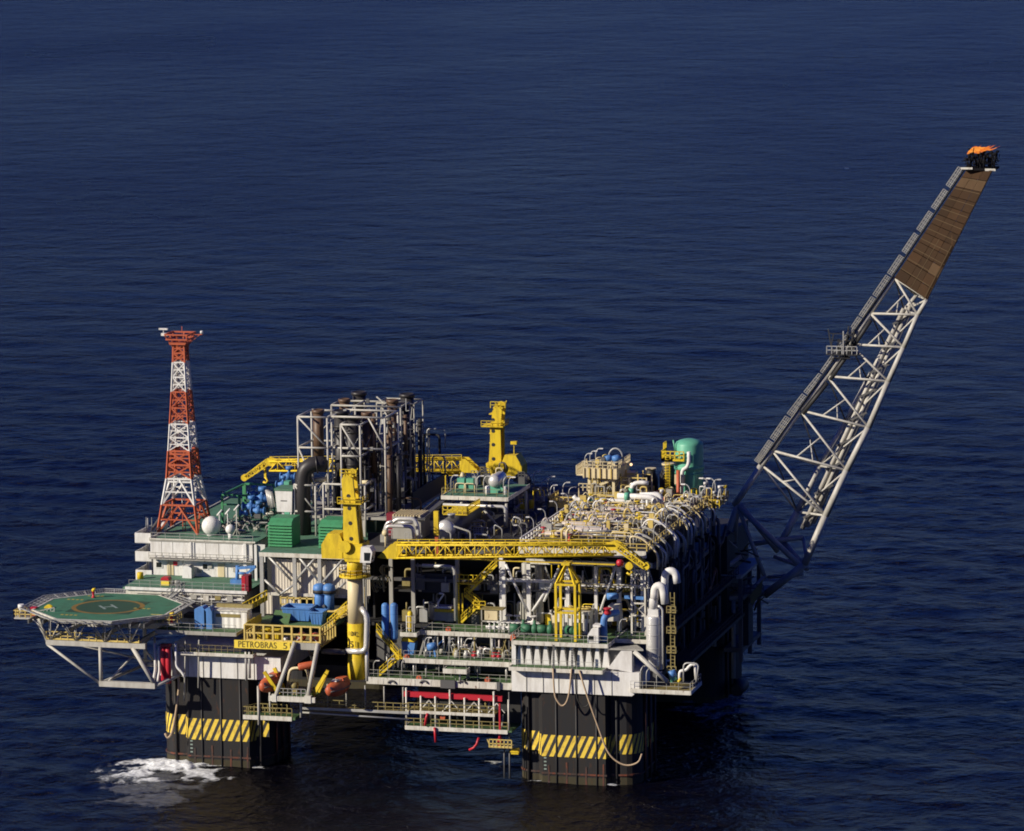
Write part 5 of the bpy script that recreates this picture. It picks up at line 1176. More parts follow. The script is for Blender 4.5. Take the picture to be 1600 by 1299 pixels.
for px_, py_, Y, lb in ((701,985,3.6,'orange buoy box on the edge of the manifold deck'),(802,997,-.2,'orange buoy box on the corner of the pump deck'),(636,1028,.6,'orange buoy box at the left end of the valve deck'),(655,1061,-.6,'orange buoy box at the left of the thick white edge'),(762,1064,-.5,'larger orange buoy box at the right of the thick white edge'),(692,1121,-1.5,'orange buoy box on the hanging deck')):
    c = at(px_,py_,Y=Y); KF.put((c.x,Y,c.z-.35), lb, 0, (1.15,1.15,1.15))
for i in range(11):
    x = aX(765+i*7.5,981,3.9); KW.put((x,3.9,20.8), 'white hand valve in the row along the manifold deck edge', 1.57*(i%2), (1.2,1.2,1.5))
for px_, lb in ((806,'green pump at the left end of the pump deck'),(824,'small green pump left of the tall green one'),(848,'big green pump just left of the yellow jib rest'),(893,'green pump between the legs of the yellow jib rest')):
    x = aX(px_,988,3); KP.put((x,3,20.9), lb, rnd.uniform(-.6,.6), (1.7,1.7,1.9))
for i, (px_, py_, Y, s_) in enumerate(((650,1046,.5,.85),(686,1048,.6,.9),(705,1046,.7,.9),(746,1049,.8,.85),(733,1048,.4,.9),(606,1056,-.5,.9),(628,1056,-.5,.9),(584,1056,-.5,.8))):
    c = at(px_,py_,Y=Y); KL.put((c.x,Y,14.35), 'grey gooseneck lamp on the lower deck in the shade', rnd.uniform(-.5,.9), (s_,s_,s_))
for i, (px_, Y) in enumerate(((664,1.5),(702,.4),(727,2),(668,3.6))):
    KL.put((aX(px_,1028,Y),Y,17.25), 'grey gooseneck lamp on the valve deck', 1.2 if i % 2 else 0, (.95,.95,.95))
# valve deck machinery
bp = T('blue_pump', 'blue pump set on the valve deck', 'pump', (4, 2, 17.25)); x = aX(676,1012,2)
P('motor', MB().tube((x-.7,2,18.6),(x+.5,2,18.9),.55,12), M['blue'], bp); P('stand', MB().bar((x-.5,2,17.2),(x-.3,2,18.5),.25).bar((x+.4,2,17.2),(x+.2,2,18.5),.25).bar((x+.5,2,18.8),(x+1.5,2.4,19.6),.2), M['blue'], bp)
bp = T('blue_bin', 'dark blue bin under the caged yellow cylinder', 'bin', (0, 3, 17.25)); x = aX(640,1010,3)
P('tub', MB().prismy([(x-.9,17.25),(x+.7,17.25),(x+1.0,19.0),(x-1.1,19.3)],2.4,4), M['blue'], bp); P('lid', MB().box(x-1.0,x+.9,2.3,4.1,19.2,19.7), M['yellow'], bp)
for i in range(64):
    x = rnd.uniform(1.5,16.5); y = rnd.uniform(1.4,6); k = i % 4; mt = rnd.choice(['galv','pink','steel','pipe','galv','dgrey','olive'])
    cn = {'galv':'silver','pink':'pinkish','steel':'grey','pipe':'bright','maroon':'maroon','dgrey':'dark grey','olive':'dull yellow'}[mt]
    if k == 0: m_, nm = MB().path(fil([(x,y,17.2),(x,y,18.6),(x+rnd.uniform(.6,2),y,18.6),(x+2,y+.3,17.2)],.4), rnd.uniform(.08,.18), 7), 'looped pipe'
    elif k == 1: m_, nm = MB().lathe([(.1,0),(.45,.05),(.45,.7),(.3,.9),(.3,1.2)], (x,y,17.2), n=12), 'filter pot'
    elif k == 2: m_, nm = MB().tube((x,y,17.2),(x,y,20.2),rnd.uniform(.08,.16),7), 'riser'
    else: m_, nm = MB().bar((x,y,17.2),(x+.9,y,20.1),.12).bar((x+1.4,y,17.2),(x+.6,y,19.9),.1), 'crossed struts'
    S(nm.replace(' ','_'), m_, M[mt], cn+' '+nm+' crowded on the valve deck', nm, 'machinery crowded on the valve deck')
for px_, lb in ((772,'red valve left in the crowd on the valve deck'),(779,'red valve right in the crowd on the valve deck'),(741,'red valve under the manifold deck')): KR.put((aX(px_,1020,1.5),1.5,17.25), lb, 0, (.9,.9,1.0))
# lower deck kit
for i in range(14):
    x = rnd.uniform(-4,16); y = rnd.uniform(3,6); S('deck_pipe', MB().tube((x,y,14.3),(x+rnd.uniform(-.3,.3),y,16.6),rnd.uniform(.08,.2),7), M[rnd.choice(['galv','steel','white'])], 'upright pipe in the shade on the lower deck', 'pipe', 'upright pipes on the lower deck')
for px_ in (612, 662, 722): 
    p = at(px_,1068,Y=-1.15); S('mooring_eye', MB().path([(p.x+.55*math.cos(R(30*i)),-1.15,p.z+.4*math.sin(R(30*i))) for i in range(7)], .14, 7), M['dgrey'], {612:'dark mooring eye left of centre on the thick white edge',662:'dark mooring eye in the middle of the thick white edge',722:'dark mooring eye right of centre on the thick white edge'}[px_], 'mooring eye')
for px_, w_ in ((700,2.2),(779,.5)):
    p = at(px_,1072,Y=-1.1); S('edge_chute', MB().box(p.x-w_/2,p.x+w_/2,-1.35,-1.03,13.3,14.5), M['dgrey'], {700:'dark wide chute over the thick white edge',779:'dark narrow chute over the thick white edge'}[px_], 'chute')
# ------------------------------------------------------------------ hanging deck under the lower deck
hx0, hx1 = aX(634,1120,-2), aX(800,1140,-2)
hd = T('hanging_deck', 'two tier deck slung below the rig under a red beam', 'deck', ((hx0+hx1)/2, -1, 7))
P('red_beam', MB().bar(at(630,1084,Y=-1.6), at(785,1092,Y=-1.6), .5, .75), M['red'], hd)
P('upper_floor', MB().box(hx0+.3, hx0+13.5, -2.2, 1, 9.75, 9.95), M['olive'], hd)
P('upper_edge', MB().box(hx0+.3, hx0+13.5, -2.3, -2.2, 9.55, 10.0), M['fascia'], hd)
P('lower_floor', MB().box(hx0, hx1, -2.2, 3, 7.35, 7.6), M['deck'], hd)
P('lower_edge', MB().box(hx0, hx1-.6, -2.3, -2.2, 7.1, 7.7).box(hx0-.1,hx0,-2.2,3,7.1,7.7), M['fascia'], hd)
P('railing', MB().rail([(hx0+.3,-2.2,10),(hx0+13.5,-2.2,10)], 1.1, 1.1, .045).rail([(hx0,-2.2,7.7),(hx1-.6,-2.2,7.7)], 1.1, 1.3, .045), M['olive'], hd)
for k in range(8): x = hx0+.15+k*(hx1-hx0-.6)/7; P('hanger', MB().tube((x,-2.1,7.6),(x,-2.1,12.2 if k % 3 else 13.3),.14,8), M['fascia'], hd)
for k in range(4): x = hx0+2.2+k*3.4; P('knee', MB().bar((x,-2.1,10),(x+1.4,-2.1,11.6),.16).bar((x+2.6,-2.1,10.2),(x+1.4,-2.1,11.6),.12), M['fascia'], hd)
P('back_screen', MB().box(hx0+.5, hx1, 3, 3.2, 7.6, 13.2), M['dark'], hd)
for i in range(16):
    x = rnd.uniform(hx0+1,hx1-1); lo = i % 2; z = 7.65 if lo else 10; S('slung_pipe', MB().tube((x,rnd.uniform(-1.4,1.5),z),(x,rnd.uniform(-1.4,1.5),z+rnd.uniform(1.2,2)),rnd.uniform(.08,.2),7), M[rnd.choice(['galv','steel','dgrey','olive'])], 'short upright pipe on the lower tier of the hanging deck' if lo else 'short upright pipe on the upper tier of the hanging deck', 'pipe', 'short pipes on the hanging deck')
for k, (pts, lb) in enumerate(((((668,1115),(666,1122),(664,1134)),'short red hose end at the left of the hanging deck'),(((679,1137),(680,1148),(681,1160)),'straight red hose dangling over the water'),(((748,1153),(745,1163),(740,1169),(733,1172)),'curved red hose swinging over the water'))):
    S('red_hose', MB().path([at(a,b_,Y=-2.5) for a,b_ in pts], .19, 8), M['red'], lb, 'hose')
rx = aX(782,1110,-2); S('red_post', MB().box(rx-.2,rx+.05,-2.3,-2.1,7.7,11.6), M['red'], 'red post at the right end of the hanging deck', 'post')
px0, px1 = aX(763,1160,-2), aX(801,1160,-2)
bk = T('work_basket', 'small yellow railed work basket hanging left of the near column', 'basket', ((px0+px1)/2, -2, 5))
P('floor', MB().box(px0+.6,px1-.2,-2.5,-.4,5.0,5.2), M['steel'], bk); P('railing', MB().rail([(px0+.3,-2.6,5.1),(px1,-2.6,5.1)],1.2,.6,.07,kick=.3).bar((px0+.5,-2.6,5.1),(px0,-2.6,6.3),.12), M['railyel'], bk)
P('hanger', MB().tube((px1-.6,-1.5,5.2),(px1-.6,-1.5,13.2),.1,6).tube((px0+1.6,-1.5,6.5),(px0+1.6,-1.5,7.2),.1,6), M['dgrey'], bk)
P('hanging_leg', MB().tube((px1-.7,-1.2,5),(px1-.7,-1.2,0.3),.13,6).tube((px1-1.5,-1.2,5),(px1-1.5,-1.2,.3),.13,6), M['dgrey'], bk)
S('red_pump', MB().box(px0+1.2,px0+1.9,-1.8,-1.2,5.2,6.2).lathe([(.2,0),(.2,.9)],(px0+1.6,-1.5,6.1),n=8), M['red'], 'red pump head standing in the small work basket', 'pump')
x = aX(806,1176,-1.5); S('yellow_fender', MB().box(x-.6,x+.5,-2.0,-1.3,4.1,4.9).box(x-.7,x+.6,-2.1,-1.2,4.4,4.55), M['yellow'], 'small yellow fender box at the left edge of the near column', 'fender')
# ------------------------------------------------------------------ top of the middle block
MZ = 32.1
def mid_arch(pts, r, Y, label):
    S('arch_pipe', MB().path(fil([at(a,b_,Y=Y) for a,b_ in pts],.7,4), r, 12), M['pipe'], label, 'pipe')
mid_arch(((605,850),(603,822),(645,823),(648,850)), .27, 7, 'front silver arch pipe above the jib heel')
mid_arch(((612,818),(620,811),(648,811),(653,824),(655,850)), .3, 10, 'rear silver arch pipe above the jib heel')
mid_arch(((600,832),(604,817),(613,815)), .22, 9, 'short silver elbow left of the two arch pipes')
mid_arch(((622,817),(645,817)), .22, 8.5, 'short silver pipe between the two arch pipes')
c = at(602,833,Y=6); S('white_ball', MB().sphere(c,.5,12).tube((c.x,6,MZ),(c.x,6,c.z),.12,8), M['cream'], 'small cream ball on a stem left of the arch pipes', 'float')
p0, p1 = at(655,812,Y=14), at(690,783,Z=35.2)
S('cable_bridge', MB().bar(p0,p1,1.5,.15).bar(p0+Vector((-.8,0,.1)),p1+Vector((-.8,0,.1)),.12,.5).bar(p0+Vector((.8,0,.1)),p1+Vector((.8,0,.1)),.12,.5), M['dgrey'], 'dark sloping cable bridge right of the arch pipes', 'cable bridge')
q = at(640,808,Y=16); t = T('cream_cooler', 'flat cream cooler with a ribbed top behind the arch pipes', 'cooler', (q.x,17,MZ))
P('casing', MB().box(q.x-2.4,q.x+2,15,20,MZ,q.z+.2), M['steel'], t); cc = MB()
for i in range(10): cc.box(q.x-2.4+i*.45,q.x-2.2+i*.45,15.1,19.9,q.z+.2,q.z+.45)
P('ribs', cc, M['cream'], t)
q = at(617,806,Y=18); S('maroon_box', MB().box(q.x-1.2,q.x+1.0,17.5,19,MZ,q.z+.4), M['maroon'], 'low maroon box left of the cream cooler', 'box')
q = at(682,842,Y=6); t = T('yellow_gantry', 'slim yellow ladder post with a red lower half', 'post', (q.x,6,MZ)); P('upper', MB().box(q.x-.35,q.x+.35,5.8,6.4,MZ+2.4,aZ(682,799,6)), M['yellow'], t); P('lower', MB().box(q.x-.2,q.x+.3,5.8,6.3,MZ-1,MZ+2.4), M['torange'], t)
v0 = at(694,829,Z=33.9)
sv = T('separator_vessel', 'big grey horizontal vessel with a bright domed end above the jib', 'vessel', (v0.x, v0.y+6, MZ))
P('shell', MB().lathe([(1.42,0.7),(1.42,16)], (v0.x,v0.y,33.9), (0,1,0), 28), M['dgrey'], sv)
P('dome', MB().lathe([(.05,0),(.6,.06),(1.05,.22),(1.3,.45),(1.43,.75),(1.43,1.2)], (v0.x,v0.y,33.9), (0,1,0), 28), M['pipe'], sv)  # paler than the shell: sunlight on this end put into its colour
for yy in (3,10): P('saddle', MB().box(v0.x-1.3,v0.x+1.3,v0.y+yy,v0.y+yy+.5,MZ,33.2), M['steel'], sv)
P('platform', MB().box(v0.x-1.6,v0.x+2.2,v0.y+5,v0.y+12,35.35,35.5).rail([(v0.x-1.6,v0.y+5,35.5),(v0.x+2.2,v0.y+5,35.5),(v0.x+2.2,v0.y+12,35.5)],1.2,.7,.06), M['yellow'], sv)
P('manway', MB().lathe([(.45,0),(.5,.5),(.6,.5),(.6,.7)], (v0.x+.3,v0.y+3,35.2), n=14), M['galv'], sv)
for i in range(56):
    x = rnd.uniform(-7,9); y = rnd.uniform(11,48); L_ = rnd.uniform(1,3.5); r = rnd.uniform(.07,.2); k = i % 4; mt = rnd.choice(['galv','steel','pipe','dgrey','olive','galv','railyel'])
    m_ = [MB().path(fil([(x,y,MZ),(x,y,MZ+rnd.uniform(.8,2.6)),(x+L_,y,MZ+1.6),(x+L_,y,MZ)],.4),r,7), MB().tube((x,y,MZ+.5),(x,y+L_*2,MZ+.6),r*1.4,8).box(x-.15,x+.15,y+.2,y+.5,MZ,MZ+.5), MB().rail([(x,y,MZ),(x+L_,y,MZ)],1.3,.7,.05), MB().box(x-.5,x+.5,y-.4,y+.4,MZ,MZ+r*9).lathe([(.2,0),(.2,r*6)],(x,y,MZ+r*9),n=8)][k]
    S(['mid_roof_hoop','mid_roof_line','mid_roof_rail','mid_roof_unit'][k], m_, M[mt], {'galv':'silver','steel':'grey','pipe':'bright','dgrey':'dark grey','olive':'dull yellow','railyel':'pale yellow'}[mt]+[' pipe hoop',' low pipe line',' guard rail',' small capped unit'][k]+' around the big horizontal vessel', ['pipe','pipe','guard rail','unit'][k], 'small fittings around the big horizontal vessel')
# raised equipment deck
ey = 27; ez = aZ(740,777,ey); e0, e1 = aX(690,777,ey), aX(793,778,ey)
ed_ = deck('raised_deck', 'raised pale edged deck with a white vessel in front of the far crane', e0, e1, ey, 40, ez, .5, rail=('front','left'), floor='roofgreen', fas='fascia', railm='olive')
for (a,y) in ((e1-.3,ey+.4),(e0+3,ey+.4),(e1-.3,39),(e0+3,39)): P('leg', MB().tube((a,y,MZ),(a,y,ez-.9),.22,8), M['boom'], ed_)
P('brace', MB().tube((e0+5.6,ey+.3,ez-.9),(e0+8.8,ey+.3,MZ),.18,8), M['boom'], ed_)
P('gutter_pipe', MB().path(fil([(e0+.4,ey-.6,ez-1.2),(e1-.2,ey-.6,ez-1.2),(e1-.2,ey-.6,MZ+.5)],.5), .24, 10), M['pipe'], ed_)
c = at(773,752,Y=31); wv = T('white_drum', 'white horizontal drum with a round end on the raised deck', 'vessel', (c.x,31,ez))
P('shell', MB().capsule((c.x,30.2,c.z), .98, 5, (0,1,0), 24, .7), M['pipe'], wv); P('saddle', MB().box(c.x-.8,c.x+.8,31,31.4,ez,c.z-.5).box(c.x-.8,c.x+.8,33.5,33.9,ez,c.z-.5), M['mint'], wv)
for px_, py_, s_, lb in ((762,770,.42,'small white bottle left of the white drum'),(789,762,.3,'slim white bottle right of the white drum')):
    c = at(px_,py_,Y=29.5); S('white_bottle', MB().capsule((c.x,29.5,ez), s_, 1.4, n=12), M['white'], lb, 'bottle')
for px_, lb in ((722,'mint green pump at the left of the raised deck'),(736,'mint green pump near the middle of the raised deck')):
    c = at(px_,757,Y=31); t = T('mint_pump', lb, 'pump', (c.x,31,ez)); P('motor', MB().box(c.x-.6,c.x+.5,30.4,31.4,ez+.6,ez+2.2), M['mint'], t); P('frame', MB().path(fil([(c.x-.8,30.2,ez),(c.x-.8,30.2,ez+1.5),(c.x+.8,30.2,ez+1.5),(c.x+.8,30.2,ez)],.4),.1,6), M['cream'], t)
for px_, lb in ((705,'gooseneck lamp at the left edge of the raised deck'),(745,'gooseneck lamp on the raised deck beside the mint pumps'),(756,'gooseneck lamp on the raised deck left of the white drum'),(795,'bent gooseneck lamp at the right corner of the raised deck'),(787,'gooseneck lamp on the raised deck right of the white drum')):
    KL.put((aX(px_,776,28),28,ez+.05), lb, rnd.uniform(-.6,.6), (1,1,1))
for i in range(34):
    x = rnd.uniform(e0+.5,e1-.5); y = rnd.uniform(33,52); z = ez if y < 40 else MZ; k = i % 3; mt = rnd.choice(['galv','yellow','steel','dgrey','olive','cream'])
    cn = {'galv':'silver','yellow':'yellow','steel':'grey','dgrey':'dark','olive':'dull yellow','cream':'cream'}[mt]; h = rnd.uniform(1.5,4)
    m_ = [MB().path(fil([(x,y,z),(x,y,z+h),(x+1,y,z+h),(x+1.1,y,z+h-1)],.4),.11,6), MB().box(x-.5,x+.5,y-.4,y+.4,z,z+h*.5).rail([(x-.5,y-.4,z+h*.5),(x+.5,y-.4,z+h*.5)],.8,.5,.05), MB().lathe([(.4,0),(.4,h*.7),(.2,h*.85)],(x,y,z),n=12)][k]
    S(['bent_pipe','junction_box','filter_pot'][k], m_, M[mt], cn+[' bent pipe',' railed junction box',' filter pot'][k]+' behind the white drum below the far crane', ['pipe','box','filter pot'][k], 'machinery below the far crane')
# dark shapes at the back edge in the gap between the two roofs
for i, (px_, py_, w_, h_) in enumerate(((818,770,3,6),(830,765,2.4,5),(842,778,2.6,6),(852,772,2.2,6.5),(862,786,2.0,5))):
    c = at(px_,py_,Y=60); t = T('rear_cabinet', ['far dark equipment cabinet nearest the far crane','far dark equipment cabinet second from the far crane','far dark equipment cabinet in the middle of the gap between the roofs','far dark equipment cabinet fourth from the far crane','far dark equipment cabinet nearest the right roof'][i], 'cabinet', (c.x,60,24), 'dark cabinets at the rear edge')
    P('body', MB().box(c.x-w_/2,c.x+w_/2,59,62,20.6,c.z), M['dark'], t); P('pipe_loop', MB().path(fil([(c.x-w_/2,58.8,c.z-3),(c.x-w_/2,58.8,c.z+1.2),(c.x+w_/3,58.8,c.z+1.2),(c.x+w_/3,58.8,c.z-1)],.5),.14,6), M['olive'], t)
    KL.put((c.x+.8,58.6,c.z), 'gooseneck lamp on a far dark equipment cabinet', rnd.uniform(0,2))
q = at(818,752,Y=62); S('hose_drum', MB().lathe([(1.3,-.5),(1.3,.5)],(q.x,62,q.z),(0.6,1,0),16).path([(q.x+1.35*math.cos(R(20*i)),61.3,q.z+1.35*math.sin(R(20*i))) for i in range(10)],.2,8).bar((q.x,62,20.6),(q.x,62,q.z),.6), M['dgrey'], 'round dark hose drum right of the far crane', 'hose drum')
# things in the gap
for i in range(26):
    x = rnd.uniform(8,14.5); y = rnd.uniform(14,50); z = MZ if x < 13 else 31; r = rnd.uniform(.08,.2)
    mt = rnd.choice(['galv','dgrey','dark','steel','dgrey']); k = i % 2
    m_ = MB().tube((x,y,z),(x,y+rnd.uniform(2,6),z+.3),r,7).box(x-.1,x+.1,y,y+.2,z-.2,z+.4) if k else MB().path(fil([(x,y,z),(x,y,z+rnd.uniform(1,2.5)),(x+1.2,y,z+1.5),(x+1.2,y,z)],.4),r,7)
    S('gap_pipe', m_, M[mt], {'galv':'silver','dgrey':'dark grey','dark':'black','steel':'grey'}[mt]+(' low pipe' if k else ' hooped pipe')+' in the shaded gap between the two roofs', 'pipe', 'pipes in the gap between the roofs')
# ------------------------------------------------------------------ right process module
RZ = 33.4; QX0, QX1, QY0, QY1 = 16.7, 35.6, 8.0, 51.0
rm_ = T('right_module', 'tall open process module with white posts on the right of the rig', 'module', (26, 30, 20.8), 'modules of the rig')
P('roof_plate', MB().box(QX0, QX1, 4.5, QY1, RZ-.45, RZ), M['dark'], rm_)
P('roof_beam', MB().box(QX0, QX1, 7.9, 8.4, 30.4, 31.1).box(QX0, QX1, 4.3, 4.7, RZ-.9, RZ+.1).box(QX0-.2, QX0, 4.5, QY1, RZ-.6, RZ+.1), M['fascia'], rm_)
P('mid_floor', MB().box(QX0, QX1, 8.3, QY1, 26.2, 26.5), M['dgrey'], rm_)
P('mid_beam', MB().box(aX(780,908,8), aX(872,908,8), 7.95, 8.3, aZ(820,910,8), aZ(820,905,8)).box(aX(905,915,8), QX1, 7.95, 8.3, aZ(960,918,8), aZ(960,913,8)), M['white'], rm_)
P('inner_wall', MB().box(QX0+.5, QX1-.5, 21, 21.3, 20.8, 32.9), M['dark'], rm_)  # deep shade of the bay put into this wall's black
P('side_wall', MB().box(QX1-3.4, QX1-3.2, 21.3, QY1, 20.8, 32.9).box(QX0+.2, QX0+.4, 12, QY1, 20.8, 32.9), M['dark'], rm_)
for px_, w_ in ((787,.55),(826,.6),(887,.5),(931,.45),(967,.62),(1003,.35)): x = aX(px_,920,8); P('post', MB().box(x-w_/2,x+w_/2,7.9,8.4,20.9,30.6), M['white'], rm_)
for a, b_ in (((790,882),(824,955)),((873,888),(850,940)),((964,880),(938,955)),((832,955),(852,925))): P('brace', MB().tube(at(*a,Y=7.9),at(*b_,Y=7.9),.2,8), M['white'], rm_)
P('floor_rail', MB().rail([(aX(905,913,7.9),7.9,26.5),(QX1,7.9,26.5)],1.2,1.1,.05), M['olive'], rm_)
# right flank, all in shade: posts, floors, braces
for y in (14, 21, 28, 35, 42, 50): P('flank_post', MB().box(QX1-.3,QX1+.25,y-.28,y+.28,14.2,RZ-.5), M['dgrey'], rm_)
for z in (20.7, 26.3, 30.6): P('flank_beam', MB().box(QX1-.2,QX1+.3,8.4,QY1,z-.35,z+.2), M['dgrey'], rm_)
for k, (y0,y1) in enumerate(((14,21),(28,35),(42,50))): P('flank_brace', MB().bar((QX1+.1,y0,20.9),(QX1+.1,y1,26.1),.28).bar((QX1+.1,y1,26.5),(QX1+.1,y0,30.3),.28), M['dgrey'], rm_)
for px_, r, lb in ((822,.62,'fat grey upright silo left of the white brace foot'),(843,.58,'fat grey upright silo right of the white brace foot')):
    x = aX(px_,920,9.6); vcyl('grey_silo', lb, 'silo', x, 9.6, 20.9, 30.3, r, 'steel', 'pair of grey silos', True, .3)
x = aX(887,930,9.4); S('white_column_pipe', MB().tube((x,9.4,20.9),(x,9.4,30.3),.45,12), M['white'], 'thick white upright pipe behind the yellow jib rest', 'pipe')
hx0, hx1 = aX(866,978,4), aX(917,978,4)
hs = T('white_module_box', 'white ribbed equipment house behind the yellow jib rest', 'house', ((hx0+hx1)/2, 6, 20.9))
P('wall', MB().box(hx0,hx1,4.6,8,20.9,24.0), M['white'], hs); rb_ = MB()
for i in range(9): x = hx0+(hx1-hx0)*i/8; rb_.box(x-.09,x+.09,4.5,4.6,20.9,24.1)
P('ribs', rb_, M['fascia'], hs)
for i in range(4): x = hx0+.5+i*1.3; P('vent', MB().box(x,x+.8,4.53,4.6,23.2,23.7), M['olive'], hs)
for i in range(5): x = hx0+.3+i*1.15; P('vent', MB().box(x,x+.4,4.5,4.6,21.3,22.6), M['dgrey'], hs)
P('roof', MB().box(hx0-.2,hx1+.2,4.4,8,24.0,24.2), M['fascia'], hs)
for i in range(10):
    x = rnd.uniform(hx0,hx1); S('cable_coil', MB().path([(x+.6*math.cos(R(40*j)),6+.6*math.sin(R(40*j)),24.3+j*.03) for j in range(12)],.1,6), M['railyel'], 'dull yellow coil on the roof of the white ribbed house', 'coil', 'coils on the white ribbed house')
cb = T('winch_cab', 'white hooded cab with a dark window on the pump deck', 'cab', (29.5, -1, 20.9)); x0, x1 = aX(919,1000,-1), aX(936,1000,-1)
P('hood', MB().prismy([(x0,20.9),(x1,20.9),(x1,23.2),(x0+.6,23.0),(x0,22.0)],-1.4,1), M['white'], cb); P('pane', MB().box(x0+.2,x0+.9,-1.43,-1.4,21.3,22.0), M['glass'], cb); P('roof_box', MB().box(x0+.7,x1+.2,-1,.6,23.2,23.5), M['white'], cb)
S('blue_bent_pipe', MB().path(fil([(aX(944,992,0),0,20.9),(aX(943,975,0),0,23.8),(aX(946,970,0),.2,24.8),(aX(960,972,0),2,24.9)],1.0,5),.5,12), M['blue'], 'thick blue bent pipe beside the white hooded cab', 'pipe')
x = aX(949,963,0); S('red_actuator', MB().lathe([(.5,0),(.55,.3),(.3,.7),(.6,.75),(.6,.95)],(x,.2,24.9),n=14), M['red'], 'red valve head on top of the blue bent pipe', 'valve')
x0, x1 = aX(976,935,6), aX(1006,935,6); S('blue_beam', MB().bar((x0,6,aZ(976,933,6)),(x1,6,aZ(1006,935,6)),.35,.45), M['blue'], 'thin blue beam across the white truss tower', 'beam')
x0, x1 = aX(956,945,7.4), aX(962,945,7.4); t = T('blue_winch', 'small blue winch on the white posts beside the truss tower', 'winch', (x0,7,25)); P('drum', MB().tube((x0-.6,7.2,aZ(956,933,7)),(x1+.4,7.2,aZ(956,931,7)),.5,10), M['blue'], t); P('arm', MB().bar((x1,7.2,aZ(962,930,7)),(aX(972,923,7),7.2,aZ(972,921,7)),.3), M['dark'], t)
S('white_hopper', MB().prismy([(aX(945,965,6),aZ(945,970,6)),(aX(970,968,6),aZ(970,970,6)),(aX(968,945,6),aZ(968,945,6)),(aX(952,945,6),aZ(952,945,6))],5.5,7.4), M['fascia'], 'white tapered hopper left of the truss tower', 'hopper')
tt = T('truss_tower', 'slim white truss tower at the right end of the module', 'tower', (33, 6, 20.9)); x0, x1 = aX(988,930,6), aX(1009,930,6)
for x in (x0,x1):
    for y in (5.6,7.6): P('post', MB().bar((x,y,20.9),(x,y,30.6),.26), M['fascia'], tt)
m_ = MB()
for z in (23.8,25.6,28.2,30.4): m_.bar((x0,5.6,z),(x1,5.6,z),.22)
m_.bar((x0,5.6,23.8),(x1,5.6,25.6),.14).bar((x1,5.6,23.8),(x0,5.6,25.6),.14).bar((x0,5.6,28.6),((x0+x1)/2,5.6,30.3),.16).bar((x1,5.6,28.6),((x0+x1)/2,5.6,30.3),.16)
P('lacing', m_, M['fascia'], tt)
for px_, py_, lb in ((795,970,'white hand valve under the fat silos'),(833,972,'white hand valve left of the white ribbed house'),(808,962,'white box like valve beside the left white post')): KW.put((aX(px_,py_,6.5),6.5,20.9), lb, 0, (1.8,1.6,1.9))
for i in range(130):
    x = rnd.uniform(13.5,34.5); y = rnd.uniform(8.6,13); lo = i % 2; z = 20.9 if lo else 26.5; zt = rnd.uniform(1.5,4.5); r = rnd.uniform(.07,.22); k = (i//2) % 3
    mt = rnd.choice(['white','galv','steel','cream','pipe','yellow','pink']); cn = {'white':'white','galv':'silver','steel':'grey','cream':'cream','pipe':'bright','yellow':'yellow','pink':'pinkish'}[mt]
    m_ = [MB().tube((x,y,z),(x,y,z+zt),r,7), MB().path(fil([(x,y,z),(x,y,z+zt),(x+rnd.uniform(1,2.5),y,z+zt),(x+2.5,y,z+.5)],.4),r,7), MB().box(x-.4,x+.4,y-.3,y+.3,z,z+zt*.5)][k]
    S(['upright_pipe','looped_pipe','equipment_box'][k], m_, M[mt], cn+[' upright pipe',' looped pipe',' equipment box'][k]+(' on the lower floor of the right module' if lo else ' on the middle floor of the right module'), ['pipe','pipe','box'][k], 'machinery inside the right module')
for i in range(60):
    x = rnd.uniform(-4,13); y = rnd.uniform(8.8,14); lo = i % 3; z = 20.9 if lo else 25.6; mt = rnd.choice(['steel','galv','olive','galv','dgrey']); zt = rnd.uniform(1,3.4)
    m_ = MB().path(fil([(x,y,z),(x,y,z+zt),(x+1.4,y,z+zt),(x+1.4,y,z)],.4),rnd.uniform(.08,.2),7) if i % 2 else MB().box(x-.6,x+.6,y-.4,y+.4,z,z+zt*.7).tube((x,y,z+zt*.7),(x,y,z+zt*1.2),.12,6)
    S('bay_pipe' if i % 2 else 'bay_machine', m_, M[mt], {'steel':'grey','dgrey':'dark grey','olive':'dull yellow','galv':'silver'}[mt]+(' looped pipe' if i % 2 else ' machine box')+' in the dark middle bay', 'pipe' if i % 2 else 'machine', 'machinery in the dark middle bay')
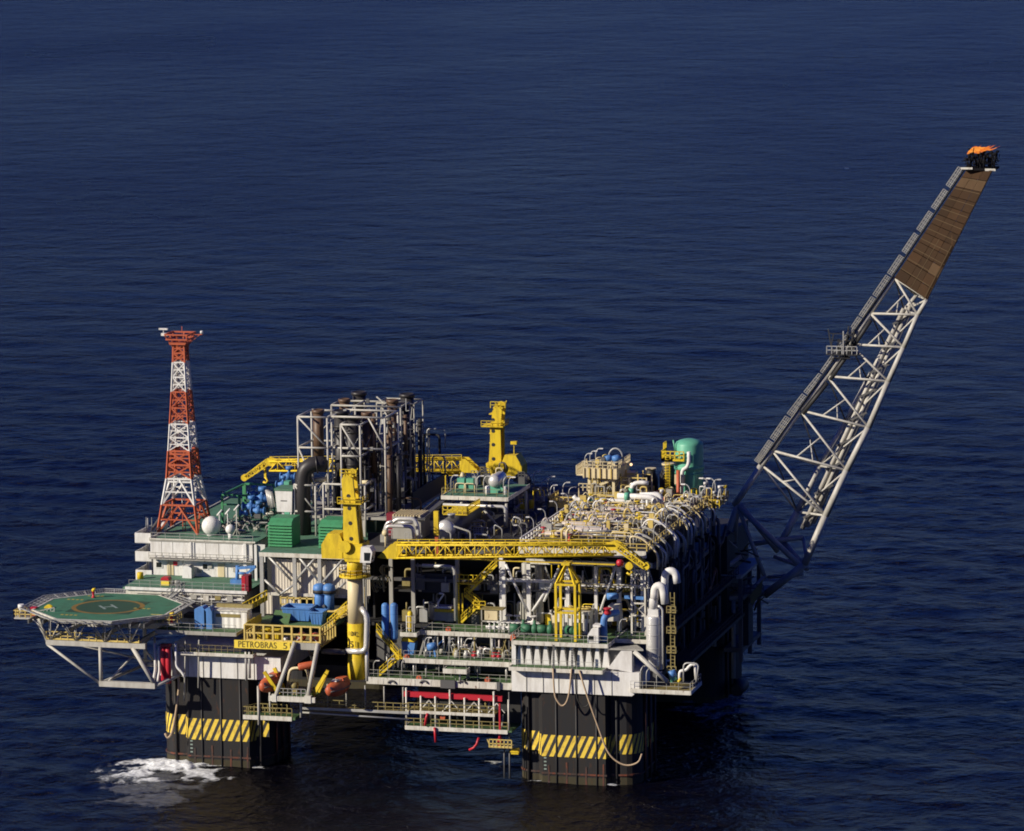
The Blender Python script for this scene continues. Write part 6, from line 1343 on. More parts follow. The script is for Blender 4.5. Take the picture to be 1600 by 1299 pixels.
# ---- the crowded roof
cols = {'railyel':'dull yellow','galv':'silver','pipe':'bright','pink':'pinkish','white':'white','cream':'cream','steel':'grey','yellow':'yellow','maroon':'maroon'}
for i in range(6):
    y = 9.5+i*4.4; x = 22.4+(i % 2)*2.2+i*.15
    KX.put((x,y,RZ), ['pinkish heat exchanger nearest the front jib','pinkish heat exchanger second behind the front jib','pinkish heat exchanger third behind the front jib','pinkish heat exchanger third from the cream tower','pinkish heat exchanger second from the cream tower','pinkish heat exchanger nearest the cream tower'][i], rnd.uniform(-.03,.03), (1.0,1.0,1.0))
for i in range(230):
    y = rnd.uniform(7,46); x = rnd.uniform(17.2,33); L_ = rnd.uniform(1.2,5); z = RZ+rnd.uniform(.3,1.9); r = rnd.choice([.06,.08,.11,.16]); k = i % 4
    if x+L_ > 34: L_ = 34-x
    mt = rnd.choice(['galv','pipe','pink','cream','cream','steel','pink','galv','railyel','railyel','white'])
    if k == 0: m_ = MB().path(fil([(x,y,RZ),(x,y,z),(x+L_,y,z),(x+L_,y,RZ)],.35),r,6)
    elif k == 1: m_ = MB().path(fil([(x,y,z),(x,y+L_,z),(x+.8,y+L_,z),(x+.8,y+L_,RZ)],.35),r,6).bar((x,y+.2,RZ),(x,y+.2,z),.1)
    elif k == 2: m_ = MB().tube((x,y,z-.3),(x+L_,y,z-.3),r*1.6,8).bar((x+.3,y,RZ),(x+.3,y,z),.12).bar((x+L_-.3,y,RZ),(x+L_-.3,y,z),.12)
    else: m_ = MB().path(fil([(x,y,RZ),(x,y,RZ+2.2),(x+.5,y+.2,RZ+2.7),(x+1,y+.3,RZ+1.8)],.35),r,6)
    half = 'front' if y < 20 else ('middle' if y < 33 else 'rear')
    S(['roof_loop','roof_line','roof_header','roof_swan_neck'][k], m_, M[mt], cols[mt]+[' pipe loop',' long pipe line',' thick header pipe',' swan neck vent'][k]+' on the '+half+' of the crowded right roof', 'pipe', 'pipework on the '+half+' of the right roof')
for i in range(46):
    y = rnd.uniform(7,44); x = rnd.uniform(17.5,33.5); half = 'front' if y < 20 else ('middle' if y < 33 else 'rear')
    (KR if i % 9 == 0 else (KY if i % 3 else KW)).put((x,y,RZ), ('red' if i % 9 == 0 else ('yellow' if i % 3 else 'white'))+' hand valve on the '+half+' of the crowded right roof', rnd.uniform(0,3), (1.3,1.3,rnd.uniform(1.2,2)))
for i in range(22):
    y = rnd.uniform(8,46); x = rnd.uniform(17.5,33); w_ = rnd.uniform(.4,1.1); h = rnd.uniform(.7,2.2); mt = rnd.choice(['railyel','steel','steel','railyel','dgrey','cream'])
    half = 'front' if y < 20 else ('middle' if y < 33 else 'rear')
    S('junction_box', MB().box(x-w_/2,x+w_/2,y-.3,y+.3,RZ+.4,RZ+.4+h).bar((x-w_/3,y,RZ),(x-w_/3,y,RZ+.4),.1).bar((x+w_/3,y,RZ),(x+w_/3,y,RZ+.4),.1), M[mt], {'yellow':'yellow','maroon':'maroon','steel':'grey','railyel':'dull yellow','dgrey':'dark grey','cream':'cream'}[mt]+' junction box on the '+half+' of the crowded right roof', 'junction box', 'junction boxes on the right roof')
# ordered racks: walkways across the roof and bundles of parallel lines beside them
for i in range(9):
    y = 8.2+i*4.25
    t = None if i % 2 else T('roof_walkway', 'dull yellow railed walkway across the right roof, '+['nearest the front jib','second from the front jib','second from the front jib','fourth from the front jib','in the middle of the roof','fourth from the rear','second from the rear','second from the rear','nearest the cream tower'][i], 'walkway', (26,y,RZ), 'walkways across the right roof')
    x0, x1 = 18+(i%2)*1.2, 31.5-(i%3)*1.5
    if t:
        P('grating', MB().box(x0,x1,y-.4,y+.4,RZ+.9,RZ+1.0), M['olive'], t); P('railing', MB().rail([(x0,y-.4,RZ+1),(x1,y-.4,RZ+1)],1.0,1.3,.03), M['railyel'], t)
        for xs_ in (x0+.2, x1-.2): P('support', MB().bar((xs_,y,RZ),(xs_,y,RZ+.9),.16), M['railyel'], t)
    for k in range(5):
        yy = y+.9+k*.34; r = rnd.choice([.09,.12,.15]); zz = RZ+1.0+.25*(k%2); xa, xb = x0+rnd.uniform(-.6,1.5), x1+rnd.uniform(-2,1)
        S('rack_line', MB().path(fil([(xa,yy,RZ),(xa,yy,zz),(xb,yy,zz),(xb,yy,RZ)],.4),r,7), M[rnd.choice(['pink','steel','galv','steel','stackb','dgrey'])], 'long pipe in the '+['first','second','third','fourth','fifth','sixth','seventh','eighth','ninth'][i]+' pipe rack row behind the front jib', 'pipe', 'pipe rack row '+['one','two','three','four','five','six','seven','eight','nine'][i]+' on the right roof')
# pipes that arch over the right edge
for i in range(24):
    y = 7.5+i*1.62+rnd.uniform(-.6,.6); lo = rnd.uniform(29,31); r = rnd.uniform(.08,.2); zz = RZ+rnd.uniform(.4,2.1)
    S('overboard_pipe', MB().path(fil([(32.2+rnd.uniform(-1.4,.6),y+rnd.uniform(-.4,.4),RZ),(32.4,y,zz+.4),(34.4,y-.1,zz),(36.5+rnd.uniform(0,.5),y-.2,zz-2.2),(36.6,y-.2,lo)],1.0,4),r,8), M[rnd.choice(['pipe','galv','white','cream','steel'])], 'pale pipe arching over the right edge of the roof, '+('front third' if i < 8 else ('middle third' if i < 16 else 'rear third'))+' of the row', 'pipe', 'pipes arching over the right roof edge')
P('edge_railing', MB().rail([(QX1,5,RZ),(QX1,50,RZ)],1.1,1.8,.05).rail([(QX0,4.7,RZ),(QX1,4.7,RZ)],1.1,1.5,.05), M['railyel'], rm_)
P('left_railing', MB().rail([(QX0,5,RZ),(QX0,38,RZ)],1.3,1.6,.1), M['white'], rm_)
for i, y in enumerate((6,13,20,27,34)): KL.put((QX0-.1,y,RZ), 'gooseneck lamp on the white left railing of the right roof', 3.3)
for i, y in enumerate((9,17,25,33,41,49)): KL.put((QX1+.1,y,RZ), 'gooseneck lamp on the right edge of the right roof', .2, (1.1,1.1,1.1))
# cream tower with platform
ct0, ct1 = aX(921,760,44), aX(959,760,44); tz = aZ(940,745,44)
cw_ = T('cream_tower', 'cream steel tower with a boxy top platform on the right roof', 'tower', ((ct0+ct1)/2, 47, RZ))
for x in (ct0, ct1):
    for y in (44, 50): P('leg', MB().bar((x,y,RZ-2),(x,y,tz),.42), M['cream'], cw_)
P('leg', MB().bar((ct0+.9,44,RZ-1),(ct0+.9,44,tz),.5), M['cream'], cw_)
P('brace', MB().bar((ct0+.6,44,RZ+2.4),(ct1,44,tz-.3),.36), M['cream'], cw_); P('brace', MB().bar((ct1,44.2,RZ+2.2),(ct1,50,tz-.3),.3), M['cream'], cw_)
zb = aZ(940,775,44); P('cross_beam', MB().bar((ct0,44,zb),(ct1,44,zb),.4,.5).bar((ct0,50,zb),(ct1,50,zb),.4), M['cream'], cw_)
zt = aZ(940,732,43.5); P('platform', MB().prismy([(ct0-.8,tz),(ct1+.8,tz-.2),(ct1+.9,zt),(ct0-.7,zt+.2)],43,51).box(ct0-1.9,ct0-.7,43.4,50,zt-1.2,zt-1.0), M['cream'], cw_)
P('railing', MB().rail([(ct0-1.9,43.4,zt-1.0),(ct0-1.9,50,zt-1.0)],1.3,.8,.06).rail([(ct0-.8,43,zt),(ct1+.9,43,zt),(ct1+.9,51,zt)],1.1,.8,.05), M['cream'], cw_)
P('ring_hoop', MB().path([(ct1-.4+1.1*math.cos(R(18*i)),47,zt+1.2+1.4*math.sin(R(18*i))) for i in range(11)],.12,6), M['galv'], cw_)
for i in range(7): P('stiffener', MB().box(ct0-.6+i*(ct1-ct0+1.3)/6-.08,ct0-.6+i*(ct1-ct0+1.3)/6+.08,42.8,43,tz-.1,zt+.1), M['railyel' if i % 2 else 'cream'], cw_)
for i in range(5): P('deck_pipe', MB().path(fil([(ct0+.2+i*.8,43.6+i*.9,zt),(ct0+.2+i*.8,43.6+i*.9,zt+1.1+.3*(i%3)),(ct0+1.0+i*.7,44+i*.9,zt+1.2+.3*(i%3)),(ct0+1.0+i*.7,44+i*.9,zt)],.3),.12,6), M[['galv','cream','railyel','steel','galv'][i]], cw_)
for i in range(4): P('valve_block', MB().box(ct0+.1+i*.95,ct0+.7+i*.95,43.4+.3*(i%2),44,zt,zt+.9+.4*(i%3)), M[['steel','railyel','dgrey','cream'][i]], cw_)
lf = T('cream_lattice', 'open cream and yellow pipe lattice joined to the right of the cream tower', 'frame', (ct1+3.2, 46, RZ))
lx = [ct1+1.0+i*1.35 for i in range(4)]
for i, x in enumerate(lx):
    for y in (44.5, 48): P('post', MB().bar((x,y,RZ),(x,y,RZ+4.6-.5*(i%2)),.2), M['cream' if i % 2 else 'railyel'], lf)
for z in (1.5, 2.9, 4.0):
    for y in (44.5, 48): P('rail_beam', MB().bar((lx[0],y,RZ+z),(lx[-1],y,RZ+z),.16), M['railyel'], lf)
for i in range(3): P('brace', MB().bar((lx[i],44.5,RZ+.2),(lx[i+1],44.5,RZ+2.8),.13), M['cream'], lf)
for i in range(5): P('lattice_pipe', MB().path(fil([(lx[0]+i*.8,44.1,RZ),(lx[0]+i*.8,44.1,RZ+2.2+.5*(i%3)),(lx[0]+i*.8+1.0,44.1,RZ+2.2+.5*(i%3)),(lx[0]+i*.8+1.0,44.1,RZ+1.2)],.35),.13,7), M[['galv','cream','pipe','galv','railyel'][i]], lf)
for i in range(22):
    x = rnd.uniform(ct0-2,ct1+5); y = rnd.uniform(43,50); h = rnd.uniform(1.4,4.2); k = i % 3; mt = rnd.choice(['railyel','cream','galv','yellow','steel'])
    m_ = [MB().bar((x,y,RZ),(x,y,RZ+h),.2).bar((x,y,RZ+h),(x+1.4,y,RZ+h),.18).bar((x+1.4,y,RZ),(x+1.4,y,RZ+h),.2), MB().rail([(x,y,RZ+h*.5),(x+2,y,RZ+h*.5)],1.1,.6,.06).bar((x,y,RZ),(x,y,RZ+h*.5),.16).bar((x+2,y,RZ),(x+2,y,RZ+h*.5),.16), MB().path(fil([(x,y,RZ),(x,y,RZ+h),(x+.9,y,RZ+h),(x+.9,y,RZ)],.35),.12,6)][k]
    S(['pipe_support','raised_rail','pipe_hoop'][k], m_, M[mt], {'railyel':'dull yellow','cream':'cream','galv':'silver','yellow':'yellow','steel':'grey'}[mt]+[' goal shaped pipe support',' raised guard rail',' pipe hoop'][k]+' round the legs of the cream tower', ['pipe support','guard rail','pipe'][k], 'small steelwork round the cream tower')
for px_, lb in ((950,'blue motor at the left on top of the cream tower'),(963,'blue motor at the right on top of the cream tower')):
    x = aX(px_,720,46); t = T('blue_motor', lb, 'motor', (x,46,zt)); P('barrel', MB().lathe([(.5,0),(.5,.8),(.7,.9),(.7,1.5),(.3,1.7)],(x,46,zt),n=14), M['blue'], t); P('foot', MB().box(x-.7,x+.7,45.4,46.6,zt,zt+.5), M['cream'], t)
for k, px_ in enumerate((914,922,931)): KL.put((aX(px_,735,44+k*2.5),44+k*2.5,zt-.9), ['gooseneck lamp nearest the front on the cream tower','gooseneck lamp in the middle of three on the cream tower','gooseneck lamp farthest back on the cream tower'][k], .1, (1,1,1))
lp_ = at(986,726,Y=48); t = T('lit_floodlight', 'glowing floodlight at the right of the cream tower top', 'floodlight', lp_); P('lens', MB().sphere(lp_,.22,10), M['lit'], t); P('arm', MB().bar((ct1+.9,48,zt+.2),lp_+Vector((-.2,0,-.1)),.12), M['steel'], t)
S('yellow_machine', MB().box(ct1+.4,ct1+2.4,48,50,RZ+1.6,RZ+4.2).box(ct1+.2,ct1+2.6,47.8,50.2,RZ+1.3,RZ+1.6).bar((ct1+.6,48.2,RZ),(ct1+.6,48.2,RZ+1.4),.25).bar((ct1+2.2,48.2,RZ),(ct1+2.2,48.2,RZ+1.4),.25), M['cream'], 'cream machine right of the cream tower legs', 'machine')
# big white pipes in front of it
def wp(pts, r, Y, label): S('white_pipe', MB().path(fil([at(a,b_,Y=Y) for a,b_ in pts],.9,4),r,12), M['white'], label, 'pipe')
wp(((896,775),(901,781),(930,782),(990,784),(995,779)),.34,38,'long white pipe low across the cream tower feet')
wp(((965,775),(1018,777),(1023,782),(1024,803)),.45,36,'thick white pipe bending down right of the cream tower')
wp(((1000,774),(1033,773),(1031,803)),.42,37,'white angled pipe at the far right of the group')
wp(((986,771),(988,758),(996,754),(1013,755)),.34,44,'white arch pipe above the green flange')
wp(((1011,780),(1012,803)),.22,36,'thin white upright pipe between the bending pipes')
for px_, py_, Y, lb in ((980,776,36,'mint flange on the thick white pipe'),(987,768,44,'mint flange at the foot of the white arch pipe'),(924,782,38,'mint flange on the long low white pipe')):
    c = at(px_,py_,Y=Y); S('mint_flange', MB().lathe([(.62,-.35),(.62,.35)],c,(1,0,.05),14), M['mint'], lb, 'flange')
# yellow landing at the rear left of that roof
yl = T('yellow_landing', 'dull yellow railed landing at the rear left corner of the right roof', 'platform', (17, 41, RZ)); l0, l1 = aX(857,797,40), aX(912,797,40)
P('floor', MB().box(l0,l1,40,46,RZ-.3,RZ+.1), M['railyel'], yl); P('railing', MB().rail([(l0,40,RZ+.1),(l1,40,RZ+.1)],1.3,.8,.09,kick=.5).rail([(l0,40,RZ+.1),(l0,46,RZ+.1)],1.3,.8,.09), M['railyel'], yl)
for k, px_ in enumerate((860,877,884)): KL.put((aX(px_,790,41),41+k,RZ), ['gooseneck lamp at the left end of the dull yellow landing','gooseneck lamp on the dull yellow landing beside a short one','short gooseneck lamp on the dull yellow landing'][k], .3, (1,1,(1,1.1,.8)[k]))
# mint green tower vessel
gx0, gx1 = aX(1055.5,740,52), aX(1098.5,740,52); gx = (gx0+gx1)/2; gr = (gx1-gx0)/2; gz = aZ(1077,689,52-gr)
gv = T('green_vessel', 'tall mint green domed vessel at the rear right of the roof', 'vessel', (gx, 52, RZ))
P('shell', MB().capsule((gx,52,RZ-2), gr, gz-RZ+2, n=36, dome=.42), M['mint'], gv)
P('ring', MB().lathe([(gr+.06,0),(gr+.14,.15),(gr+.14,.5),(gr+.06,.65)], (gx,52,aZ(1077,733,52)), n=36), M['mint'], gv)
P('ring', MB().lathe([(gr+.05,0),(gr+.09,.15),(gr+.05,.3)], (gx,52,aZ(1077,740,52)), n=36), M['mint'], gv)
pz = aZ(1065,717,50); P('platform', MB().box(gx-gr-1.6,gx-gr*.1,49.2,50.6,pz-.3,pz).box(gx-gr-1.6,gx-gr+.2,49.2,52.6,pz-.3,pz).rail([(gx-gr-1.6,49.2,pz),(gx-gr*.1,49.2,pz)],1.2,.7,.07).rail([(gx-gr-1.6,49.2,pz),(gx-gr-1.6,52.6,pz)],1.2,.7,.07).rail([(gx-gr-1.6,50.9,pz),(gx-gr-1.6,52.6,pz)],2.2,.6,.07), M['yellow'], gv)
ld = MB()
for dx in (-.3,.3): ld.bar((gx-gr-.7+dx,49.6,RZ),(gx-gr-.7+dx,49.6,pz),.1)
for i in range(14): ld.bar((gx-gr-1.0,49.6,RZ+.4+i*.42),(gx-gr-.4,49.6,RZ+.4+i*.42),.07); ld.path([(gx-gr-.7+.5*math.cos(R(180+36*j)),49.6-.5*abs(math.sin(R(36*j))),RZ+2+i*.42) for j in range(6)],.04,5)
P('caged_ladder', ld, M['yellow'], gv)
P('vent_pipe', MB().path(fil([at(1076,706,Y=49.2),at(1077,719,Y=49.2),at(1074,731,Y=49.2),at(1066,734,Y=49.2),at(1065,780,Y=49.2)],.8,4),.3,10), M['white'], gv)
P('top_nozzle', MB().tube(at(1052,688,Y=50.5),at(1055,705,Y=50.5),.12,6), M['mint'], gv)
P('stain_plate', MB().box(gx-gr*.8,gx-gr*.05,49.3,49.5,aZ(1065,757,49.4),aZ(1065,742,49.4)), M['cream'], gv)
x = aX(1060,775,47); S('rusty_riser', MB().tube((x,47,RZ-3),(x,47,aZ(1060,735,47)),.3,10), M['torange'], 'rusty orange riser in front of the mint green vessel', 'pipe')
x = aX(1066,775,47.5); S('cream_riser', MB().tube((x,47.5,RZ-3),(x,47.5,aZ(1066,742,47.5)),.22,10), M['cream'], 'cream riser in front of the mint green vessel', 'pipe')
rp = T('corner_platform', 'yellow railed platform on the rear right corner under the mint green vessel', 'platform', (36, 50, RZ)); l0, l1 = aX(1085,785,49), aX(1125,782,49)
P('floor', MB().box(l0,l1,49,55,RZ-.8,RZ-.5), M['railyel'], rp); P('railing', MB().rail([(l0,49,RZ-.5),(l1,49,RZ-.5),(l1,55,RZ-.5)],1.2,.8,.08,kick=.4), M['railyel'], rp)
for k, (px_,py_) in enumerate(((1118,778),(1107,770),(1092,802))): KL.put((aX(px_,py_,50),50-(k==2)*6,RZ-.5), ['gooseneck lamp at the tip of the yellow corner platform','gooseneck lamp on the inner side of the yellow corner platform','gooseneck lamp below the yellow corner platform'][k], 3.0, (1.3,1.3,1.25))
for i in range(40):
    x = rnd.uniform(26,37); y = rnd.uniform(40,54); z = RZ-.3; h = rnd.uniform(1,4); k = i % 3; mt = rnd.choice(['yellow','galv','steel','railyel','torange','cream','white'])
    cn = {'yellow':'yellow','galv':'silver','steel':'grey','railyel':'dull yellow','torange':'rusty orange','cream':'cream','white':'white'}[mt]
    m_ = [MB().path(fil([(x,y,z),(x,y,z+h*.7),(x+.8,y,z+h*.7),(x+.8,y,z)],.3),.12,6), MB().rail([(x,y,z),(x+1.6,y,z)],1.2,.5,.06), MB().bar((x,y,z),(x+.5,y,z+h*.8),.16).lathe([(.3,0),(.3,.4)],(x+.5,y,z+h*.8),n=8)][k]
    S(['pipe_hoop','guard_rail','instrument_stand'][k], m_, M[mt], cn+[' pipe hoop',' guard rail',' instrument stand'][k]+' round the foot of the mint green vessel', ['pipe','guard rail','instrument'][k], 'small steelwork round the mint green vessel')
for i, (x,y,w_,h) in enumerate(((27.5,54,3,5.6),(24.5,55,2.6,4.6))):
    t = T('shaded_unit', ['dark unit with a cream cap left of the mint green vessel','lower dark unit behind the white arch pipe'][i], 'unit', (x,y,RZ-1)); P('body', MB().lathe([(w_*.45,0),(w_*.45,h*.7),(w_*.3,h*.9),(w_*.3,h)],(x,y,RZ-1),n=18), M['dark'], t); P('cap', MB().lathe([(w_*.33,h),(w_*.33,h+.25)],(x,y,RZ-1),n=18), M['cream'], t)  # bodies made black to show the equipment as shaded
# ---- right flank pipes, coloured dark to deepen the shade there
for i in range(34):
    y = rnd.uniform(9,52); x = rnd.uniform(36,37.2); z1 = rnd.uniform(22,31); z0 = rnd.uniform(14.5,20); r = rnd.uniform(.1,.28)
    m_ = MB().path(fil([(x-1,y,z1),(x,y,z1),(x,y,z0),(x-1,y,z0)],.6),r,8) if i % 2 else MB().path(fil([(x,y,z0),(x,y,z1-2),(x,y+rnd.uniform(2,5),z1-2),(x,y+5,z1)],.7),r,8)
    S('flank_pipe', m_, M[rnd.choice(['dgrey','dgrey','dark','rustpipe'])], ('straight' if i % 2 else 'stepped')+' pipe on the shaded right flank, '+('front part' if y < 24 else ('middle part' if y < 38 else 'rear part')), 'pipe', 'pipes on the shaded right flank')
deck('flank_walkway', 'long shaded walkway along the right flank', 35.9, 38.2, 12, 56, 20.8, .4, rail=('right',), floor='dark', fas='dark', railm='dark')  # black on both walkways stands in for the flank's shade
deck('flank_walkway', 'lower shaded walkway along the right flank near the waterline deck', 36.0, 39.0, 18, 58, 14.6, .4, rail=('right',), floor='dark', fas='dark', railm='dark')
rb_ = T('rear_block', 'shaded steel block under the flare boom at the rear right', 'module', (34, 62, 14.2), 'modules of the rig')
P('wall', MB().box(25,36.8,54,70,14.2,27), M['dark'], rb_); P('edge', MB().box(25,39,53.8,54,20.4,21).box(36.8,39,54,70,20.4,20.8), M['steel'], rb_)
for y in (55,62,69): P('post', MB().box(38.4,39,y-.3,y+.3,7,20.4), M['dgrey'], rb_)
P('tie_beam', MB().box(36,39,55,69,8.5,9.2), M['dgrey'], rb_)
q = at(1140,1070,Y=58); S('big_fender', MB().lathe([(.8,-2.4),(1.15,-1.8),(1.15,1.8),(.8,2.4)],(37.6,59,2.2),(0,1,0),18), M['rubber'], 'dark round fender on the shaded rear right column', 'fender')
# ---- tall grey vessel on the corner ledge
vx = (aX(1010,1000,1)+aX(1033.5,1000,1))/2; vr = (aX(1033.5,1000,1)-aX(1010,1000,1))/2; vz0, vz1 = aZ(1020,1050,1), aZ(1021,962,1)
tv = T('grey_tower_vessel', 'tall pale grey vessel with a hooked white outlet on the corner ledge', 'vessel', (vx, 1, 14.6))
P('shell', MB().lathe([(.3,0),(vr*.8,.4),(vr,1.1),(vr,vz1-vz0-.3),(vr*.92,vz1-vz0)],(vx,1,vz0),n=28), M['pipe'], tv)
for k in (.28,.42,.66,.85): P('ring', MB().lathe([(vr*1.03,0),(vr*1.03,.1)],(vx,1,vz0+(vz1-vz0)*k),n=28), M['galv'], tv)
P('neck', MB().prismy([(vx-.75,vz1),(vx+.85,vz1),(vx+.8,vz1+1.0),(vx-.7,vz1+1.0)],.3,1.7).lathe([(.7,1.0),(.62,2.4),(.6,2.5)],(vx,1,vz1),n=18), M['white'], tv)
P('outlet_hook', MB().path(fil([(vx+.1,1,vz1+2.3),(vx+.2,1,vz1+4.3),(vx+1.4,1,vz1+4.4),(vx+1.7,1,vz1+1.8)],1.0,6),.6,14), M['white'], tv)
P('outlet_hook', MB().path(fil([(vx+1.3,2.4,vz1+2.5),(vx+1.4,2.4,vz1+6.3),(vx+2.9,2.4,vz1+6.4),(vx+3.2,2.4,vz1+4.6)],1.1,6),.55,14), M['white'], tv)
P('leg', MB().box(vx-.5,vx+.5,.5,1.5,14.6,vz0+.6), M['dgrey'], tv)
lx = vx+vr+.35; P('side_pipe', MB().path(fil([(lx,.4,vz0+.6),(lx,.4,vz1+1.2),(lx-.7,.4,vz1+1.6)],.4),.16,8), M['pipe'], tv)
m_ = MB()
for dx in (1.0,1.6): m_.bar((lx+dx,1,14.6),(lx+dx,1,vz1+3.5),.12)
for i in range(26): m_.bar((lx+1.0,1,15+i*.5),(lx+1.6,1,15+i*.5),.08)
for k,z in enumerate((16.6,19.5,22.4,25.4)): m_.box(lx+.6,lx+1.9,.4,1.9,z,z+.15).rail([(lx+.6,.4,z),(lx+1.9,.4,z)],1.0,.6,.06)
P('ladder_tower', m_, M['olive'], tv)
cl = T('corner_pipework', 'bent white pipes and a blue pump at the right end of the corner ledge', 'pipework', (42, 0, 14.6))
P('white_bend', MB().path(fil([at(1062,1068,Y=0),at(1062,1048,Y=0),at(1072,1048,Y=0),at(1078,1040,Y=0),at(1086,1036,Y=0),at(1088,1062,Y=0)],.6,4),.24,8), M['white'], cl)
P('blue_pump', MB().tube(at(1049,1048,Y=0),at(1052,1058,Y=0),.55,12), M['blue'], cl); P('mint_base', MB().tube(at(1052,1058,Y=0),at(1053,1066,Y=0),.5,12), M['mint'], cl)
P('hoop', MB().path(fil([at(1068,1066,Y=-1),at(1068,1036,Y=-1),at(1092,1037,Y=-1),at(1088,1066,Y=-1)],.7,4),.12,7), M['galv'], cl)
P('yellow_elbow', MB().path(fil([at(1053,1066,Y=-.5),at(1058,1069,Y=-.5),at(1064,1060,Y=-.5)],.4),.22,8), M['yellow'], cl)
S('ledge_brace', MB().tube(at(991,1018,Y=-1.6),at(1043,1066,Y=-2),.34,12), M['boom'], 'slanting white tube in front of the tall grey vessel', 'brace')
for k,(px_,s_) in enumerate(((1001,1.05),(1010,.95),(1026,.8))): KL.put((aX(px_,1072,-1.6),-1.6,14.6), ['gooseneck lamp at the left end of the corner ledge','gooseneck lamp second on the corner ledge','short gooseneck lamp under the slanting white tube'][k], .8, (s_,s_,s_))
for k, px_ in enumerate((968,992)): KL.put((aX(px_,998,3),3,20.9), ['gooseneck lamp on the side deck near the blue bent pipe','gooseneck lamp at the right of the side deck'][k], .4, (.9,.9,.9))
# hoses on the near column
def hang(pts, Y, r, mt, label): S('hanging_hose', MB().path(fil([at(a,b_,Y=Y) for a,b_ in pts],3.0,6),r,8), M[mt], label, 'hose')
hang(((864,1045),(866,1085),(870,1095),(879,1106),(889,1092),(893,1045)),-3.6,.13,'hose','beige hose hanging in a loop below the ledge')
hang(((905,1048),(918,1090),(936,1140),(950,1180),(975,1198),(998,1193),(1003,1178)),-3.6,.13,'hose','long beige hose sweeping down across the hazard band')
hang(((899,1050),(900,1090),(908,1104),(917,1105),(922,1095)),-3.3,.1,'rubber','thin black hose loop beside the beige hose')
for k, (px_, a, b_) in enumerate(((865,1008,1052),(894,1015,1062))):
    m_ = MB(); n = 12
    for i in range(n): p = at(px_,a+(b_-a)*i/n,Y=-3.5); m_.bar(p,p-Vector((0,0,.3)),.3,.14)
    S('hanging_chain', m_, M['dgrey'], ['dark chain hanging at the left in front of the buttresses','dark chain hanging in the middle of the buttresses'][k], 'chain')
hang(((268,1015),(281,1060),(277,1100),(270,1145),(262,1155),(258,1146)),-2.6,.17,'hose','beige hose hanging down the left edge of the left column')
for k, (px_, y0_, y1_) in enumerate(((290,1000,1095),(311,1000,1075),(390,1012,1060),(384,1010,1063))): hang(((px_,y0_),(px_-2+k,y1_)),-2.9,.13 if k < 2 else .2,'steel' if k < 2 else 'galv',['thin grey pipe down the left side of the left column','thin grey pipe second from the left on the left column','silver pipe crossing the white collar','silver pipe crossing the white collar on the left'][k])
# ------------------------------------------------------------------ flare boom
FY = 58
def fp(x, y, Y=FY): return at(x, y, Y=Y)
fb = T('flare_boom', 'long white lattice flare boom with a brown heat shield reaching over the sea', 'flare boom', fp(1160,800))
U = [fp(1147,790), fp(1190,727), fp(1206,704,58.2), fp(1250,641,58.2), fp(1293,588,58.2), fp(1328,538,58.2), fp(1360,490,58.2), fp(1398,434,58.2)]
A_ = [fp(1257,882,55.5), fp(1290,806,55.5)+Vector((0,0,0)), fp(1323,735,55.5), fp(1357,668,55.5), fp(1388,596,55.5), fp(1412,543,55.5), fp(1434,492,55.5), fp(1449,468,55.5)]
B_ = [fp(1222,845,63), fp(1246,800,63), fp(1281,728,63), fp(1322,660,63), fp(1356,594,63), fp(1384,541,63), fp(1413,486,63), fp(1432,462,63)]
top = fp(1513,262,57.5), fp(1551,266,55.8), fp(1537,262,60.5)
def chord(pts, r0, r1, nm):
    for i in range(len(pts)-1):
        r = r0+(r1-r0)*i/(len(pts)-1); P(nm, MB().tube(pts[i],pts[i+1],r,10), M['boom'], fb)
chord(U, .5, .3, 'upper_chord'); chord(A_, .56, .32, 'front_chord'); chord(B_, .56, .28, 'rear_chord')
for i in range(1, len(U)):
    lc_ = MB().tube(U[i],A_[i],.19,8); P('cross_strut', lc_, M['boom'], fb)
    P('cross_strut', MB().tube(U[i],B_[i],.16,8).tube(B_[i],A_[i],.2,8), M['boom'], fb)
    if i > 1:
        P('diagonal', MB().tube(U[i],A_[i-1],.18,8), M['boom'], fb); P('diagonal', MB().tube(U[i],B_[i-1],.13,8), M['dgrey'], fb)  # dark grey diagonal: its shadowed look is in the paint
        P('diagonal', MB().tube(A_[i],B_[i-1],.15,8), M['boom'], fb)
        p = U[i].lerp(A_[i-1],.45); q = U[i-1].lerp(A_[i-1],.33); P('sub_strut', MB().tube(p,q,.13,6), M['boom'], fb)
        p = U[i].lerp(B_[i-1],.5); q = U[i-1].lerp(A_[i-1],.55); P('sub_strut', MB().tube(p,q,.1,6), M['boom'], fb)
# beige pipe bundle between the lower chords
b0, b1 = fp(1262,822,60), fp(1421,478,60)
for k in range(4):
    d = Vector((.55*(k-1.5), .5*(k%2)-.3, .28*(k-1.5))); P('flare_pipe', MB().tube(b0+d, b1+d, .34 if k != 1 else .42, 10), M['cable'], fb)
for k in range(9):
    p = b0.lerp(b1,.06+k*.11); P('pipe_clamp', MB().bar(p+Vector((-1.5,-.8,-.7)),p+Vector((1.5,-.8,.8)),.25,.3), M['dgrey'], fb)
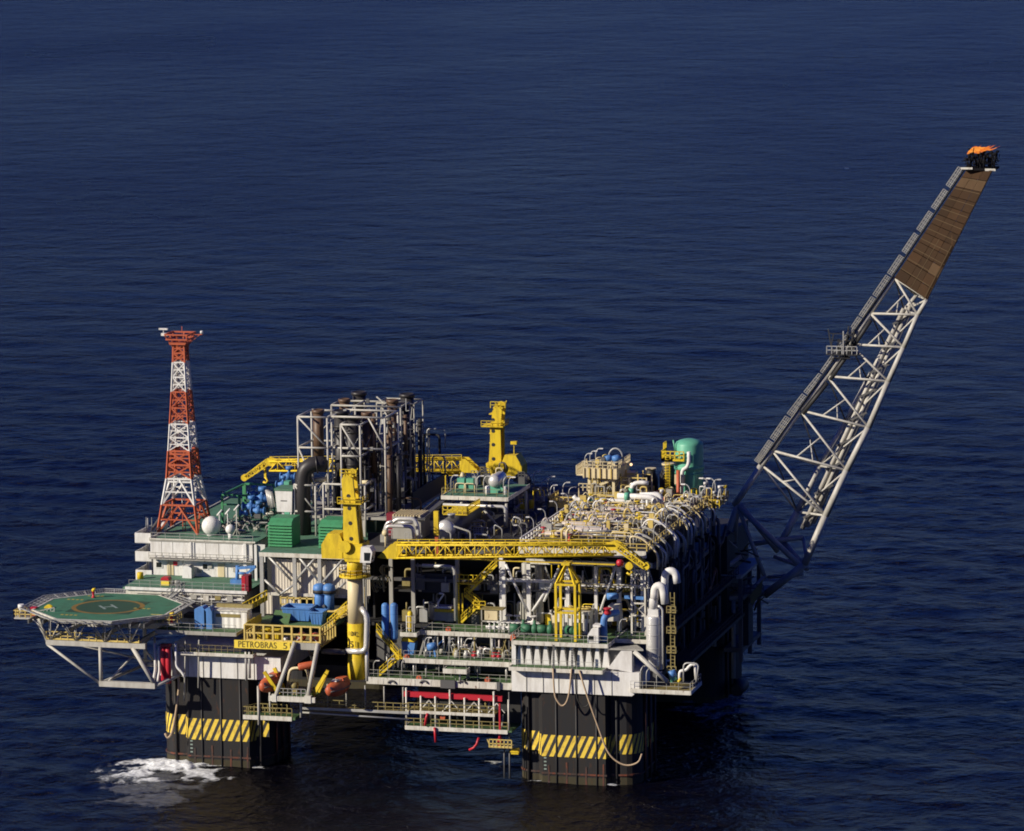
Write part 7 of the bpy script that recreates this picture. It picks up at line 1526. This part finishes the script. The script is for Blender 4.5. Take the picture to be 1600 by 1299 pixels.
# walkway fence along the upper chord
up0, up1 = U[1], U[-1]
def upc(f):
    f = f*(len(U)-2); i = min(int(f), len(U)-3); return U[1+i].lerp(U[2+i], f-i)
d_ = (top[0]-U[-1])
for k in range(15):
    if k < 10: a, b2 = upc(k/10), upc((k+.9)/10)
    else: a, b2 = U[-1].lerp(top[0],(k-10)/5), U[-1].lerp(top[0],(k-10+.82)/5)
    n_ = Vector((-.80,-.15,.55)); m_ = MB()
    for j in range(6): p = a.lerp(b2,j/5); m_.bar(p+n_*.3,p+n_*1.35,.08)
    for h in (.4,.7,1.0,1.35): m_.bar(a+n_*h,b2+n_*h,.1)
    for j in range(12): p = a.lerp(b2,j/11); m_.bar(p+n_*.4,p+n_*1.35,.06)
    P('fence_panel', m_, M['steel'], fb)
P('walkway', MB().bar(U[1]+Vector((-.3,0,.2)),U[-1]+Vector((-.3,0,.2)),1.2,.12).bar(U[-1]+Vector((-.3,0,.2)),top[0]+Vector((-.3,0,.2)),1.2,.12), M['dark'], fb)
# sooty service cage
sc0 = fp(1316,548,57.5); m_ = MB()
for k in range(14):
    p = sc0+Vector((rnd.uniform(-2,2.2),rnd.uniform(-1.2,1.2),rnd.uniform(-2,1.2))); m_.bar(p,p+Vector((rnd.uniform(-.5,.5),0,rnd.uniform(1.2,3))),.16)
for k in range(9):
    p = sc0+Vector((rnd.uniform(-2,.6),rnd.uniform(-1.2,1.2),rnd.uniform(-2,3))); m_.bar(p,p+Vector((rnd.uniform(1.2,2.4),.3,rnd.uniform(-.2,.3))),.15)
m_.box(sc0.x-2.3,sc0.x+2.6,56.4,59,sc0.z-.6,sc0.z-.4)
P('service_cage', m_, M['dark'], fb)
P('cage_rail', MB().rail([(sc0.x-2.2,56.3,sc0.z-.4),(sc0.x+2.5,56.3,sc0.z-.4)],1.2,.8,.06).bar((sc0.x+.4,56.2,sc0.z-.4),(sc0.x+.4,56.2,sc0.z+3.2),.16), M['galv'], fb)
for i in range(2,5): P('sooty_pipe', MB().tube(upc((i)/6)+Vector((.5,-.4,-.5)),upc((i+.9)/6)+Vector((.5,-.4,-.5)),.3,8), M['dark'], fb)
# heat shield: solid plated end of the boom
s0, s1, s2 = U[-1], A_[-1], B_[-1]
off_ = Vector((0,-.5,0))
q0, q1, q2, q3 = s0+off_, s1+off_, top[1]+off_, top[0]+off_
nr_ = 12
for k in range(nr_):
    for j in range(3):
        f0, f1 = k/nr_+.002, (k+1)/nr_-.002; g0, g1 = j/3+.004, (j+1)/3-.004
        c4 = [q0.lerp(q3,f).lerp(q1.lerp(q2,f),g)+Vector((0,rnd.uniform(-.05,.05),0)) for f, g in ((f0,g0),(f0,g1),(f1,g1),(f1,g0))]
        back = Vector((0,.1,0)); m_ = MB().add(c4+[c+back for c in c4], [(0,1,2,3),(7,6,5,4),(0,4,5,1),(1,5,6,2),(2,6,7,3),(3,7,4,0)])
        mt_ = 'shieldpale' if k == nr_-2 or rnd.random() < .03 else rnd.choice(['shield','shield','shieldmid','shielddark'])
        P('shield_panel', m_, M[mt_], fb)
P('heat_shield', MB().add([s1+Vector((.1,-.4,0)),s2+Vector((.2,0,0)),top[2]+Vector((.1,0,0)),top[1]+Vector((.1,-.4,0))],[(0,1,2,3)]), M['shield'], fb)
P('heat_shield', MB().add([s0,s2,top[2],top[0]],[(0,1,2,3)]), M['shield'], fb)
sm_ = MB()
for k in range(1, 11):
    f = k/11; a, b2 = q0.lerp(q3,f), q1.lerp(q2,f); sm_.bar(a+Vector((0,-.03,0)),b2+Vector((0,-.03,0)),.05,.09)
sm_.bar(q0.lerp(q1,.5)+Vector((0,-.03,0)),q0.lerp(q1,.5).lerp(q3.lerp(q2,.5),.42)+Vector((0,-.03,0)),.06,.1)
sm_.bar(q1+Vector((-.5,-.03,0)),q1.lerp(q2,.42)+Vector((-.4,-.03,0)),.07,.14)
P('shield_seam', sm_, M['seam'], fb)
# burner head and flame
tc = (top[0]+top[1]+top[2])/3
bh = T('burner_head', 'sooty black burner head crowded with nozzles at the boom tip', 'burner', tc+Vector((0,0,-.6)))
P('platform', MB().box(tc.x-2.6,tc.x+2.4,tc.y-2.3,tc.y+2.3,tc.z-.1,tc.z+.15), M['soot'], bh)
P('platform_edge', MB().box(tc.x-2.8,tc.x-1.0,tc.y-2.45,tc.y-2.3,tc.z+.05,tc.z+.35).box(tc.x+.9,tc.x+2.5,tc.y-2.45,tc.y-2.3,tc.z-.15,tc.z+.2), M['fascia'], bh)
for k in range(26):
    x = tc.x+rnd.uniform(-2.2,2.4); y = tc.y+rnd.uniform(-2,2); h = rnd.uniform(1.0,2.7); dx_ = rnd.uniform(-.6,.8); P('nozzle', MB().path([(x,y,tc.z),(x+dx_*.4,y,tc.z+h*.6),(x+dx_,y,tc.z+h)],rnd.uniform(.09,.17),7).lathe([(.16,0),(.26,.25),(.2,.4)],(x+dx_,y,tc.z+h-.1),(dx_*.5,0,1),9), M['soot'], bh)
for k in range(75): p = Vector((tc.x+rnd.uniform(-2.4,2.9),tc.y+rnd.uniform(-1.8,1.8),tc.z+rnd.uniform(.3,2.4))); P('pilot_pipe', MB().bar(p,p+Vector((rnd.uniform(-.9,.9),rnd.uniform(-.5,.5),rnd.uniform(-.6,.9))),.1), M['soot'], bh)
def tongue(p0, p1, r):
    n = 18; d = (p1-p0); m_ = MB(); pts = []; b = len(m_.v)
    for i in range(n+1):
        f = i/n; rr = max(.02, r*math.sin(math.pi*min(1,f*.9+.12))**.8*(1-f*.35)); c = p0.lerp(p1,f)+Vector((0,.15*math.sin(f*9),.18*math.sin(f*7)))
        for j in range(10):
            a = 2*math.pi*j/10; w_ = rr*(1+.3*math.sin(3*a+f*8)); m_.v.append(c+Vector((.25*w_*math.cos(a),w_*math.sin(a)*.8,w_*math.cos(a)*.62)))
    for i in range(n):
        for j in range(10): m_.f.append([i*10+j,i*10+(j+1)%10,(i+1)*10+(j+1)%10,(i+1)*10+j]); m_.sm.append(True)
    for base, c in ((0, p0), (n*10, p1+Vector((0,.15*math.sin(9),.18*math.sin(7))))):
        m_.v.append(Vector(c)); q = len(m_.v)-1
        for j in range(10): m_.f.append([base+j, base+(j+1)%10, q]); m_.sm.append(False)
    return m_
fl = T('flare_flame', 'orange flame blowing to the right above the black burner head', 'flame', fp(1512,240,57.5))
for a, b2, r in (((1512,239),(1548,229),.85),((1518,237),(1555,228),.5),((1526,235),(1562,230),.28),((1514,238),(1533,228),.55)): P('flame_tongue', tongue(fp(*a,57.5),fp(*b2,57.5),r), M['flame'], fl)
# boom foundation in the shade
fd = T('boom_support', 'dark shaded tripod of tubes that carries the flare boom', 'support', (41, 58, 17))
hub = fp(1152,790)
for nm, a, b2, r in (('upper_leg',hub,fp(1128,860),.5),('upper_leg',hub,fp(1148,850,61),.38),('spread_leg',hub,fp(1252,886,56),.45),('spread_leg',hub+Vector((.4,.5,0)),fp(1215,862,62),.4),('spread_leg',hub,fp(1196,905),.35),
    ('tie',fp(1175,850,61),fp(1255,840,62),.4),('tie',fp(1255,840,62),fp(1262,890,56),.25),('tie',A_[0],fp(1195,930),.6),('tie',fp(1255,890,58),fp(1130,965,58),.35),('tie',fp(1200,902,58),fp(1255,898,57),.28),('tie',fp(1210,870,60),fp(1262,890,57),.3),('tie',B_[0],fp(1255,885,57),.5),
    ('outrigger',fp(1095,915,55),fp(1160,868,57),.35),('outrigger',fp(1095,915,55),fp(1092,940,54),.35),('tie',fp(1110,934,56),fp(1160,936,56),.4),('tie',fp(1160,936,56),fp(1196,900,58),.35),('stanchion',fp(1116,930,56),fp(1116,1010,56),.35),('stanchion',fp(1146,936,56),fp(1146,1060,56),.35)):
    P(nm, MB().tube(a,b2,r,10), M['steel'], fd)
P('gusset', MB().add([fp(1172,930,55.5),fp(1192,905,55.5),fp(1190,925,55.5),fp(1175,948,55.5)],[(0,1,2,3)]).add([fp(1172,930,55.7),fp(1192,905,55.7),fp(1190,925,55.7),fp(1175,948,55.7)],[(3,2,1,0)]), M['olive'], fd)
c = fp(1165,915,57); P('base_platform', MB().box(c.x-6,c.x+3,56,62,c.z-1.2,c.z-.8).rail([(c.x-6,56,c.z-.8),(c.x+3,56,c.z-.8)],1.2,1,.06), M['dgrey'], fd)
c = fp(1185,920,57); P('drop_shaft', MB().box(c.x-2.5,c.x-1.5,56.5,60,c.z-9,c.z-1), M['dark'], fd)
# dark clutter hung in the shaded boom support
for i in range(40):
    c = fp(rnd.uniform(1095,1190), rnd.uniform(820,960), rnd.uniform(55,61)); k = 1; mt = rnd.choice(['dgrey','dark','steel','olive'])
    m_ = MB().tube(c,c+Vector((rnd.uniform(-3,3),rnd.uniform(-1,1),rnd.uniform(-2,2))),rnd.uniform(.07,.18),6) if k else MB().box(c.x-.5,c.x+.6,c.y-.4,c.y+.4,c.z-.4,c.z+.6).bar((c.x,c.y,c.z-2),(c.x,c.y,c.z),.12)
    S('support_pipe' if k else 'support_box', m_, M[mt], {'dgrey':'dark grey','dark':'black','steel':'grey','olive':'dull yellow'}[mt]+(' slanting pipe' if k else ' hung box')+' in the shade under the flare boom foot', 'pipe' if k else 'box', 'shaded clutter under the flare boom foot')
# ------------------------------------------------------------------ foam
def foam(cx, cy, rx, ry, seed, label, lift=.10, hgt=1.0, dens=.34, ang=0.0, bright=.85, lo=.40, hi=.66, top_=1.0):
    """ragged patches of froth riding on the water, thicker and heaped towards the middle"""
    rg_ = np.random.default_rng(seed); step = .17; m_ = MB(); nx, ny = int(2*rx/step), int(2*ry/step)
    def fbm(n, m, oc, pw=.75):
        out = np.zeros((n, m))
        for o in oc:
            g = rg_.random((int(n/o)+3, int(m/o)+3)); X, Y = np.meshgrid(np.arange(m)/o, np.arange(n)/o); xi, yi = X.astype(int), Y.astype(int); fx, fy = X-xi, Y-yi
            fx = fx*fx*(3-2*fx); fy = fy*fy*(3-2*fy)
            out += o**pw*(g[yi,xi]*(1-fx)*(1-fy)+g[yi,xi+1]*fx*(1-fy)+g[yi+1,xi]*(1-fx)*fy+g[yi+1,xi+1]*fx*fy)
        return (out-out.min())/(out.max()-out.min())
    N_ = 1-abs(fbm(ny, nx, (42,22,11,6,3.2,1.7))*2-1); Hh = fbm(ny, nx, (22,10,5,3)); idx = {}; ca, sa = math.cos(ang), math.sin(ang); fr = []
    U_, V_ = np.meshgrid((np.arange(nx)+.5)/nx*2-1, (np.arange(ny)+.5)/ny*2-1); Dd = np.hypot(U_, V_)
    F_ = N_-dens-.62*Dd**1.3
    for j in range(ny):
        for i in range(nx):
            if F_[j,i] > -.16 and Dd[j,i] < 1.02:
                q = []
                for a, b2 in ((i,j),(i+1,j),(i+1,j+1),(i,j+1)):
                    if (a,b2) not in idx:
                        idx[(a,b2)] = len(m_.v); ci, cj = min(a,nx-1), min(b2,ny-1); hh = Hh[cj,ci]; dd = Dd[cj,ci]
                        ox, oy = -rx+a*step, -ry+b2*step; fr.append(F_[cj,ci])
                        m_.v.append(Vector((cx+ox*ca-oy*sa, cy+ox*sa+oy*ca, lift+hgt*max(0,1-dd)*hh*max(.15,min(1,.4+F_[cj,ci]*3)))))
                    q.append(idx[(a,b2)])
                m_.f.append(q); m_.sm.append(True)
    m, t, b = newmat('sea_foam'); N = t.nodes; L = t.links; g = N.new('ShaderNodeNewGeometry')
    n = N.new('ShaderNodeTexNoise'); n.inputs['Scale'].default_value = 1.6; n.inputs['Detail'].default_value = 9; n.inputs['Roughness'].default_value = .78; L.new(g.outputs['Position'], n.inputs['Vector'])
    at_ = N.new('ShaderNodeAttribute'); at_.attribute_name = 'froth'
    f1 = N.new('ShaderNodeMapRange'); f1.inputs[1].default_value = -.16; f1.inputs[2].default_value = .22; f1.inputs[3].default_value = -.30; f1.inputs[4].default_value = .26; L.new(at_.outputs['Fac'], f1.inputs[0])
    ad = N.new('ShaderNodeMath'); ad.operation = 'ADD'; L.new(n.outputs[0], ad.inputs[0]); L.new(f1.outputs[0], ad.inputs[1])
    mr = N.new('ShaderNodeMapRange'); mr.inputs[1].default_value = lo; mr.inputs[2].default_value = hi; mr.inputs[4].default_value = top_; L.new(ad.outputs[0], mr.inputs[0]); L.new(mr.outputs[0], b.inputs['Alpha'])
    b.inputs['Base Color'].default_value = (bright*.97,bright*1.0,bright*1.02,1); b.inputs['Roughness'].default_value = .8; b.inputs['Specular IOR Level'].default_value = .1
    o = S('foam', m_, m, label, 'foam', None, 'stuff')
    at2 = o.data.attributes.new('froth', 'FLOAT', 'POINT'); at2.data.foreach_set('value', np.array(fr, np.float32))
c = at(266,1197,Z=0); foam(c.x, c.y, 8.5, 5.0, 3, 'bright heaped white foam breaking against the left column', .15, 1.3, .34, 0, .96, .38, .82)
c = at(222,1208,Z=0); foam(c.x, c.y, 8, 9, 5, 'ragged white foam trailing to the left of the left column', .10, .9, .42, .5, .9, .42, .9)
c = at(318,1211,Z=0); foam(c.x, c.y, 7.5, 6, 9, 'lacy white foam curling along the front of the left column', .08, .6, .46, 0, .85, .42, .9)
c = at(230,1230,Z=0); foam(c.x, c.y, 10.5, 17, 8, 'thin bluish foam spreading in front of the left column', .05, .4, .36, .3, .5, .50, 1.0, .34)
c = at(1140,1103,Z=0); foam(c.x, c.y, 11, 16, 12, 'faint bluish foam behind the near right column in the shade', .1, .6, .40, 0, .5, .44, .95, .7)
c = at(790,1195,Z=0); foam(c.x, c.y, 6, 4, 15, 'small white splashes left of the near right column', .08, .3, .62, 0, .7)
for (cx, nm, sd) in ((LC,'left',21),(RC,'near right',22)): foam(cx, -.9, 9.5, 1.2, sd, 'thin line of wash along the waterline of the '+nm+' column', .06, .3, .48, 0, .6)
# ------------------------------------------------------------------ thin exhaust smoke drifting off the stacks
sm = bpy.data.materials.new('exhaust_smoke'); sm.use_nodes = True; t = sm.node_tree; t.nodes.remove(t.nodes['Principled BSDF'])
pv = t.nodes.new('ShaderNodeVolumePrincipled'); pv.inputs['Color'].default_value = (.10,.09,.09,1); pv.inputs['Density'].default_value = .010
t.links.new(pv.outputs[0], t.nodes['Material Output'].inputs['Volume'])
def puff(px_, py_, Y, rx, ry, rz, label):
    c = at(px_,py_,Y=Y); m_ = MB().sphere((0,0,0),1,24)
    for v in m_.v: k = 1+.12*math.sin(5*v.x+2*v.z)+.1*math.sin(7*v.z+3*v.y); v.x, v.y, v.z = c.x+v.x*rx*k, c.y+v.y*ry*k, c.z+v.z*rz*k+.25*v.x*rx*.5
    S('exhaust_smoke', m_, sm, label, 'smoke', None, 'stuff')
puff(690,575,46,9,5,3.2,'thin dark smoke drifting from the exhaust stacks')
puff(1583,222,57.5,4.5,2,1.1,'thin dark smoke trailing right of the flare flame')
